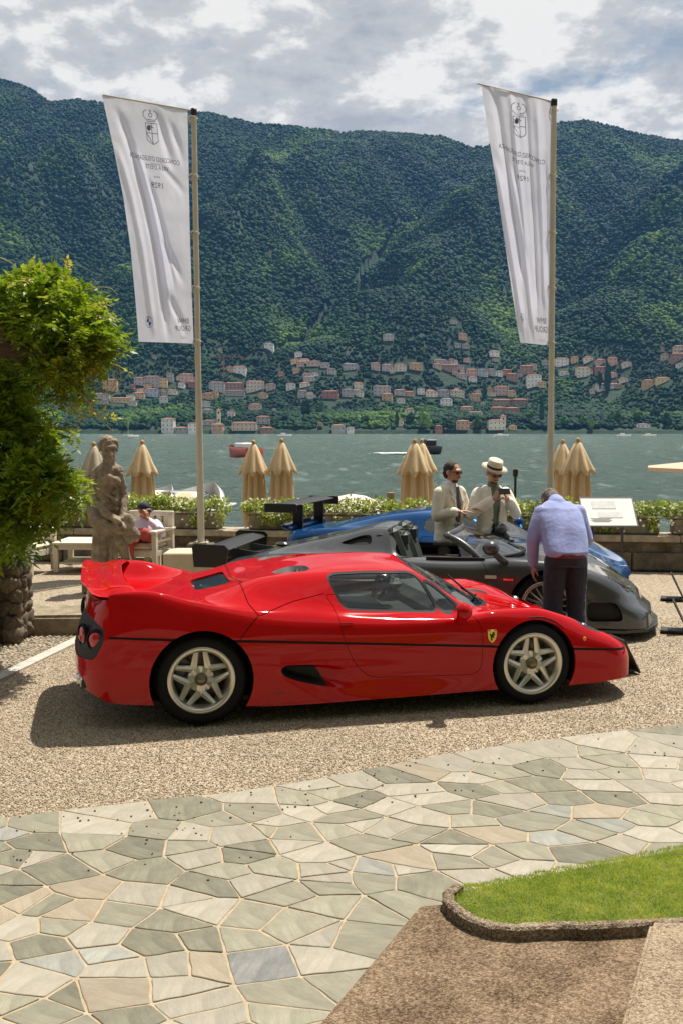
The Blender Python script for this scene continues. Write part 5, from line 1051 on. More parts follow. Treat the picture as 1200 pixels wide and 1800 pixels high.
def loft(cage, nu, nv, fair=4):
    """cage: stations x lines x 3 (half car, y>0 = half width). returns both halves as V,N,T"""
    A = np.array(cage, float); cu = np.linalg.norm(np.diff(A, axis=0), axis=2).mean(1); u = np.concatenate([[0], np.cumsum(np.maximum(cu, .02))])
    cv = np.linalg.norm(np.diff(A, axis=1), axis=2).mean(0); v = np.concatenate([[0], np.cumsum(np.maximum(cv, .02))])
    B = pchip(u, A, np.linspace(0, u[-1], nu)); B = pchip(v, np.swapaxes(B, 0, 1), np.linspace(0, v[-1], nv)); G = np.swapaxes(B, 0, 1)
    for _ in range(fair):
        q = G.copy(); q[1:-1] = .5 * G[1:-1] + .25 * (G[2:] + G[:-2]); r = q.copy(); r[:, 1:-1] = .5 * q[:, 1:-1] + .25 * (q[:, 2:] + q[:, :-2]); G = r
    G[:, -1, 1] = 0                                             # centre line stays on the centre
    # near half has y<0; the two halves share the centre line
    Gn = G * np.array([1, -1, 1]); full = np.concatenate([Gn, G[:, -2::-1]], 1); n2 = full.shape[1]
    V = full.reshape(-1, 3); Fq = grid_faces(nu, n2); T = np.concatenate([Fq[:, [0, 1, 2]], Fq[:, [0, 2, 3]]])
    fn = np.cross(V[T[:, 1]] - V[T[:, 0]], V[T[:, 2]] - V[T[:, 0]]); N = np.zeros_like(V)
    for k in range(3): np.add.at(N, T[:, k], fn)
    N /= np.linalg.norm(N, axis=1)[:, None] + 1e-12
    c = V[(V[:, 2] > .3)].mean(0) * np.array([1, 0, 1])
    if (N * (V - c)).sum() < 0: N = -N; T = T[:, ::-1]
    return V, N, T
def split(M, f):
    """cut mesh M=(V,N,T) along field f(V)=0; returns (inside f<0, outside)"""
    V, N, T = M; F = f(V); F = np.where(np.abs(F) < 1e-9, 1e-9, F); s = F[T] < 0; k = s.sum(1)
    ins = [T[k == 3]]; outs = [T[k == 0]]; nv = []; nn = []; cache = {}; base = len(V); ti = []; to = []
    def cut(a, b):
        key = (a, b) if a < b else (b, a)
        if key not in cache:
            t = F[a] / (F[a] - F[b]); cache[key] = base + len(nv); nv.append(V[a] + (V[b] - V[a]) * t); n = N[a] + (N[b] - N[a]) * t; nn.append(n / (np.linalg.norm(n) + 1e-12))
        return cache[key]
    for tri in T[(k == 1) | (k == 2)]:
        sg = [F[i] < 0 for i in tri]; lone = 0
        for i in range(3):
            if sg[i] != sg[(i + 1) % 3] and sg[i] != sg[(i + 2) % 3]: lone = i
        a, b, c = tri[lone], tri[(lone + 1) % 3], tri[(lone + 2) % 3]; ab, ac = cut(a, b), cut(a, c)
        (ti if sg[lone] else to).append((a, ab, ac)); (to if sg[lone] else ti).extend([(ab, b, c), (ab, c, ac)])
    if nv: V = np.concatenate([V, nv]); N = np.concatenate([N, nn])
    def pack(l, e):
        T2 = np.concatenate(l + ([np.array(e)] if e else [])); u, inv = np.unique(T2, return_inverse=True) if len(T2) else (np.zeros(0, int), np.zeros(0, int)); return V[u], N[u], inv.reshape(-1, 3)
    return pack(ins, ti), pack(outs, to)
def sdf(P, poly):
    poly = np.asarray(poly, float); d = np.full(len(P), 1e9); ins = np.zeros(len(P), bool); n = len(poly)
    for i in range(n):
        a, b = poly[i], poly[(i + 1) % n]; e = b - a; w = P - a; t = np.clip((w @ e) / (e @ e + 1e-12), 0, 1); d = np.minimum(d, np.linalg.norm(w - t[:, None] * e, axis=1))
        c = (a[1] > P[:, 1]) != (b[1] > P[:, 1]); x = (b[0] - a[0]) * (P[:, 1] - a[1]) / (b[1] - a[1] + 1e-12) + a[0]; ins ^= c & (P[:, 0] < x)
    return np.where(ins, -d, d)
def polyline_d(P, L):
    d = np.full(len(P), 1e9)
    for a, b in zip(L[:-1], L[1:]):
        a, b = np.asarray(a, float), np.asarray(b, float); e = b - a; w = P - a; t = np.clip((w @ e) / (e @ e), 0, 1); d = np.minimum(d, np.linalg.norm(w - t[:, None] * e, axis=1))
    return d
def soft(poly, k=5):
    """round the corners of a polygon"""
    P = [np.array(p, float) for p in poly]; out = []; n = len(P)
    for i in range(n):
        p, a, b = P[i], P[i - 1], P[(i + 1) % n]; r = min(.06, np.linalg.norm(a - p) * .4, np.linalg.norm(b - p) * .4); q0 = p + (a - p) / np.linalg.norm(a - p) * r; q1 = p + (b - p) / np.linalg.norm(b - p) * r
        for j in range(k): t = j / (k - 1); out.append((1 - t) ** 2 * q0 + 2 * t * (1 - t) * p + t * t * q1)
    return out
def join(*Ms):
    V = []; N = []; T = []; k = 0
    for v, n, t in Ms: V.append(v); N.append(n); T.append(t + k); k += len(v)
    return np.concatenate(V), np.concatenate(N), np.concatenate(T)
def band(M, f, w, lim=None):
    """thin strip |f|<w (f signed) inside lim<0; returns (strip, rest)"""
    if lim is not None: A, rest = split(M, lim)
    else: A, rest = M, None
    if len(A[2]) == 0: return A, M
    a, b = split(A, lambda V: f(V) + w)
    if len(b[2]) == 0: return b, M
    c, d = split(b, lambda V: f(V) - w); parts = [q for q in (a, d, rest) if q is not None and len(q[2])]
    return c, join(*parts)
XZ, XY, YZ = [0, 2], [0, 1], [1, 2]
def side(poly, s, ymin=.5, grow=0.0):
    """side-view region on the s=-1 near / +1 far flank"""
    return lambda V: np.maximum(sdf(V[:, XZ], poly) - grow, ymin - V[:, 1] * s)
def plan(poly, zmin=.0, grow=0.0):
    return lambda V: np.maximum(sdf(np.stack([V[:, 0], np.abs(V[:, 1])], 1), poly) - grow, zmin - V[:, 2])
def panel(name, M, m, parent, thick=0.012, push=0.0):
    """a cut panel with real thickness and the normals of the uncut skin"""
    V, N, T = M
    if len(T) == 0: return None
    V = V - N * push; n = len(V)
    E = np.concatenate([T[:, [0, 1]], T[:, [1, 2]], T[:, [2, 0]]]); key = np.sort(E, 1); _, inv, cnt = np.unique(key, axis=0, return_inverse=True, return_counts=True); rim = E[cnt[inv] == 1]
    Vi = V - N * thick; a, b = rim[:, 0], rim[:, 1]
    VV = np.concatenate([V, Vi]); R1 = np.stack([b, a, a + n], 1); R2 = np.stack([b, a + n, b + n], 1)
    TT = np.concatenate([T, T[:, ::-1] + n, R1, R2]) if thick > 0 else T
    me = np_mesh(name, VV if thick > 0 else V, TT)
    NN = np.concatenate([N, -N]) if thick > 0 else N
    if thick > 0:
        sm = np.ones(len(TT), bool); sm[2 * len(T):] = False; me.polygons.foreach_set('use_smooth', sm)
        ln = NN[TT.ravel()].astype(float).copy(); k0 = 2 * len(T) * 3
        rn = np.cross(VV[TT[2 * len(T):, 1]] - VV[TT[2 * len(T):, 0]], VV[TT[2 * len(T):, 2]] - VV[TT[2 * len(T):, 0]]); rn /= np.linalg.norm(rn, axis=1)[:, None] + 1e-12; ln[k0:] = np.repeat(rn, 3, 0)
        me.normals_split_custom_set([tuple(x) for x in ln])
    else: me.normals_split_custom_set_from_vertices([tuple(x) for x in NN])
    return link(name, me, m, parent)
def paint(name, c, flake=0.0, rough=0.32):
    m = mat(name, c, rough, metal=flake, coat=.8, spec=.0, bump=0.02, bscale=7, bdist=.01); return m
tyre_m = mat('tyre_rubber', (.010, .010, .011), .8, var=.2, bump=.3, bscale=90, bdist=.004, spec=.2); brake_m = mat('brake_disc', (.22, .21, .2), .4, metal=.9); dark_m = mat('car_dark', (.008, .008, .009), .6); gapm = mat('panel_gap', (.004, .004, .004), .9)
chrome = mat('chrome', (.8, .8, .8), .15, metal=1); trim_m = mat('black_trim', (.010, .010, .011), .6, spec=.15)
def make_wheel(parent, x, y, r, w, rim_r, style, rim_m, hub_m, steer=0.0, s=-1):
    """wheel with its axis along y, outer face towards s"""
    o = s * w / 2; d = s
    b = MB(); prof = [(rim_r - .03, -w * .30), (rim_r - .008, -w * .1), (rim_r - .006, w * .30), (rim_r + .012, w * .44), (rim_r + .012, w * .47), (rim_r - .012, w * .47), (rim_r - .03, w * .42), (rim_r - .042, w * .2), (rim_r - .06, -w * .30)]
    b.lathe([(a, c * d) for a, c in prof], 48, axis='Y')
    yo = d * w * .36
    def arm(p0, p1, w0, w1, z0, z1, thick=.03):
        """spoke with a raised spine: p in wheel plane (a,b), z = offset outwards"""
        p0, p1 = np.array(p0), np.array(p1); t = (p1 - p0) / np.linalg.norm(p1 - p0); n = np.array([-t[1], t[0]]); V = []
        for p, ww, z in ((p0, w0, z0), (p1, w1, z1)):
            for q, zz in ((-1, -.006), (0, .008), (1, -.006)): e = p + n * ww * q / 2; V.append((e[0], yo + d * (z + zz), e[1]))
            for q in (1, -1): e = p + n * ww * q / 2; V.append((e[0], yo + d * (z - thick), e[1]))
        b.add(V, [(0, 1, 6, 5), (1, 2, 7, 6), (2, 3, 8, 7), (3, 4, 9, 8), (4, 0, 5, 9), (4, 3, 2, 1, 0), (5, 6, 7, 8, 9)])
    pol = lambda rr, a: (rr * math.cos(a), rr * math.sin(a))
    if style == 'twin5':
        for k in range(5):
            a = math.pi / 2 + k * 2 * math.pi / 5
            for q in (-1, 1):
                arm(pol(rim_r * .40, a + q * .60), pol(rim_r * .93, a + q * .13), .050, .031, -.012, -.002)
            arm(pol(rim_r * .18, a), pol(rim_r * .40, a), .07, .04, -.022, -.02)
            arm(pol(rim_r * .16, a + .628), pol(rim_r * .46, a + .628), .06, .062, -.014, -.012)
    else:
        for k in range(style):
            a = k * 2 * math.pi / style; arm(pol(rim_r * .12, a), pol(rim_r * .95, a), .030, .018, -.02, -.004, .02)
    wh = b.build('wheel', rim_m, parent, (x, y, r)); wh.rotation_euler = (0, 0, steer)
    t = MB(); R0 = r; tp = [(rim_r - .01, -w * .46), (rim_r + .03, -w * .5), (R0 - .03, -w * .5), (R0 - .008, -w * .44), (R0, -w * .34), (R0, w * .34), (R0 - .008, w * .44), (R0 - .03, w * .5), (rim_r + .03, w * .5), (rim_r - .0, w * .46)]
    t.lathe([(a, c * d) for a, c in tp], 64, axis='Y'); ty = t.build('tyre', tyre_m, wh)
    g = MB()
    for k in range(90):
        a = 2 * math.pi * k / 90; g.box((R0 * math.cos(a), 0, R0 * math.sin(a)), (.006, w * .86, .012), M=Matrix.Rotation(-a, 4, 'Y') @ Matrix.Rotation(.35 if k % 2 else -.35, 4, 'X'))
    g.build('tread', tyre_m, wh)
    h = MB(); h.lathe([(rim_r * .2, yo - d * .01), (rim_r * .2, yo + d * .002), (rim_r * .15, yo + d * .006), (rim_r * .14, yo + d * .02), (rim_r * .10, yo + d * .03), (.001, yo + d * .032)], 12, axis='Y'); h.build('centre_nut', hub_m, wh)
    c = MB(); c.lathe([(.06, yo - d * .10), (rim_r * .82, yo - d * .10), (rim_r * .82, yo - d * .13), (.06, yo - d * .13)], 40, axis='Y'); c.build('brake_disc', brake_m, wh)
    c = MB(); c.box((rim_r * .62 * math.cos(2.6), yo - d * .1, rim_r * .62 * math.sin(2.6)), (.09, .1, .16), M=Matrix.Rotation(.5, 4, 'Y'), bev=.015); c.build('brake_caliper', mat('caliper', (.06, .06, .06), .4), wh)
    return wh
def well(parent, x, z, r, y0, y1):
    b = MB(); A = np.linspace(-.45, math.pi + .45, 26); V = [(x + r * math.cos(a), y, z + r * math.sin(a)) for y in (y0, y1) for a in A]; n = len(A)
    b.add(V + [(x, y1, z)], [(i, i + 1, n + i + 1, n + i) for i in range(n - 1)] + [(2 * n, n + i, n + i + 1) for i in range(n - 1)], True); b.build('wheel_well', dark_m, parent)
def arch(xc, zc, r, ymin=.5): return lambda V: np.maximum(np.hypot(V[:, 0] - xc, V[:, 2] - zc) - r, ymin - np.abs(V[:, 1]))
def seat(parent, x, y, z, m, lean=.45, sc=1.0):
    b = MB(); b.box((x, y, z + .06), (.5 * sc, .46, .14), bev=.05); b.build('seat_cushion', m, parent)
    b = MB(); b.box((x - .33 * sc, y, z + .32), (.14, .48, .62), M=Matrix.Rotation(-lean, 4, 'Y'), bev=.05); b.build('seat_back', m, parent)
def steering(parent, x, y, z, r=.165):
    b = MB(); M = Matrix.Rotation(R(-68), 4, 'Y'); P = [Vector((x, y, z)) + M @ Vector((r * math.cos(a), r * math.sin(a), 0)) for a in np.linspace(0, 2 * math.pi, 25)]; b.tube(P, .016, 8, caps=False)
    for a in (0.5, 2.6, 4.7): b.tube([Vector((x, y, z)) + M @ Vector((0, 0, 0)), Vector((x, y, z)) + M @ Vector((r * math.cos(a), r * math.sin(a), 0))], .013, 6)
    b.ball((x, y, z), .045, 10, 8); b.tube([(x, y, z), (x + .3, y, z - .1)], .03, 8); b.build('steering_wheel', trim_m, parent)

# ---------------------------------------------------------------- RED CAR (rear axle at x=0, nose +x)
def red_car():
    yaw = .2304; root = thing('red_sports_car', 'low red mid-engined sports car with tall integrated rear wing in the foreground', 'car', (-1.2237, 8.2072, 0), yaw)
    red = paint('car_paint_red', (.40, .0008, .003), rough=.5)
    #          B(bottom)          M1                 M2 (belt stripe)    M3                 C (crest)          D                  E                  F (centre)
    cage = [
     [(-0.895,0,.30),(-0.910,0,.42),(-0.900,0,.56),(-0.845,0,.72),(-0.805,0,.86),(-0.785,0,.90),(-0.665,0,.86),(-0.565,0,.83)],
     [(-0.885,.35,.29),(-0.900,.35,.42),(-0.890,.35,.56),(-0.835,.35,.72),(-0.795,.35,.86),(-0.775,.33,.90),(-0.655,.25,.86),(-0.525,0,.83)],
     [(-0.845,.66,.27),(-0.860,.68,.42),(-0.850,.68,.56),(-0.795,.66,.72),(-0.765,.64,.86),(-0.745,.60,.905),(-0.625,.42,.86),(-0.485,0,.83)],
     [(-0.745,.83,.235),(-0.755,.86,.42),(-0.745,.86,.60),(-0.715,.84,.75),(-0.705,.80,.90),(-0.665,.74,.95),(-0.565,.55,.86),(-0.425,0,.83)],
     [(-.64,.905,.195),(-.64,.935,.42),(-.63,.935,.64),(-.62,.92,.80),(-.64,.885,.985),(-.60,.83,.975),(-.54,.62,.86),(-.40,0,.83)],
     [(-.42,.93,.175),(-.42,.962,.40),(-.42,.968,.62),(-.42,.955,.82),(-.42,.905,.998),(-.40,.85,.988),(-.38,.66,.85),(-.30,0,.84)],
     [(-.10,.945,.165),(-.10,.972,.40),(-.10,.98,.60),(-.10,.968,.78),(-.10,.91,.925),(-.10,.86,.915),(-.12,.62,.865),(-.10,0,.875)],
     [(.20,.95,.14),(.20,.972,.38),(.20,.982,.58),(.20,.97,.72),(.20,.92,.850),(.20,.85,.865),(.20,.58,.93),(.18,0,.915)],
     [(.50,.955,.118),(.50,.962,.35),(.50,.972,.56),(.50,.965,.68),(.50,.925,.785),(.50,.80,.855),(.50,.56,1.015),(.50,0,.99)],
     [(.80,.958,.115),(.80,.950,.34),(.80,.962,.54),(.80,.958,.65),(.80,.925,.745),(.80,.815,.83),(.80,.575,1.04),(.80,0,1.085)],
     [(1.10,.960,.12),(1.10,.942,.33),(1.10,.955,.52),(1.10,.952,.62),(1.10,.925,.715),(1.10,.82,.785),(1.08,.60,1.035),(1.08,0,1.115)],
     [(1.50,.960,.125),(1.50,.940,.32),(1.50,.952,.50),(1.50,.95,.60),(1.50,.925,.695),(1.50,.815,.755),(1.45,.605,1.03),(1.40,0,1.12)],
     [(1.85,.955,.13),(1.85,.940,.31),(1.85,.950,.48),(1.85,.948,.59),(1.85,.925,.695),(1.85,.805,.735),(1.72,.58,1.005),(1.66,0,1.105)],
     [(2.08,.950,.135),(2.08,.942,.30),(2.08,.950,.46),(2.08,.945,.60),(2.08,.905,.715),(2.08,.765,.725),(1.98,.565,.855),(1.90,0,1.00)],
     [(2.32,.945,.137),(2.32,.945,.30),(2.32,.950,.45),(2.32,.94,.62),(2.32,.875,.745),(2.32,.73,.735),(2.22,.545,.72),(2.15,0,.87)],
     [(2.60,.940,.135),(2.60,.945,.29),(2.60,.948,.44),(2.60,.93,.61),(2.60,.84,.745),(2.60,.68,.72),(2.55,.45,.675),(2.45,0,.70)],
     [(2.88,.925,.13),(2.88,.935,.28),(2.88,.935,.42),(2.88,.91,.56),(2.88,.81,.675),(2.88,.65,.645),(2.85,.40,.60),(2.80,0,.605)],
     [(3.12,.900,.13),(3.12,.905,.27),(3.12,.90,.40),(3.12,.875,.49),(3.12,.775,.57),(3.12,.60,.545),(3.10,.36,.51),(3.06,0,.515)],
     [(3.350,.865,.14),(3.350,.87,.265),(3.350,.855,.37),(3.345,.825,.43),(3.335,.72,.475),(3.330,.55,.46),(3.310,.32,.44),(3.270,0,.445)],
     [(3.505,.74,.15),(3.505,.74,.26),(3.490,.725,.345),(3.480,.695,.38),(3.460,.61,.405),(3.445,.46,.405),(3.425,.26,.40),(3.350,0,.405)],
     [(3.585,.45,.16),(3.590,.45,.255),(3.575,.44,.325),(3.560,.42,.355),(3.535,.37,.375),(3.505,.28,.38),(3.485,.15,.38),(3.455,0,.38)],
     [(3.615,0,.165),(3.620,0,.25),(3.605,0,.32),(3.590,0,.345),(3.565,0,.36),(3.545,0,.366),(3.525,0,.368),(3.505,0,.37)]]
    M = loft(cage, 330, 110, 9)
    # crease of the sill lip, flare round the arches
    V, N, T = M
    for xc, zc, r in ((0, .33, .375), (2.58, .315, .35)):
        d = np.hypot(V[:, 0] - xc, V[:, 2] - zc) - r; k = np.exp(-(np.clip(d, 0, 1) / .035) ** 2) * (np.abs(V[:, 1]) > .7); V[:, 1] += np.sign(V[:, 1]) * .010 * k
    M = (V, N, T)
    _, M = split(M, arch(0, .33, .375)); _, M = split(M, arch(2.58, .315, .35))
    glass = glass_mat('car_glass_red', (.76, .83, .81), .05)
    win = [(1.00,1.012),(1.09,.800),(1.20,.788),(1.835,.745),(1.735,.960),(1.70,1.000),(1.64,1.018),(1.3,1.030),(1.06,1.027)]
    qtr = [(1.862,.744),(1.768,.955),(1.84,.915),(1.97,.805),(2.03,.752),(1.98,.742)]
    ws = [(1.745,-.1),(1.745,.40),(1.765,.495),(1.82,.535),(2.00,.562),(2.10,.562),(2.22,.50),(2.34,.40),(2.43,.22),(2.455,0),(2.455,-.1)]
    for s in (-1, 1):
        g, M = split(M, side(soft(win), s, .45)); panel('side_window', g, glass, root, 0, .004)
        g, M = split(M, side(soft(qtr), s, .45)); panel('quarter_window', g, glass, root, 0, .004)
    g, M = split(M, plan(soft(ws), .66)); panel('windscreen', g, glass_mat('car_glass_screen', (.72, .80, .78), .08), root, 0, .004)
    # black surrounds of the glass
    for s in (-1, 1):
        g, M = split(M, side(soft(win), s, .45, .014)); panel('window_surround', g, trim_m, root, .01)
        g, M = split(M, side(soft(qtr), s, .45, .022)); panel('window_surround', g, trim_m, root, .01)
    g, M = split(M, plan(soft(ws), .66, .030)); panel('windscreen_surround', g, trim_m, root, .01)
    # engine cover glass, roof intakes, headlamp covers, rear grille panel
    eng = [(.02,-.1),(.02,.26),(.08,.30),(.27,.32),(.30,.28),(.30,-.1)]
    g, M = split(M, plan(soft(eng), .7)); panel('engine_window', g, mat('engine_glass', (.012, .012, .013), .08, coat=.6), root, .004, .012)
    intake = [(.60,.34),(.62,.47),(.70,.52),(.86,.52),(.90,.46),(.88,.36),(.78,.30)]
    g, M = split(M, plan(soft(intake), .8)); gV, gN, gT = g; d = sdf(np.stack([gV[:, 0], np.abs(gV[:, 1])], 1), soft(intake)); gV = gV - gN * (np.clip(-d / .02, 0, 1) * .05)[:, None]; panel('roof_intake', (gV, gN, gT), dark_m, root, .004)
    hl = [(2.98,.66),(2.97,.80),(3.03,.845),(3.20,.815),(3.29,.72),(3.30,.62),(3.22,.57),(3.08,.60)]
    for s in (-1, 1):
        fn = lambda V, s=s: np.maximum(np.maximum(sdf(np.stack([V[:, 0], V[:, 1] * s], 1), soft(hl)), .40 - V[:, 2]), 0.0 - (V[:, 2] - .43))
        g, M = split(M, fn); o = panel('headlight', g, glass_mat('lamp_cover', (.62, .60, .58), .10), root, .004)
        gi = (g[0] - g[1] * .05, g[1], g[2])
        c = panel('lamp_housing', gi, mat('lamp_inner', (.30, .28, .27), .35, metal=.3), root, .003)
        if o is not None: c.parent = o; b = MB(); b.ball((3.10, s * .70, .53), .05, 12, 8); b.build('lamp', chrome, o)
    gr_ = [(-.87,.53),(-.84,.50),(-.5,.48),(.5,.48),(.84,.50),(.87,.53),(.905,.64),(.89,.73),(.74,.79),(-.74,.79),(-.89,.73),(-.905,.64)]
    rf = lambda V: np.maximum(sdf(V[:, YZ], soft(gr_)), V[:, 0] + .655)
    g, M = split(M, rf); gp_ = panel('rear_grille', g, mat('rear_mesh', (.012, .012, .012), .55, bump=1, bscale=160, bdist=.004), root, .008, .012)
    for s in (-1, 1):
        for (yy, zz, rr) in ((.83, .635, .072), (.63, .645, .072)):
            xx = -.725 if yy > .7 else -.825; b = MB(); an = R(50 if yy > .7 else 20) * s; Mx = Matrix.Rotation(-an, 4, 'Z')
            b2 = MB(); b2.lathe([(.001, .0), (rr * .6, .004), (rr * .93, .018), (rr, .035)], 24, axis='X'); b.add([Mx @ Vector(v) for v in b2.v], b2.f, True)
            b.build('tail_light', mat('tail_lens', (.55, .01, .015), .12, coat=1, trans=.2), root, (xx - .03, s * yy, zz))
            b = MB(); b2 = MB(); b2.lathe([(rr * 1.0, .0), (rr * 1.16, .004), (rr * 1.16, .03)], 24, axis='X'); b.add([Mx @ Vector(v) for v in b2.v], b2.f, True); b.build('lamp_ring', trim_m, root, (xx - .02, s * yy, zz))
    # side scoop: recess deepest at its rear end
    sc = [(.575,.372),(.585,.402),(.62,.415),(.75,.413),(.92,.405),(1.08,.37),(1.20,.28),(1.18,.205),(1.02,.222),(.86,.250),(.70,.292),(.60,.335)]
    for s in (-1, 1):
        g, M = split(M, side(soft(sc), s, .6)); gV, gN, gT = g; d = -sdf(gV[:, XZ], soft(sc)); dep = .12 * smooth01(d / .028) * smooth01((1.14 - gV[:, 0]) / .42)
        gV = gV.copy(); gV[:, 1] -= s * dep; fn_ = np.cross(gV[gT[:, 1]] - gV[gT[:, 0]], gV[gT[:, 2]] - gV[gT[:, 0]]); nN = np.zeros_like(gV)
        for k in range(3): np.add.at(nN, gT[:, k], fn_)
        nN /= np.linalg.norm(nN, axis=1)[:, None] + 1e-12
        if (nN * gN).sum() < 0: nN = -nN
        a, b_ = split((gV, nN, gT), lambda V: V[:, 0] - .88 + .6 * (V[:, 2] - .33)); panel('side_scoop', b_, red, root, .004); panel('scoop_shade', a, dark_m, root, .004)  # rear part black: depth shade of the scoop put into the colour
    # belt stripe
    xs = np.array([-1.2, -.63, -.16, .27, 1.04, 2.26, 2.93, 3.36, 3.6]); zs = np.array([.69, .672, .646, .617, .560, .475, .420, .378, .36])
    st = lambda V: np.maximum(np.maximum(np.abs(V[:, 2] - np.interp(V[:, 0], xs, zs)) - .0095, .55 - np.abs(V[:, 1])), np.maximum(-.66 - V[:, 0], V[:, 0] - 3.46))
    g, M = split(M, st); panel('belt_stripe', g, trim_m, root, .008, .003)
    door = [(.945,.905),(1.015,.80),(1.04,.624),(1.10,.47),(1.165,.36),(1.26,.284),(1.45,.277),(2.06,.262),(2.125,.29),(2.147,.34),(2.150,.60),(2.105,.70),(2.02,.742)]
    # seams (dark recessed joints)
    AY = lambda V: np.stack([V[:, 0], np.abs(V[:, 1])], 1)
    seams = [(lambda V: sdf(V[:, XZ], [(.33, .98), (.36, .86), (.42, .79), (.35, .72), (.255, .60), (-2, .2), (-2, 2), (.33, 2)]), .0035, lambda V: np.maximum(np.maximum(.50 - np.abs(V[:, 1]), .625 - V[:, 2]), -.1 - V[:, 0])),
             (lambda V: V[:, 0] - .33 - .04 * np.abs(V[:, 1]), .0035, lambda V: np.maximum(np.abs(V[:, 1]) - .55, .80 - V[:, 2])),
             (lambda V: V[:, 2] - np.interp(V[:, 0], [.43, .70, .965], [.787, .86, .905]), .0028, lambda V: np.maximum(np.maximum(.70 - np.abs(V[:, 1]), .43 - V[:, 0]), V[:, 0] - .95)),
             (lambda V: sdf(AY(V), [(2.44, .54), (2.62, .60), (2.95, .52), (3.22, .36), (3.26, -.2), (2.3, -.2)]), .0035, lambda V: np.maximum(.42 - V[:, 2], 2.5 - V[:, 0]))]
    for f, w_, lm in seams: g, M = band(M, f, w_, lm); panel('panel_joint', g, gapm, root, .003, .006)
    for s in (-1, 1):
        d_in, M = split(M, side(soft(door), s, .62)); gap, d_in = split(d_in, lambda V: -(sdf(V[:, XZ], soft(door)) + .004)); panel('panel_joint', gap, gapm, root, .003, .006)
        o = panel('door', d_in, red, root, .02)
        b = MB(); b.box((1.075, s * .948, .695), (.10, .012, .022), bev=.005); b.build('door_handle', red, o)
    # lower sill lip
    g, M = split(M, lambda V: V[:, 2] - np.interp(V[:, 0], [-1, -.4, .4, 2.2, 3.6], [.0, .0, .128, .148, .0])); panel('sill_lip', g, red, root, .02, -.003)
    panel('body', M, red, root, .014)
    # rear wing bridging the two fins
    nS, nC = 61, 30; P = []
    for i in range(nS):
        q = -1 + 2 * i / (nS - 1); q = math.copysign(abs(q) ** .8, q); a = abs(q); y = .885 * q; drop = smooth01(np.array((a - .88) / .12)).item(); zt = 1.026 - .018 * a * a - .04 * drop
        xf = -.43 - .10 * (1 - a ** 4); xr = -.845 + .09 * a ** 6; th = 1 - .4 * drop
        prof = [(xr, zt + .016), (xr + .05, zt - .006), (xr + .14, zt - .012), ((xr + xf) / 2 + .02, zt + .0), (xf - .06, zt + .008), (xf - .01, zt + .000), (xf, zt - .010 * th), (xf - .02, zt - .022 * th), ((xr + xf) / 2, zt - .050 * th), (xr + .12, zt - .060 * th), (xr + .05, zt - .034 * th), (xr + .008, zt + .004), (xr, zt + .016)]
        pr = np.array(prof); kk = np.arange(len(pr)); t = np.linspace(0, len(pr) - 1, nC); c = pchip(kk, pr, t); P.append(np.stack([c[:, 0], np.full(nC, y), c[:, 1]], 1))
    P = np.array(P); me = np_mesh('rear_wing', P.reshape(-1, 3), grid_faces(nS, nC)); link('rear_wing', me, red, root)
    # rear lip below the wing, exhausts, diffuser
    for s in (-1, 1):
        for k, yy in enumerate((.66, .56)):
            b = MB(); b.lathe([(.035, -.02), (.045, -.03), (.045, .16), (.038, .16), (.036, .0)], 18, axis='X'); b.build('exhaust_pipe', chrome, root, (-.855 + .03 * (k == 0), s * yy, .30))
        b = MB(); b.box((-.78, s * .61, .30), (.14, .26, .10), bev=.03); b.build('exhaust_surround', dark_m, root)
    MB().box((-.66, 0, .25), (.25, 1.0, .08), bev=.02).build('diffuser', dark_m, root)
    MB().box((1.4, 0, .155), (3.5, 1.60, .03)).build('underbody', dark_m, root)
    # wheels
    rim = mat('wheel_silver', (.62, .59, .52), .28, metal=.8); hub = mat('wheel_nut', (.20, .17, .11), .35, metal=.8)
    for s in (-1, 1):
        make_wheel(root, 0, s * .775, .33, .335, .238, 'twin5', rim, hub, s=s); make_wheel(root, 2.58, s * .805, .315, .25, .238, 'twin5', rim, hub, s=s)
        well(root, 0, .33, .40, s * .935, s * .50); well(root, 2.58, .315, .375, s * .915, s * .50)
    # mirrors
    for s in (-1, 1):
        b = MB(); b.ball((1.955, s * 1.035, .775), .072, 16, 12, (.95, 1.0, .95)); b.tube([(1.985, s * .90, .695), (1.97, s * .98, .735), (1.955, s * 1.02, .765)], [.05, .042, .04], 12); mo = b.build('wing_mirror', red, root)
        MB().lathe([(.001, 0), (.058, .0)], 18, axis='X').build('mirror_glass', chrome, mo, (1.885, s * 1.035, .775))
    # wiper, cabin
    b = MB(); b.tube([(2.40, -.12, .745), (2.34, -.24, .755), (2.20, -.30, .84)], .010, 6); b.tube([(2.31, -.42, .745), (2.12, -.19, .93)], .008, 6); b.build('wiper', trim_m, root)
    MB().box((1.55, 0, .42), (1.5, 1.5, .5), bev=.03).build('cabin_tub', dark_m, root)
    leather = mat('black_leather', (.06, .06, .063), .5, bump=.2, bscale=50); rseat = mat('red_seat', (.30, .02, .02), .6)
    for s in (-1, 1):
        seat(root, 1.45, s * .36, .34, leather, .42)
    MB().box((2.02, 0, .70), (.40, 1.36, .20), bev=.07).build('dashboard', leather, root); MB().box((1.78, .36, .80), (.14, .34, .10), bev=.04).build('instrument_binnacle', leather, root)
    steering(root, 1.70, .36, .80); b = MB(); b.box((1.75, 0, 1.00), (.05, .2, .06), bev=.02); b.build('rear_view_mirror', trim_m, root)
    MB().box((.90, 0, .70), (.06, 1.05, .50)).build('bulkhead', leather, root)
    # engine under the glass
    b = MB(); [b.tube([(.0 + k * .07, -.22, .83), (.02 + k * .07, 0, .87), (.0 + k * .07, .22, .83)], .022, 8) for k in range(6)]; b.box((.2, 0, .78), (.5, .4, .08)); b.build('engine', mat('engine_alu', (.35, .35, .35), .35, metal=.8), root)
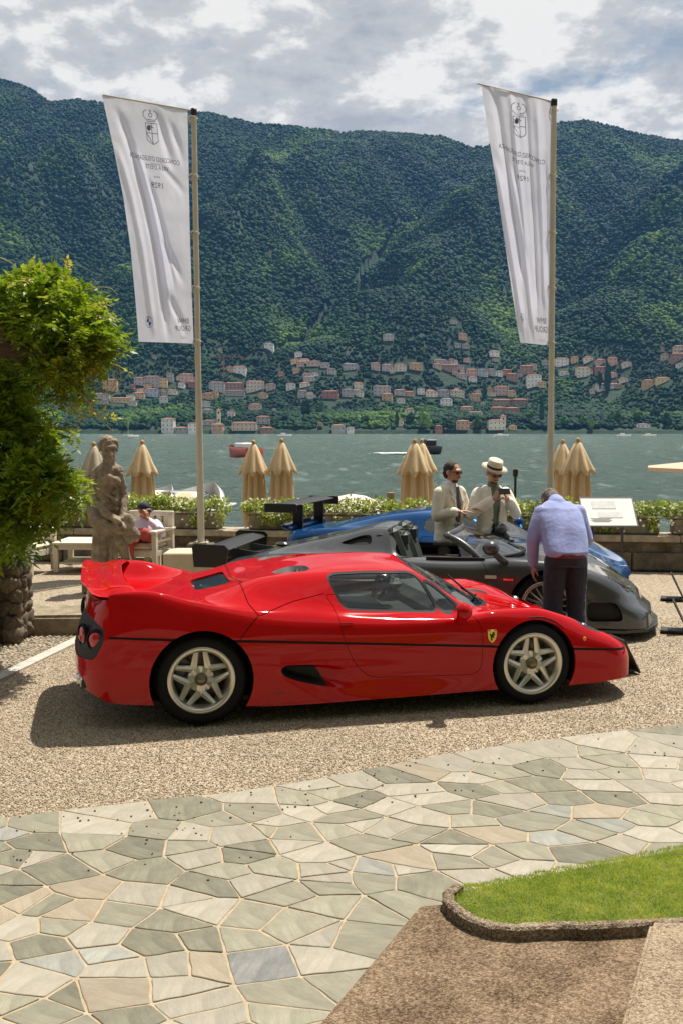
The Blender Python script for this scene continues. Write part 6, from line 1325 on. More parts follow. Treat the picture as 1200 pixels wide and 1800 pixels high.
    # shield badge with rearing horse
    sh = [(-.036,.045),(.036,.045),(.036,.0),(.030,-.025),(.016,-.045),(0,-.056),(-.016,-.045),(-.030,-.025),(-.036,0)]
    B0 = (2.222, -.953, .562); b = MB(); b.prism(sh, -.0035, .0, axis='Y'); bo = b.build('shield_badge', mat('badge_yellow', (.85, .60, .02), .35, coat=.5), root, B0)
    b = MB()
    for c, w_, m2 in ((-.024, .024, (.02, .25, .05)), (0, .024, (.8, .8, .8)), (.024, .024, (.5, .01, .01))): MB().box((c, -.0045, .041), (w_, .002, .008)).build('badge_band', mat(f'badge_{c}', m2, .4), bo)
    horse = [(-.006,-.040),(-.002,-.040),(.002,-.028),(-.001,-.016),(.006,-.010),(.014,-.020),(.018,-.018),(.012,-.004),(.014,.006),(.020,.004),(.024,.010),(.018,.014),(.013,.013),(.014,.020),(.020,.025),(.018,.029),(.011,.028),(.008,.031),(.004,.026),(-.002,.014),(-.010,.008),(-.015,.012),(-.019,.020),(-.022,.014),(-.018,.002),(-.013,-.004),(-.016,-.014),(-.010,-.022),(-.012,-.034)]
    b = MB(); b.prism(horse, -.006, -.0036, axis='Y'); b.build('badge_horse', mat('badge_black', (.01, .01, .01), .4), bo)
    # small signature plate on the sill, amber side lamp
    MB().box((.55, -.957, .215), (.10, .004, .008)).build('signature', mat('script_grey', (.10, .03, .03), .4), root)
    for s in (-1, 1): MB().ball((3.02, s * .905, .49), .014, 10, 8, (1.2, .5, 1.2)).build('side_lamp', mat('amber', (.7, .25, .03), .3), root)
    return root
red_car()

# ---------------------------------------------------------------- GREY ROADSTER
def grey_car():
    yaw = -.2; c, s_ = math.cos(yaw), math.sin(yaw); fx, fy = 2.10, 10.42                 # near side front hub
    ox = fx - c * 2.67 - s_ * .975; oy = fy - s_ * 2.67 + c * .975
    root = thing('grey_roadster', 'dark grey open racing roadster with black rear wing behind the red car', 'car', (ox, oy, 0), yaw)
    gp = paint('car_paint_grey', (.085, .088, .092), flake=.5, rough=.3)
    cage = [
     [(-1.05,0,.22),(-1.08,0,.36),(-1.08,0,.48),(-1.05,0,.58),(-1.0,0,.64),(-.9,0,.66),(-.8,0,.68),(-.7,0,.70)],
     [(-1.02,.5,.22),(-1.05,.5,.36),(-1.05,.5,.48),(-1.02,.5,.58),(-.98,.48,.64),(-.88,.4,.66),(-.76,.25,.69),(-.66,0,.71)],
     [(-.86,.88,.2),(-.88,.9,.36),(-.88,.9,.48),(-.86,.88,.60),(-.84,.84,.66),(-.78,.72,.67),(-.68,.45,.70),(-.58,0,.73)],
     [(-.5,.95,.16),(-.5,.97,.36),(-.5,.975,.52),(-.5,.95,.66),(-.5,.88,.74),(-.48,.74,.74),(-.45,.46,.77),(-.4,0,.79)],
     [(0,.955,.14),(0,.975,.38),(0,.98,.56),(0,.96,.70),(0,.88,.79),(0,.74,.80),(0,.46,.88),(0,0,.88)],
     [(.45,.955,.12),(.45,.955,.34),(.45,.965,.54),(.45,.95,.68),(.45,.88,.78),(.45,.74,.82),(.45,.46,.98),(.45,0,.96)],
     [(.85,.955,.11),(.85,.945,.33),(.85,.955,.52),(.85,.94,.66),(.85,.88,.76),(.85,.76,.82),(.85,.46,1.07),(.85,0,1.01)],
     [(1.0,.955,.11),(1.0,.94,.33),(1.0,.95,.52),(1.0,.935,.66),(1.0,.88,.755),(1.0,.78,.80),(1.0,.52,1.06),(1.0,0,1.0)],
     [(1.12,.955,.11),(1.12,.94,.33),(1.12,.95,.52),(1.12,.935,.66),(1.12,.88,.755),(1.12,.80,.785),(1.12,.55,.80),(1.12,0,.80)],
     [(1.55,.955,.11),(1.55,.94,.33),(1.55,.95,.52),(1.55,.935,.66),(1.55,.89,.74),(1.55,.80,.77),(1.55,.55,.79),(1.55,0,.80)],
     [(1.95,.955,.11),(1.95,.94,.33),(1.95,.95,.52),(1.95,.935,.66),(1.95,.88,.75),(1.95,.78,.78),(1.95,.5,.80),(1.95,0,.82)],
     [(2.35,.955,.12),(2.35,.955,.36),(2.35,.965,.56),(2.35,.95,.70),(2.35,.88,.80),(2.35,.74,.80),(2.35,.45,.76),(2.35,0,.77)],
     [(2.72,.955,.12),(2.72,.965,.36),(2.72,.97,.55),(2.72,.95,.70),(2.72,.87,.79),(2.72,.72,.78),(2.72,.42,.71),(2.72,0,.71)],
     [(3.10,.95,.12),(3.10,.95,.34),(3.10,.945,.50),(3.10,.92,.62),(3.10,.83,.70),(3.10,.68,.69),(3.10,.38,.64),(3.10,0,.64)],
     [(3.45,.94,.12),(3.45,.93,.30),(3.42,.88,.42),(3.40,.85,.50),(3.38,.76,.57),(3.36,.6,.57),(3.36,.34,.55),(3.36,0,.55)],
     [(3.66,.80,.11),(3.64,.78,.26),(3.56,.72,.36),(3.53,.68,.43),(3.50,.6,.48),(3.48,.46,.49),(3.47,.26,.49),(3.46,0,.49)],
     [(3.78,.45,.11),(3.76,.44,.24),(3.66,.40,.34),(3.63,.38,.40),(3.60,.34,.44),(3.57,.26,.45),(3.56,.15,.46),(3.54,0,.46)],
     [(3.82,0,.11),(3.80,0,.24),(3.69,0,.33),(3.66,0,.40),(3.63,0,.43),(3.61,0,.44),(3.60,0,.44),(3.59,0,.45)]]
    M = loft(cage, 230, 76, 3)
    _, M = split(M, arch(0, .34, .39)); _, M = split(M, arch(2.67, .33, .375))
    # cockpit opening
    ck = [(1.06,-.1),(1.06,.70),(1.10,.74),(1.75,.76),(1.86,.70),(1.9,.5),(1.92,-.1)]
    _, M = split(M, plan(soft(ck), .70))
    # side vents, headlamps, front scoop
    vt = [(2.98,.20),(2.99,.40),(3.03,.43),(3.26,.43),(3.34,.36),(3.38,.20)]
    vt = [(3.08,.19),(3.08,.37),(3.12,.39),(3.36,.385),(3.42,.30),(3.44,.20)]
    for s in (-1, 1):
        g, M = split(M, side(soft(vt), s, .5)); panel('side_intake', g, dark_m, root, .004, .05)
        g, M = split(M, side(soft(vt), s, .5, .022)); panel('intake_surround', g, gp, root, .02, -.012)
        sv = [(.42,.90),(.62,.885),(.80,.90),(.78,1.0),(.66,.985)]
        g, M = split(M, side(soft(sv), s, .35)); panel('quarter_vent', g, dark_m, root, .004, .03)
        for k, (hx, hy, rr) in enumerate(((3.36, .70, .13), (3.46, .50, .10))):
            f = lambda V, hx=hx, hy=hy, rr=rr, s=s: np.maximum(np.hypot((V[:, 0] - hx) / 1.15, V[:, 1] - s * hy) - rr, .40 - V[:, 2])
            g, M = split(M, f); o = panel('headlight', g, glass_mat('lamp_cover2', (.75, .75, .75), .16), root, .004)
            gi = (g[0] - g[1] * .04, g[1], g[2]); cc = panel('lamp_reflector', gi, mat('lamp_silver', (.55, .55, .55), .25, metal=.6), root, .003)
            if o is not None and cc is not None: cc.parent = o
    door = [(1.02,.78),(1.0,.6),(1.02,.34),(1.10,.26),(1.9,.25),(2.0,.34),(2.08,.60),(2.02,.77),(1.9,.80)]
    for s in (-1, 1):
        d_in, M = split(M, side(soft(door), s, .70)); gap, d_in = split(d_in, lambda V: -(sdf(V[:, XZ], soft(door)) + .005)); panel('panel_joint', gap, gapm, root, .003, .006); panel('door', d_in, gp, root, .03)
    nose = lambda V: np.maximum(np.maximum(V[:, 2] - .24, .16 - V[:, 2]), 3.55 - V[:, 0]); nose2 = lambda V: np.maximum(nose(V), np.abs(V[:, 1]) - .55)
    g, M = split(M, nose2); panel('front_grille', g, dark_m, root, .004, .03)
    panel('body', M, gp, root, .016)
    MB().box((1.3, 0, .13), (4.2, 1.72, .03)).build('underbody', dark_m, root)
    sp = MB(); sp.prism([(3.0, -.97), (3.45, -.95), (3.70, -.80), (3.83, -.45), (3.87, 0), (3.83, .45), (3.70, .80), (3.45, .95), (3.0, .97)], .075, .105); sp.build('front_splitter', mat('carbon', (.02, .02, .022), .35, coat=.6), root)
    lthr = mat('black_leather', (.02, .02, .021), .5)
    MB().box((1.5, 0, .42), (1.0, 1.5, .45), bev=.03).build('cockpit_tub', dark_m, root); MB().box((1.98, 0, .72), (.30, 1.4, .16), bev=.05).build('dashboard', lthr, root)
    grn = mat('green_leather', (.03, .04, .032), .55, bump=.2, bscale=40)
    for s in (-1, 1): seat(root, 1.42, s * .36, .46, grn, .35); MB().box((1.10, s * .36, .94), (.13, .28, .2), bev=.05).build('headrest', grn, root)
    steering(root, 1.72, .36, .80)
    MB().box((1.72, -.80, .785), (.62, .05, .03)).build('door_sill_trim', dark_m, root)
    # windscreen: curved glass in a frame
    nB = 25; low = []; top = []
    for i in range(nB):
        q = -1 + 2 * i / (nB - 1); a = abs(q); low.append(Vector((2.42 - .44 * a ** 2.2, q * .78, .80 - .02 * a))); top.append(Vector((1.72 - .12 * a ** 2, q * .60, 1.045 - .035 * a ** 2)))
    V = []; nR = 8
    for k in range(nR):
        t = k / (nR - 1)
        for i in range(nB): p = low[i].lerp(top[i], t); p.z += .035 * math.sin(math.pi * t); V.append(p)
    b = MB(); b.add(V, [(k * nB + i, k * nB + i + 1, (k + 1) * nB + i + 1, (k + 1) * nB + i) for k in range(nR - 1) for i in range(nB - 1)], True); b.build('windscreen', glass_mat('car_glass_clear', (.78, .84, .82), .10), root, flip=False)
    frame = [V[k * nB] for k in range(nR)] + [V[(nR - 1) * nB + i] for i in range(nB)] + [V[k * nB + nB - 1] for k in range(nR - 1, -1, -1)]
    MB().tube(frame, .034, 10).build('windscreen_frame', gp, root); MB().tube(low, .02, 8).build('cowl_trim', trim_m, root)
    # side glass
    for s in (-1, 1):
        b = MB(); b.add([(1.78, s * .765, .79), (2.05, s * .775, .79), (1.70, s * .63, 1.0), (1.74, s * .62, 1.01)], [(0, 1, 3, 2)]); b.build('quarter_light', glass_mat('car_glass_clear'), root, flip=False)
        b = MB(); b.ball((2.10, s * 1.02, .93), .10, 14, 10, (.9, 1.0, .8)); b.tube([(2.24, s * .92, .78), (2.20, s * 1.0, .82), (2.13, s * 1.03, .89)], [.045, .04, .035], 10); mo = b.build('wing_mirror', gp, root); MB().lathe([(.001, 0), (.075, 0)], 16, axis='X').build('mirror_glass', chrome, mo, (2.008, s * 1.02, .93))
    MB().lathe([(.001, .01), (.05, .008), (.062, 0), (.062, -.02)], 24, axis='Y').build('fuel_cap', mat('cap_silver', (.6, .6, .58), .3, metal=.7), root, (.88, -.575, .945))
    MB().box((2.10, -.955, .62), (.12, .012, .04), bev=.005).build('side_indicator', mat('indicator', (.6, .55, .5), .3), root)
    MB().box((2.28, -.972, .60), (.10, .006, .018)).build('model_badge', chrome, root)
    # rear wing
    carbon = MATS['carbon']
    b = MB(); pr = [(-.16, -.012), (-.10, .018), (.02, .03), (.14, .012), (.18, -.012), (.1, -.018), (0, -.02)]; b.prism(pr, -.80, .80, axis='Y'); b.build('wing_blade', mat('satin_black', (.016, .016, .017), .38), root, (-.98, 0, .82))
    for s in (-1, 1):
        b = MB(); ep = [(-.20, -.20), (-.22, .03), (-.18, .06), (.16, .05), (.20, .01), (.18, -.15), (.12, -.20)]; b.prism(ep, s * .80, s * .825, axis='Y'); b.build('wing_end_plate', MATS['satin_black'], root, (-.98, 0, .82))
        arc_ = [(-1.02 + .02 * k + .50 * (k / 10) ** 1.2, s * .30, .82 - .10 * (k / 10) ** .7) for k in range(11)]
        b = MB(); b.add([v for p in arc_ for v in ((p[0], p[1] - .012, p[2]), (p[0], p[1] + .012, p[2]), (p[0] - .02, p[1] + .012, p[2] - .20), (p[0] - .02, p[1] - .012, p[2] - .20))], [(k * 4 + j, (k + 1) * 4 + j, (k + 1) * 4 + (j + 1) % 4, k * 4 + (j + 1) % 4) for k in range(10) for j in range(4)] + [(0, 1, 2, 3), (43, 42, 41, 40)]); b.build('wing_strut', gp, root)
    b = MB(); b.box((-.30, -.30, .84), (.14, .12, .05), bev=.02); b.build('deck_duct', gp, root)
    rim = mat('wheel_bright', (.55, .53, .5), .25, metal=.8)
    for s in (-1, 1):
        make_wheel(root, 0, s * .80, .34, .32, .245, 10, rim, chrome, s=s); make_wheel(root, 2.67, s * .815, .33, .28, .25, 18, rim, chrome, s=s)
        well(root, 0, .34, .41, s * .94, s * .5); well(root, 2.67, .33, .395, s * .93, s * .5)
grey_car()

# ---------------------------------------------------------------- BLUE CAR
def blue_car():
    yaw = -.32; root = thing('blue_supercar', 'metallic blue supercar with high black rear wing nearest the lake wall', 'car', (.34, 14.1, 0), yaw)
    bp = paint('car_paint_blue', (.006, .055, .18), flake=.35, rough=.32)
    cage = [
     [(-.95,0,.25),(-.98,0,.45),(-.98,0,.62),(-.95,0,.74),(-.9,0,.80),(-.8,0,.80),(-.7,0,.80),(-.6,0,.80)],
     [(-.9,.6,.25),(-.93,.62,.45),(-.93,.62,.62),(-.9,.6,.74),(-.86,.56,.80),(-.78,.46,.80),(-.66,.25,.80),(-.56,0,.81)],
     [(-.72,.88,.2),(-.74,.92,.42),(-.74,.92,.6),(-.72,.9,.74),(-.7,.84,.80),(-.64,.70,.80),(-.56,.44,.80),(-.48,0,.83)],
     [(-.35,.93,.15),(-.35,.96,.4),(-.35,.965,.6),(-.35,.95,.76),(-.35,.86,.86),(-.35,.72,.84),(-.34,.46,.85),(-.3,0,.89)],
     [(.05,.93,.13),(.05,.965,.38),(.05,.97,.58),(.05,.955,.76),(.05,.86,.88),(.05,.72,.87),(.05,.50,.93),(.05,0,.97)],
     [(.5,.93,.12),(.5,.94,.34),(.5,.95,.55),(.5,.94,.70),(.5,.86,.83),(.5,.74,.90),(.5,.54,1.03),(.5,0,1.06)],
     [(.95,.93,.12),(.95,.92,.32),(.95,.93,.52),(.95,.92,.66),(.95,.86,.77),(.95,.77,.86),(.95,.58,1.07),(.95,0,1.12)],
     [(1.35,.93,.12),(1.35,.92,.32),(1.35,.925,.5),(1.35,.915,.64),(1.35,.86,.74),(1.35,.78,.81),(1.35,.58,1.07),(1.35,0,1.14)],
     [(1.75,.93,.12),(1.75,.92,.32),(1.75,.925,.5),(1.75,.915,.63),(1.75,.86,.73),(1.75,.77,.78),(1.66,.54,1.0),(1.6,0,1.09)],
     [(2.15,.93,.12),(2.15,.93,.32),(2.15,.935,.5),(2.15,.92,.66),(2.15,.85,.755),(2.15,.73,.75),(2.05,.52,.80),(1.98,0,.93)],
     [(2.55,.93,.12),(2.55,.945,.32),(2.55,.945,.5),(2.55,.93,.66),(2.55,.84,.76),(2.55,.68,.73),(2.5,.44,.69),(2.45,0,.71)],
     [(2.95,.92,.12),(2.95,.925,.3),(2.95,.92,.45),(2.95,.89,.57),(2.95,.79,.66),(2.95,.62,.63),(2.92,.38,.59),(2.9,0,.59)],
     [(3.25,.86,.13),(3.25,.86,.28),(3.25,.84,.40),(3.24,.81,.47),(3.22,.71,.53),(3.2,.54,.51),(3.18,.32,.48),(3.15,0,.48)],
     [(3.45,.62,.14),(3.46,.62,.27),(3.44,.60,.37),(3.42,.58,.42),(3.40,.5,.45),(3.37,.38,.44),(3.35,.22,.43),(3.33,0,.43)],
     [(3.54,0,.15),(3.55,0,.26),(3.53,0,.35),(3.51,0,.39),(3.49,0,.41),(3.46,0,.41),(3.43,0,.41),(3.40,0,.41)]]
    M = loft(cage, 200, 70, 3)
    _, M = split(M, arch(0, .34, .38)); _, M = split(M, arch(2.62, .33, .365))
    gl_ = glass_mat('car_glass_blue', (.30, .36, .34), .14)
    win = [(1.02,1.02),(.98,.90),(1.06,.84),(1.84,.79),(1.74,.90),(1.62,1.0),(1.4,1.05),(1.15,1.055)]
    for s in (-1, 1): g, M = split(M, side(soft(win), s, .45)); panel('side_window', g, gl_, root, 0, .004)
    ws = [(1.64,-.1),(1.66,.42),(1.74,.52),(2.05,.60),(2.20,.55),(2.36,.4),(2.42,-.1)]
    g, M = split(M, plan(soft(ws), .68)); panel('windscreen', g, gl_, root, 0, .004)
    g, M = split(M, plan(soft(ws), .68, .03)); panel('windscreen_surround', g, trim_m, root, .01)
    for s in (-1, 1):
        f = lambda V, s=s: np.maximum(sdf(np.stack([V[:, 0], V[:, 1] * s], 1), soft([(2.78,.62),(2.80,.80),(3.0,.80),(3.2,.70),(3.18,.58),(2.95,.56)])), .45 - V[:, 2])
        g, M = split(M, f); o = panel('headlight', g, glass_mat('lamp_cover3', (.55, .7, .85), .14), root, .004); cc = panel('lamp_housing', (g[0] - g[1] * .05, g[1], g[2]), mat('lamp_blue', (.05, .14, .3), .3), root, .003); cc.parent = o
        b = MB(); b.ball((2.95, s * .72, .575), .06, 12, 8); b.build('lamp', chrome, o)
        door = [(.98,.80),(.96,.6),(1.0,.34),(1.08,.27),(1.9,.26),(2.02,.35),(2.04,.6),(1.95,.74)]
        g, M = split(M, side(soft(door), s, .7)); gap, g = split(g, lambda V: -(sdf(V[:, XZ], soft(door)) + .005)); panel('panel_joint', gap, gapm, root, .003, .006); panel('door', g, bp, root, .02)
        sc = [(.55,.40),(.58,.62),(.80,.64),(.90,.52),(.86,.40)]
        g, M = split(M, side(soft(sc), s, .6)); panel('side_intake', g, dark_m, root, .004, .05)
    nz = lambda V: np.maximum(np.maximum(np.maximum(V[:, 2] - .31, .17 - V[:, 2]), 3.2 - V[:, 0]), np.abs(V[:, 1]) - .66)
    g, M = split(M, nz); panel('front_intake', g, dark_m, root, .004, .04)
    for q in (-.24, .24): g, M = band(M, lambda V, q=q: V[:, 1] - q * (1.25 - .12 * V[:, 0]), .0035, lambda V: np.maximum(2.5 - V[:, 0], .42 - V[:, 2])); panel('panel_joint', g, gapm, root, .003, .006)
    panel('body', M, bp, root, .016)
    MB().box((1.3, 0, .14), (3.9, 1.7, .03)).build('underbody', dark_m, root); MB().box((1.5, 0, .45), (1.2, 1.4, .5), bev=.03).build('cabin_tub', dark_m, root)
    for s in (-1, 1): seat(root, 1.35, s * .36, .46, MATS['black_leather'], .4)
    b = MB(); b.prism([(2.9, -.92), (3.3, -.84), (3.50, -.6), (3.60, 0), (3.50, .6), (3.3, .84), (2.9, .92)], .085, .115); b.build('front_splitter', MATS['carbon'], root)
    b = MB(); pr = [(-.17, .0), (-.10, .03), (.04, .03), (.17, .0), (.05, -.015)]; b.prism(pr, -.86, .86, axis='Y'); b.build('wing_blade', MATS['satin_black'], root, (-.92, 0, 1.14))
    for s in (-1, 1):
        MB().box((-.92, s * .87, 1.11), (.46, .02, .12), bev=.006).build('wing_end_plate', MATS['satin_black'], root); MB().box((-.84, s * .42, .95), (.14, .03, .36)).build('wing_strut', MATS['satin_black'], root)
        b = MB(); b.ball((1.95, s * .98, .86), .09, 12, 8, (.8, 1, .7)); b.tube([(2.0, s * .86, .76), (1.96, s * .95, .83)], .03, 8); b.build('wing_mirror', bp, root)
        make_wheel(root, 0, s * .78, .34, .3, .24, 'twin5', mat('wheel_silver', (.4, .4, .4)), chrome, s=s); make_wheel(root, 2.62, s * .80, .33, .25, .24, 'twin5', MATS['wheel_silver'], chrome, s=s)
        well(root, 0, .34, .40, s * .93, s * .5); well(root, 2.62, .33, .385, s * .91, s * .5)
    MB().box((-.9, 0, .84), (.14, 1.5, .06), M=Matrix.Rotation(.35, 4, 'Y'), bev=.02).build('tail_lip', bp, root)
blue_car()
# ================================================================ FIGURES: limbs fused into one continuous surface
def cap_mesh(b, p0, r0, p1, r1, n=14, flat=None):
    """tapered limb with round ends; flat=(axis vector, factor) squashes it"""
    p0, p1 = Vector(p0), Vector(p1); d = p1 - p0; L = d.length; dn = d.normalized() if L > 1e-6 else Vector((0, 0, 1)); pts = []; rad = []
    for k in range(5): a = math.pi / 2 * (1 - k / 5); pts.append(p0 - dn * r0 * math.sin(a)); rad.append(max(r0 * math.cos(a), .0008))
    for k in range(6): t = k / 5; pts.append(p0 + d * t); rad.append(r0 + (r1 - r0) * t)
    for k in range(1, 6): a = math.pi / 2 * k / 5; pts.append(p1 + dn * r1 * math.sin(a)); rad.append(max(r1 * math.cos(a), .0008))
    q = MB(); q.tube(pts, rad, n)
    if flat is not None:
        ax = Vector(flat[0]).normalized(); c = (p0 + p1) / 2; q.v = [tuple(Vector(v) - ax * ((Vector(v) - c).dot(ax)) * (1 - flat[1])) for v in q.v]
    b.add(q.v, q.f, True)
def fuse(name, b, voxel, smooth=4, m=None, parent=None, noise=None, keep=None):
    me = b.mesh(name, False); bm_ = bmesh.new(); bm_.from_mesh(me); bmesh.ops.remove_doubles(bm_, verts=bm_.verts[:], dist=1e-5); bmesh.ops.recalc_face_normals(bm_, faces=bm_.faces[:]); bm_.to_mesh(me); bm_.free(); o = bpy.data.objects.new(name, me); COL.objects.link(o)
    md = o.modifiers.new('r', 'REMESH'); md.mode = 'VOXEL'; md.voxel_size = voxel; md.use_smooth_shade = True
    if smooth: sm = o.modifiers.new('s', 'SMOOTH'); sm.factor = .5; sm.iterations = smooth
    dg = bpy.context.evaluated_depsgraph_get(); me2 = bpy.data.meshes.new_from_object(o.evaluated_get(dg)); bpy.data.objects.remove(o); bpy.data.meshes.remove(me)
    me2.polygons.foreach_set('use_smooth', [True] * len(me2.polygons)); me2.materials.clear()
    if noise:
        n = len(me2.vertices); co = np.empty(n * 3, np.float32); me2.vertices.foreach_get('co', co); co = co.reshape(-1, 3); no = np.empty(n * 3, np.float32); me2.vertices.foreach_get('normal', no); no = no.reshape(-1, 3)
        d = np.array([sum(a * mnoise.noise(Vector(p) * f if isinstance(f, (int, float)) else Vector((p[0] * f[0], p[1] * f[1], p[2] * f[2]))) for f, a in noise) for p in co.tolist()], np.float32); co += no * d[:, None]; me2.vertices.foreach_set('co', co.ravel()); me2.update()
    return link(name, me2, m, parent)
skin = mat('skin', (.50, .27, .18), .5, var=.08, vscale=20, spec=.35); skin_t = mat('skin_tan', (.36, .17, .10), .5, var=.08, vscale=20, spec=.35)
dark_glass = mat('sunglasses', (.008, .008, .01), .1)
def head(b, c, yaw, tilt, sc=1.0):
    """head centred at c, facing -y turned by yaw, tilted forward by tilt; returns frame function"""
    M = Matrix.Rotation(yaw, 3, 'Z') @ Matrix.Rotation(tilt, 3, 'X')
    P = lambda x, y, z: Vector(c) + M @ Vector((x * sc, y * sc, z * sc))
    def el(p, r, s): b.ball(P(*p), r * sc, 16, 12, s, M=M)
    el((0, .012, .03), .098, (.80, 1.0, .98)); el((0, -.02, -.03), .080, (.82, .95, 1.1)); el((0, -.045, -.085), .048, (1.0, .9, .75))
    cap_mesh(b, P(0, -.092, .012), .011 * sc, P(0, -.112, -.028), .017 * sc, 8)
    el((0, -.098, -.060), .020, (1.4, .6, .6)); el((0, -.082, .035), .045, (1.35, .5, .5))
    for s in (-1, 1): el((s * .083, .012, -.005), .028, (.35, .8, 1.1))
    return P, M
def hand(b, wrist, fwd, palm, size=1.0, curl=.5, spread=1.0, side_=1, r=.0088):
    """five-fingered hand: fwd = pointing direction, palm = palm normal"""
    f = Vector(fwd).normalized(); n = Vector(palm); n = (n - f * n.dot(f)).normalized(); u = f.cross(n) * side_; w = Vector(wrist); k = size
    for q in (-.028, -.010, .010, .028): cap_mesh(b, w + u * q * .8 * k, .014 * k, w + f * .082 * k + u * q * k, .0125 * k, 8)
    for q, ln in ((-.031, .062), (-.0105, .078), (.0105, .084), (.031, .074)):
        p = w + f * .085 * k + u * q * k; d = f; 
        for j, l in enumerate((.45, .32, .23)):
            d = (d + n * curl * (.5 + .35 * j)).normalized(); e = p + d * ln * l * k + u * q * .12 * spread * k; cap_mesh(b, p, r * k, e, r * .92 * k, 8); p = e
    p = w + f * .02 * k + u * .034 * k; e = p + (f * .6 + u * .75 + n * .35).normalized() * .045 * k; cap_mesh(b, p, .0125 * k, e, .0105 * k, 8); e2 = e + (f * .85 + u * .2 + n * .35).normalized() * .036 * k; cap_mesh(b, e, .0105 * k, e2, .009 * k, 8)
def limb(b, pts, rad, flat=None, n=14):
    for i in range(len(pts) - 1): cap_mesh(b, pts[i], rad[i], pts[i + 1], rad[i + 1], n, flat)
def fabric(name, c, c2, sc=5, bump=.5): return mat(name, c, .85, color2=c2, vscale=sc, bump=bump, bscale=13, bdist=.02, sheen=.1)
def torso(b, zs, grow=0.0, lean=lambda z: (0, 0)):
    """stack of elliptic rings: zs = (z, half width, half depth, y offset)"""
    V = []; n = 28
    for z, w, d, y in zs:
        for k in range(n):
            a = 2 * math.pi * k / n; ca, sa = math.cos(a), math.sin(a); e = .8
            V.append((math.copysign(abs(ca) ** e, ca) * (w + grow), y + math.copysign(abs(sa) ** e, sa) * (d + grow), z))
    m = len(zs); b.add(V, [(i * n + k, i * n + (k + 1) % n, (i + 1) * n + (k + 1) % n, (i + 1) * n + k) for i in range(m - 1) for k in range(n)] + [tuple(range(n - 1, -1, -1)), tuple(range((m - 1) * n, m * n))], True)

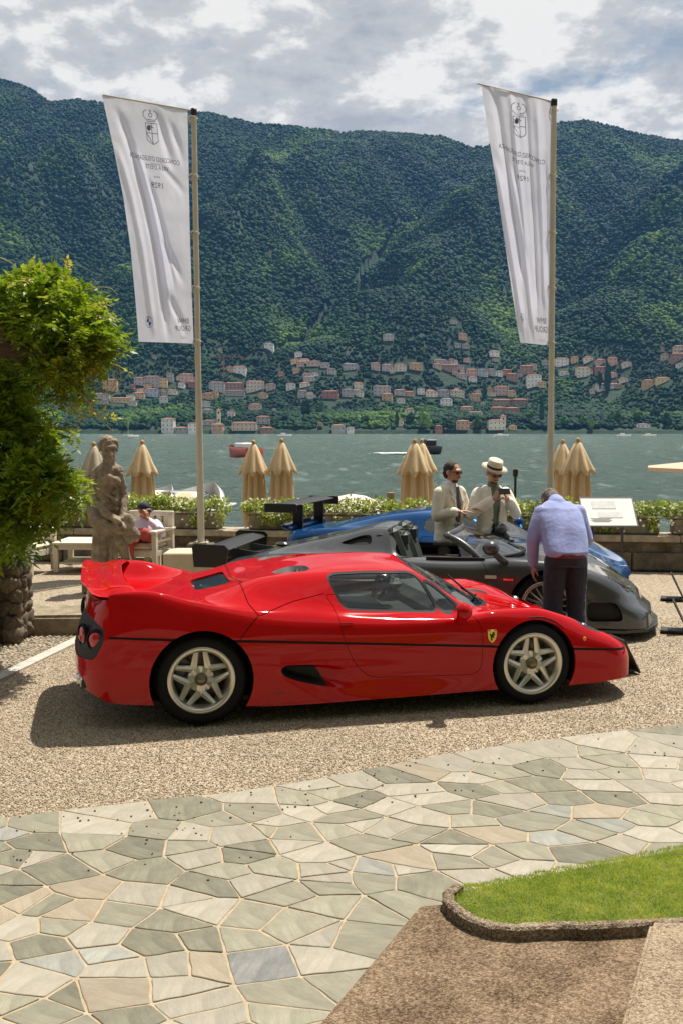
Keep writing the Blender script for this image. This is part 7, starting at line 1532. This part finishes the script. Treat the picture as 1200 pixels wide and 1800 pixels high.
def standing(name_label, loc, rz, H, jacket_c, shirt_c, trou_c, arms, hatted, head_yaw, head_tilt, tie=None, hair_c=None, skin_m=skin):
    k = H / 1.78; root = thing('person', name_label, 'person', loc, rz); root.scale = (k, k, k)
    S = 1.46; hc = (0, -.035, 1.665)
    body = MB(); P, M = head(body, hc, head_yaw, head_tilt, 1.06); limb(body, [(0, .0, 1.46), (0, -.02, 1.60)], [.060, .055])
    torso(body, [(.90, .16, .10, 0), (1.10, .145, .095, 0), (1.30, .17, .105, 0), (1.44, .17, .09, 0), (1.50, .08, .07, 0)])
    for s in (-1, 1):
        limb(body, [(s * .09, 0, .92), (s * .10, -.01, .50), (s * .105, .02, .09)], [.085, .055, .04]); limb(body, [(s * .105, .02, .06), (s * .115, -.15, .035)], [.035, .032])
        sh, el, wr, fwd, pn = arms[s]; limb(body, [sh, el, wr], [.05, .042, .028]); hand(body, wr, fwd, pn, 1.05, arms.get('curl', .5), 1.0, s)
    fuse('body', body, .0075, 2, skin_m, root)
    # trousers
    b = MB(); torso(b, [(.84, .165, .125, .0), (.92, .172, .125, .0), (1.02, .160, .115, .0)])
    for s in (-1, 1): limb(b, [(s * .092, .0, .90), (s * .105, -.005, .50), (s * .11, .02, .07)], [.105, .086, .078])
    fuse('trousers', b, .012, 5, trou_c, root, noise=[(9, .006), (22, .003)])
    for s in (-1, 1):
        b = MB(); cap_mesh(b, (s * .11, .05, .045), .045, (s * .125, -.17, .038), .040, 12); fuse('shoe', b, .01, 3, mat('brown_shoe', (.09, .045, .02), .4), root)
    # shirt front
    b = MB(); torso(b, [(.98, .150, .112, .0), (1.15, .155, .115, -.005), (1.32, .178, .122, -.005), (1.43, .17, .105, 0), (1.49, .085, .085, -.005)]); limb(b, [(0, 0, 1.48), (0, -.012, 1.535)], [.075, .068])
    fuse('shirt', b, .012, 4, shirt_c, root, noise=[(14, .003)])
    # jacket, open at the front: a fused shell with the front wedge cut away
    b = MB(); torso(b, [(.80, .200, .150, .01), (.92, .192, .145, .01), (1.08, .180, .138, .008), (1.25, .192, .136, .005), (1.37, .196, .124, .005), (1.45, .155, .10, .01), (1.50, .095, .085, .012)])
    for s in (-1, 1):
        sh, el, wr, fwd, pn = arms[s]; w2 = Vector(wr).lerp(Vector(el), .16); limb(b, [sh, el, tuple(w2)], [.070, .060, .048])
    o = fuse('jacket', b, .011, 3, jacket_c, root, noise=[((10, 10, 4), .012), ((6, 6, 14), .006), (24, .003)])
    bm = bmesh.new(); bm.from_mesh(o.data); dl = []
    for f in bm.faces:
        c = f.calc_center_median(); zz = c.z; half = np.interp(zz, [.78, .95, 1.10, 1.30, 1.46, 1.55], [.12, .055, .035, .062, .068, .075])
        if c.y < -.035 and abs(c.x - arms.get('open', 0)) < half and zz < 1.56 and c.y > -.20: dl.append(f)
    bmesh.ops.delete(bm, geom=dl, context='FACES'); bm.to_mesh(o.data); bm.free(); md = o.modifiers.new('t', 'SOLIDIFY'); md.thickness = .012; md.offset = 1
    for s in (-1, 1):                                            # lapels, buttons, pocket flaps
        lp = MB(); x = lambda z: np.interp(z, [1.10, 1.30, 1.47], [.045, .075, .075]); pts = [(s * .04, -.148, 1.12), (s * .085, -.150, 1.30), (s * .125, -.135, 1.36), (s * .10, -.125, 1.38), (s * .115, -.10, 1.46), (s * .06, -.085, 1.50), (s * .055, -.145, 1.32)]
        lp.add(pts + [(p[0], p[1] - .010, p[2]) for p in pts], [tuple(range(7)), tuple(range(13, 6, -1))] + [(i, (i + 1) % 7, 7 + (i + 1) % 7, 7 + i) for i in range(7)]); lp.build('lapel', jacket_c, root)
        MB().box((s * .135, -.142, .96), (.11, .012, .05), bev=.004).build('pocket_flap', jacket_c, root)
    for zz in (1.08, .99): MB().ball((-.055, -.152, zz), .010, 8, 6, (1, .5, 1)).build('button', mat('button', (.10, .06, .03), .4), root)
    MB().box((0, -.118, 1.005), (.20, .02, .035)).build('belt', mat('dark_belt', (.04, .022, .015), .4), root)
    col = MB()
    for s in (-1, 1): col.add([(s * .01, -.10, 1.475), (s * .075, -.075, 1.46), (s * .085, -.03, 1.53), (s * .03, -.075, 1.535)], [(0, 1, 2, 3)])
    o = col.build('collar', shirt_c, root); md = o.modifiers.new('t', 'SOLIDIFY'); md.thickness = .006
    if tie:
        b = MB(); pts = [(-.018, -.118, 1.49), (.018, -.118, 1.49), (.038, -.138, 1.10), (0, -.140, 1.02), (-.038, -.138, 1.10)]; b.add(pts + [(p[0], p[1] - .012, p[2]) for p in pts], [(0, 1, 2, 3, 4), (9, 8, 7, 6, 5)] + [(i, (i + 1) % 5, 5 + (i + 1) % 5, 5 + i) for i in range(5)]); b.build('tie', tie, root)
    # glasses
    g = MB()
    for s in (-1, 1): g.ball(P(s * .034, -.098, .010), .028, 12, 8, (1, .35, .85), M=M); g.tube([P(s * .06, -.095, .015), P(s * .088, -.02, .015), P(s * .088, .02, .005)], .004, 6)
    g.tube([P(-.02, -.108, .016), P(.02, -.108, .016)], .004, 6); g.build('sunglasses', dark_glass, root)
    if hatted:
        hm = mat('straw_hat', (.72, .62, .46), .85, bump=.4, bscale=120, bdist=.004); T = Matrix.Translation(P(0, .005, .075)) @ (M.to_4x4())
        q = MB(); q.lathe([(.165, -.006), (.17, .0), (.10, .004), (.098, .06), (.090, .105), (.060, .112), (.03, .098), (.001, .095)], 32); b = MB(); b.add([T @ Vector((v[0] * .95, v[1] * 1.08, v[2])) for v in q.v], q.f, True); o = b.build('hat', hm, root); md = o.modifiers.new('t', 'SOLIDIFY'); md.thickness = .004
        q = MB(); q.lathe([(.103, .004), (.102, .036)], 32); b = MB(); b.add([T @ Vector((v[0] * .955, v[1] * 1.085, v[2])) for v in q.v], q.f, True); b.build('hat_band', mat('hat_band', (.03, .02, .016), .7), root)
        beard(P, M, root)
    else:
        hr = MB(); hr.ball(P(0, .022, .042), .105, 16, 12, (.84, .99, .92), M=M); hr.ball(P(0, .06, -.01), .085, 14, 10, (.9, .75, 1.0), M=M); o = fuse('hair', hr, .008, 2, hair_c, root, noise=[(30, .006)])
        bm = bmesh.new(); bm.from_mesh(o.data); Mi = M.inverted(); dl = [f for f in bm.faces if (lambda q: q.y < -.045 + .6 * max(0, .0) and q.z < .105)(Mi @ (f.calc_center_median() - Vector(P(0, 0, 0))))]; bmesh.ops.delete(bm, geom=dl, context='FACES'); bm.to_mesh(o.data); bm.free()
        beard(P, M, root)
    return root, P
def beard(P, M, root):
    b = MB(); b.ball(P(0, -.046, -.088), .050, 14, 10, (1.05, .92, .72), M=M); b.ball(P(0, -.10, -.048), .02, 10, 6, (1.5, .5, .35), M=M); b.build('beard', mat('beard', (.10, .05, .03), .9), root)
khaki = fabric('khaki_linen', (.68, .62, .50), (.76, .69, .57)); cream = fabric('cream_linen', (.84, .78, .68), (.88, .83, .74)); cream_t = fabric('cream_trousers', (.76, .68, .56), (.82, .74, .62)); sage = fabric('sage_shirt', (.14, .19, .13), (.20, .25, .18)); white_sh = fabric('white_shirt', (.70, .70, .72), (.76, .76, .78)); khaki_t = fabric('khaki_trousers', (.56, .52, .39), (.62, .58, .45))
armsA = {-1: ((-.185, 0, 1.41), (-.27, -.02, 1.13), (-.12, -.25, 1.19), (.75, -.7, .05), (0, 0, -1)), 1: ((.185, 0, 1.41), (.27, -.04, 1.13), (.13, -.27, 1.20), (-.2, -1, .1), (-.5, 0, -1)), 'curl': .25}
pA = (1.335, 12.62, 0)
standing('man in beige jacket and dark tie gesturing beside the man in hat', pA, R(42), 1.735, khaki, white_sh, khaki_t, armsA, False, R(12), R(8), mat('slate_tie', (.07, .08, .11), .6, var=.2, vscale=40), mat('dark_hair', (.045, .025, .015), .8, bump=.6, bscale=80))
armsB = {-1: ((-.185, 0, 1.41), (-.31, -.05, 1.15), (-.075, -.25, 1.36), (.55, -.25, .8), (.6, .4, 0)), 1: ((.185, 0, 1.41), (.31, -.06, 1.15), (.105, -.25, 1.36), (-.55, -.25, .8), (-.6, .4, 0)), 'curl': .7}
pB = (1.86, 12.66, 0)
rB, PB = standing('man in cream suit and white straw hat looking at his phone', pB, R(14), 1.72, cream, sage, cream_t, armsB, True, R(10), R(22))
ph = thing('smartphone', 'dark smartphone held by the man in the straw hat', 'phone', Matrix.Translation(pB) @ Matrix.Rotation(R(14), 4, 'Z') @ Vector((.02, -.335, 1.405)), R(14)); MB().box((0, 0, 0), (.15, .010, .075), M=Matrix.Rotation(R(-25), 4, 'X'), bev=.004).build('case', dark_glass, ph); MB().box((0, .008, .004), (.135, .002, .064), M=Matrix.Rotation(R(-25), 4, 'X')).build('screen', mat('phone_screen', (.02, .02, .025), .1), ph)

# ---- man bending over the front wheel of the grey roadster, seen from behind
def bending():
    root = thing('person', 'man in lilac blue shirt and navy trousers bending over the roadster wheel', 'person', (2.19, 9.96, 0), R(184)); lilac = fabric('lilac_shirt', (.22, .27, .53), (.30, .34, .60), 4, .5); navy = fabric('navy_trousers', (.010, .013, .028), (.018, .022, .042), 5, .4)
    body = MB(); P, M = head(body, (0, -.55, 1.405), 0, R(70), 1.08); limb(body, [(0, -.30, 1.36), (0, -.46, 1.38)], [.065, .06])
    torso(body, [(.88, .17, .11, 0), (1.0, .16, .11, -.03), (1.2, .18, .12, -.16), (1.36, .17, .10, -.28)])
    for s in (-1, 1):
        limb(body, [(s * .095, 0, .90), (s * .11, -.03, .50), (s * .115, .02, .09)], [.09, .06, .042]); limb(body, [(s * .115, .02, .06), (s * .12, -.16, .035)], [.035, .032])
    arms = {1: ((.195, -.25, 1.32), (.285, -.16, 1.05), (.26, -.22, .80)), -1: ((-.195, -.25, 1.32), (-.27, -.20, 1.05), (-.20, -.42, .88))}
    for s in (-1, 1):
        a, e, w = arms[s]; limb(body, [a, e, w], [.055, .045, .03]); hand(body, w, (0, -.25, -1), (-s, 0, 0), 1.08, .4, 1, s)
    fuse('body', body, .0075, 2, skin_t, root)
    b = MB(); torso(b, [(.82, .185, .150, .01), (.90, .190, .150, .012), (.98, .180, .135, .005)])
    for s in (-1, 1): limb(b, [(s * .10, .01, .86), (s * .115, -.02, .48), (s * .125, .03, .06)], [.118, .098, .085])
    fuse('trousers', b, .012, 5, navy, root, noise=[(9, .008), (22, .004)])
    for s in (-1, 1): b = MB(); cap_mesh(b, (s * .125, .06, .045), .046, (s * .13, -.17, .038), .040, 12); fuse('shoe', b, .01, 3, mat('black_shoe', (.015, .013, .012), .4), root)
    b = MB(); torso(b, [(.915, .196, .150, .01), (.96, .215, .165, .005), (1.06, .222, .160, -.06), (1.18, .225, .155, -.14), (1.30, .222, .140, -.22), (1.37, .20, .118, -.26), (1.42, .105, .09, -.32)])
    for s in (-1, 1): a, e, w = arms[s]; limb(b, [a, e, tuple(Vector(w).lerp(Vector(e), .12))], [.076, .068, .054])
    limb(b, [(0, -.31, 1.39), (0, -.37, 1.415)], [.082, .078])
    fuse('shirt', b, .011, 4, lilac, root, noise=[((8, 5, 2.0), .016), ((4, 4, 8), .007)])
    b = MB(); torso(b, [(.905, .193, .153, .01), (.945, .193, .153, .008)]); b.build('belt', mat('red_belt', (.10, .012, .015), .5), root)
    for s in (-1, 1): MB().box((s * .10, .155, .78), (.11, .01, .012)).build('back_pocket', navy, root)
    hr = MB(); hr.ball(P(0, .020, .040), .108, 16, 12, (.86, 1.0, .95), M=M); hr.ball(P(0, .055, -.015), .085, 14, 10, (.95, .8, 1.0), M=M); o = fuse('hair', hr, .007, 1, mat('grey_hair', (.07, .055, .045), .8, color2=(.25, .22, .19), vscale=60, bump=.8, bscale=120), root, noise=[(35, .010)])
    bm = bmesh.new(); bm.from_mesh(o.data); Mi = M.inverted(); c0 = Vector(P(0, 0, 0)); dl = [f for f in bm.faces if (Mi @ (f.calc_center_median() - c0)).y < -.05]; bmesh.ops.delete(bm, geom=dl, context='FACES'); bm.to_mesh(o.data); bm.free()
bending()
# ---- seated man
def seated():
    x, y, rz = SEAT; root = thing('person', 'seated man in navy cap, lilac shirt and red trousers, hand on mouth', 'person', (x, y, 0), rz + R(14)); lil = fabric('pale_lilac_shirt', (.56, .50, .62), (.66, .60, .70), 6, .4); redt = fabric('red_trousers', (.36, .045, .04), (.44, .07, .055), 5, .4)
    body = MB(); P, M = head(body, (.0, .13, .905), R(62), R(6), .98); limb(body, [(0, .17, .72), (0, .14, .84)], [.058, .054])
    torso(body, [(.42, .16, .12, -.02), (.55, .15, .10, .06), (.70, .165, .10, .15), (.77, .10, .08, .17)])
    hA = {1: ((.18, .15, .70), (.30, -.06, .58), (.075, -.02, .80)), -1: ((-.18, .15, .70), (-.27, .0, .52), (-.12, -.22, .56))}
    for s in (-1, 1): a, e, w = hA[s]; limb(body, [a, e, w], [.05, .042, .028]); hand(body, w, (-.1, .1, 1) if s == 1 else (.6, -.8, -.1), (-.6, .5, 0) if s == 1 else (0, 0, -1), 1, .7, 1, s)
    lA = [(-.09, -.05, .47), (-.13, -.44, .50), (-.12, -.50, .10)]; lB = [(.09, -.05, .50), (.10, -.42, .62), (-.18, -.50, .58)]
    limb(body, lA, [.08, .055, .04]); limb(body, lB, [.08, .055, .04]); fuse('body', body, .0075, 2, skin_t, root)
    b = MB(); torso(b, [(.41, .175, .15, -.02), (.50, .17, .13, .02)]); limb(b, lA, [.105, .085, .072]); limb(b, lB, [.105, .085, .066]); fuse('trousers', b, .012, 5, redt, root, noise=[(10, .006), (22, .003)])
    for p0, p1 in (((-.12, -.48, .055), (-.12, -.68, .04)), ((-.22, -.50, .58), (-.30, -.56, .72))): b = MB(); cap_mesh(b, p0, .045, p1, .038, 12); fuse('shoe', b, .01, 3, mat('navy_shoe', (.012, .016, .035), .4), root)
    b = MB(); torso(b, [(.46, .185, .15, .0), (.56, .182, .135, .06), (.68, .19, .13, .14), (.76, .15, .10, .17), (.80, .085, .075, .17)])
    for s in (-1, 1): a, e, w = hA[s]; limb(b, [a, e, tuple(Vector(w).lerp(Vector(e), .25))], [.078, .064, .05])
    fuse('shirt', b, .011, 4, lil, root, noise=[(9, .007), (20, .004)])
    cp = mat('navy_cap', (.010, .018, .04), .8); hr = MB(); hr.ball(P(0, .012, .055), .104, 16, 12, (.84, 1.0, .85), M=M); o = fuse('cap', hr, .008, 2, cp, root)
    bm = bmesh.new(); bm.from_mesh(o.data); Mi = M.inverted(); c0 = Vector(P(0, 0, 0)); bmesh.ops.delete(bm, geom=[f for f in bm.faces if (Mi @ (f.calc_center_median() - c0)).z < .035], context='FACES'); bm.to_mesh(o.data); bm.free()
    T = lambda q: P(*q); b = MB(); V = [T((.075 * math.sin(a), -.07 - .11 * math.cos(a) * .9, .045 - .015 * math.cos(a))) for a in np.linspace(-1.4, 1.4, 13)] + [T((.078 * math.sin(a), -.045 * math.cos(a) - .02, .052)) for a in np.linspace(-1.4, 1.4, 13)]; b.add(V, [(i, i + 1, 14 + i, 13 + i) for i in range(12)], True); o = b.build('cap_peak', cp, root); md = o.modifiers.new('t', 'SOLIDIFY'); md.thickness = .006
    g = MB(); [g.ball(P(s * .034, -.098, .010), .027, 12, 8, (1, .35, .85), M=M) for s in (-1, 1)]; g.tube([P(-.08, -.05, .015), P(0, -.105, .016), P(.08, -.05, .015)], .004, 6); g.build('sunglasses', dark_glass, root)
seated()
# ---- statue
def statue():
    Y = 13.7; X0, _, _ = atY(200, 900, Y); root = thing('statue', 'weathered stone statue of a curly-haired youth leaning on a trunk', 'statue', (X0, Y, 0)); sm = mat('statue_stone', (.13, .095, .065), .92, color2=(.40, .32, .23), vscale=7, detail=10, bump=.9, bscale=40, bdist=.015)
    def q(px, py, dy=0.0): p = atY(px, py, Y + dy); return Vector((p[0] - X0, dy, p[2]))
    u = Y / F_PX; b = MB()
    hc = q(191, 789, -.03); P, M = head(b, hc, R(28), R(14), 1.38)
    r_ = random.Random(5)
    for i in range(150):                                           # curls
        a, e = r_.uniform(0, 6.28), r_.uniform(-.15, 1.4); d = Vector((math.cos(e) * math.cos(a), math.cos(e) * math.sin(a), math.sin(e))); 
        l = M.inverted() @ d
        if l.y < -.35 and l.z < .62: continue
        b.ball(hc + Vector((d.x * .118, d.y * .13, d.z * .125)) + Vector((0, .01, .035)), r_.uniform(.018, .034), 8, 6)
    cap_mesh(b, P(0, -.096, .012), .016, P(0, -.122, -.03), .024, 8); cap_mesh(b, P(-.05, -.088, .03), .016, P(.05, -.088, .03), .016, 8); b.ball(P(0, -.104, -.066), .026, 10, 6, (1.3, .6, .5), M=M)
    limb(b, [q(193, 808), q(191, 826)], [.085, .10]); limb(b, [q(172, 832, .02), q(190, 822, .02), q(207, 827, .02)], [.085, .10, .085])
    limb(b, [q(190, 832), q(190, 860), q(194, 885), q(198, 912)], [.155, .150, .135, .16], flat=((0, 1, 0), .8))
    limb(b, [q(174, 834), q(205, 828)], [.085, .085])
    cap_mesh(b, q(180, 846, -.09), .075, q(203, 846, -.09), .075)  # chest
    for k, (px, py) in enumerate(((188, 866), (202, 866), (190, 880), (202, 880), (192, 895), (203, 895))): b.ball(q(px, py, -.105), .045, 10, 8, (1, .5, .8))
    limb(b, [q(170, 838), q(169, 872, .02), q(185, 902, -.13), q(207, 914, -.20)], [.078, .064, .055, .045]); limb(b, [q(208, 834), q(218, 870, .06), q(217, 905, -.10)], [.075, .06, .05])
    hand(b, q(203, 912, -.21), (.8, -.2, -.4), (0, -.3, -1), 1.35, .8, 1, 1, r=.012); hand(b, q(218, 905, -.14), (-.5, -.4, -.5), (0, .4, -1), 1.3, .8, 1, -1, r=.012)
    limb(b, [q(172, 846, -.10), q(192, 838, -.14), q(208, 846, -.11)], [.035, .04, .035]); limb(b, [q(205, 880, -.13), q(188, 868, -.14)], [.02, .018])      # cloak edge and strap
    limb(b, [q(166, 893, .0), q(172, 916, -.08), q(195, 930, -.12), q(222, 925, -.14), q(237, 940, -.10)], [.10, .11, .10, .10, .08])                    # goat skin round the hips
    limb(b, [q(226, 915, -.12), q(228, 945, -.12)], [.095, .085])
    limb(b, [q(186, 930), q(184, 965), q(184, 1020)], [.165, .150, .160]); limb(b, [q(172, 940, -.05), q(170, 1015, -.05)], [.07, .08])
    for px in (176, 186, 196, 204): limb(b, [q(px, 935, -.13), q(px - 1, 1015, -.14)], [.03, .028], n=8)
    limb(b, [q(212, 925, -.02), q(212, 952, -.12), q(224, 985, -.06), q(228, 1000, -.05)], [.11, .085, .058, .05]); limb(b, [q(228, 1002, -.05), q(243, 1010, -.2)], [.052, .04])
    fuse('figure', b, .008, 1, sm, root, noise=[(7, .008), (20, .006), (50, .003)])
    base = MB(); zb = q(200, 1010).z; base.box((.02, -.02, zb / 2 - .01), (.78, .62, zb + .02), bev=.03); base.build('plinth', sm, root)
statue()
# ================================================================ HAZE
hz = bpy.data.materials.new('haze'); hz.use_nodes = True; nt = hz.node_tree; nt.nodes.clear(); out = nt.nodes.new('ShaderNodeOutputMaterial'); pvn = nt.nodes.new('ShaderNodeVolumePrincipled')
pvn.inputs['Color'].default_value = (.16, .42, 1.0, 1); pvn.inputs['Density'].default_value = 0.000042; pvn.inputs['Anisotropy'].default_value = 0.2; nt.links.new(pvn.outputs[0], out.inputs['Volume'])
b = MB(); b.box((0, 1650, 470), (5200, 3700, 1000)); o = b.build('haze', hz); tag(o, 'thin blue summer haze over the lake and mountain', 'haze', kind='stuff')
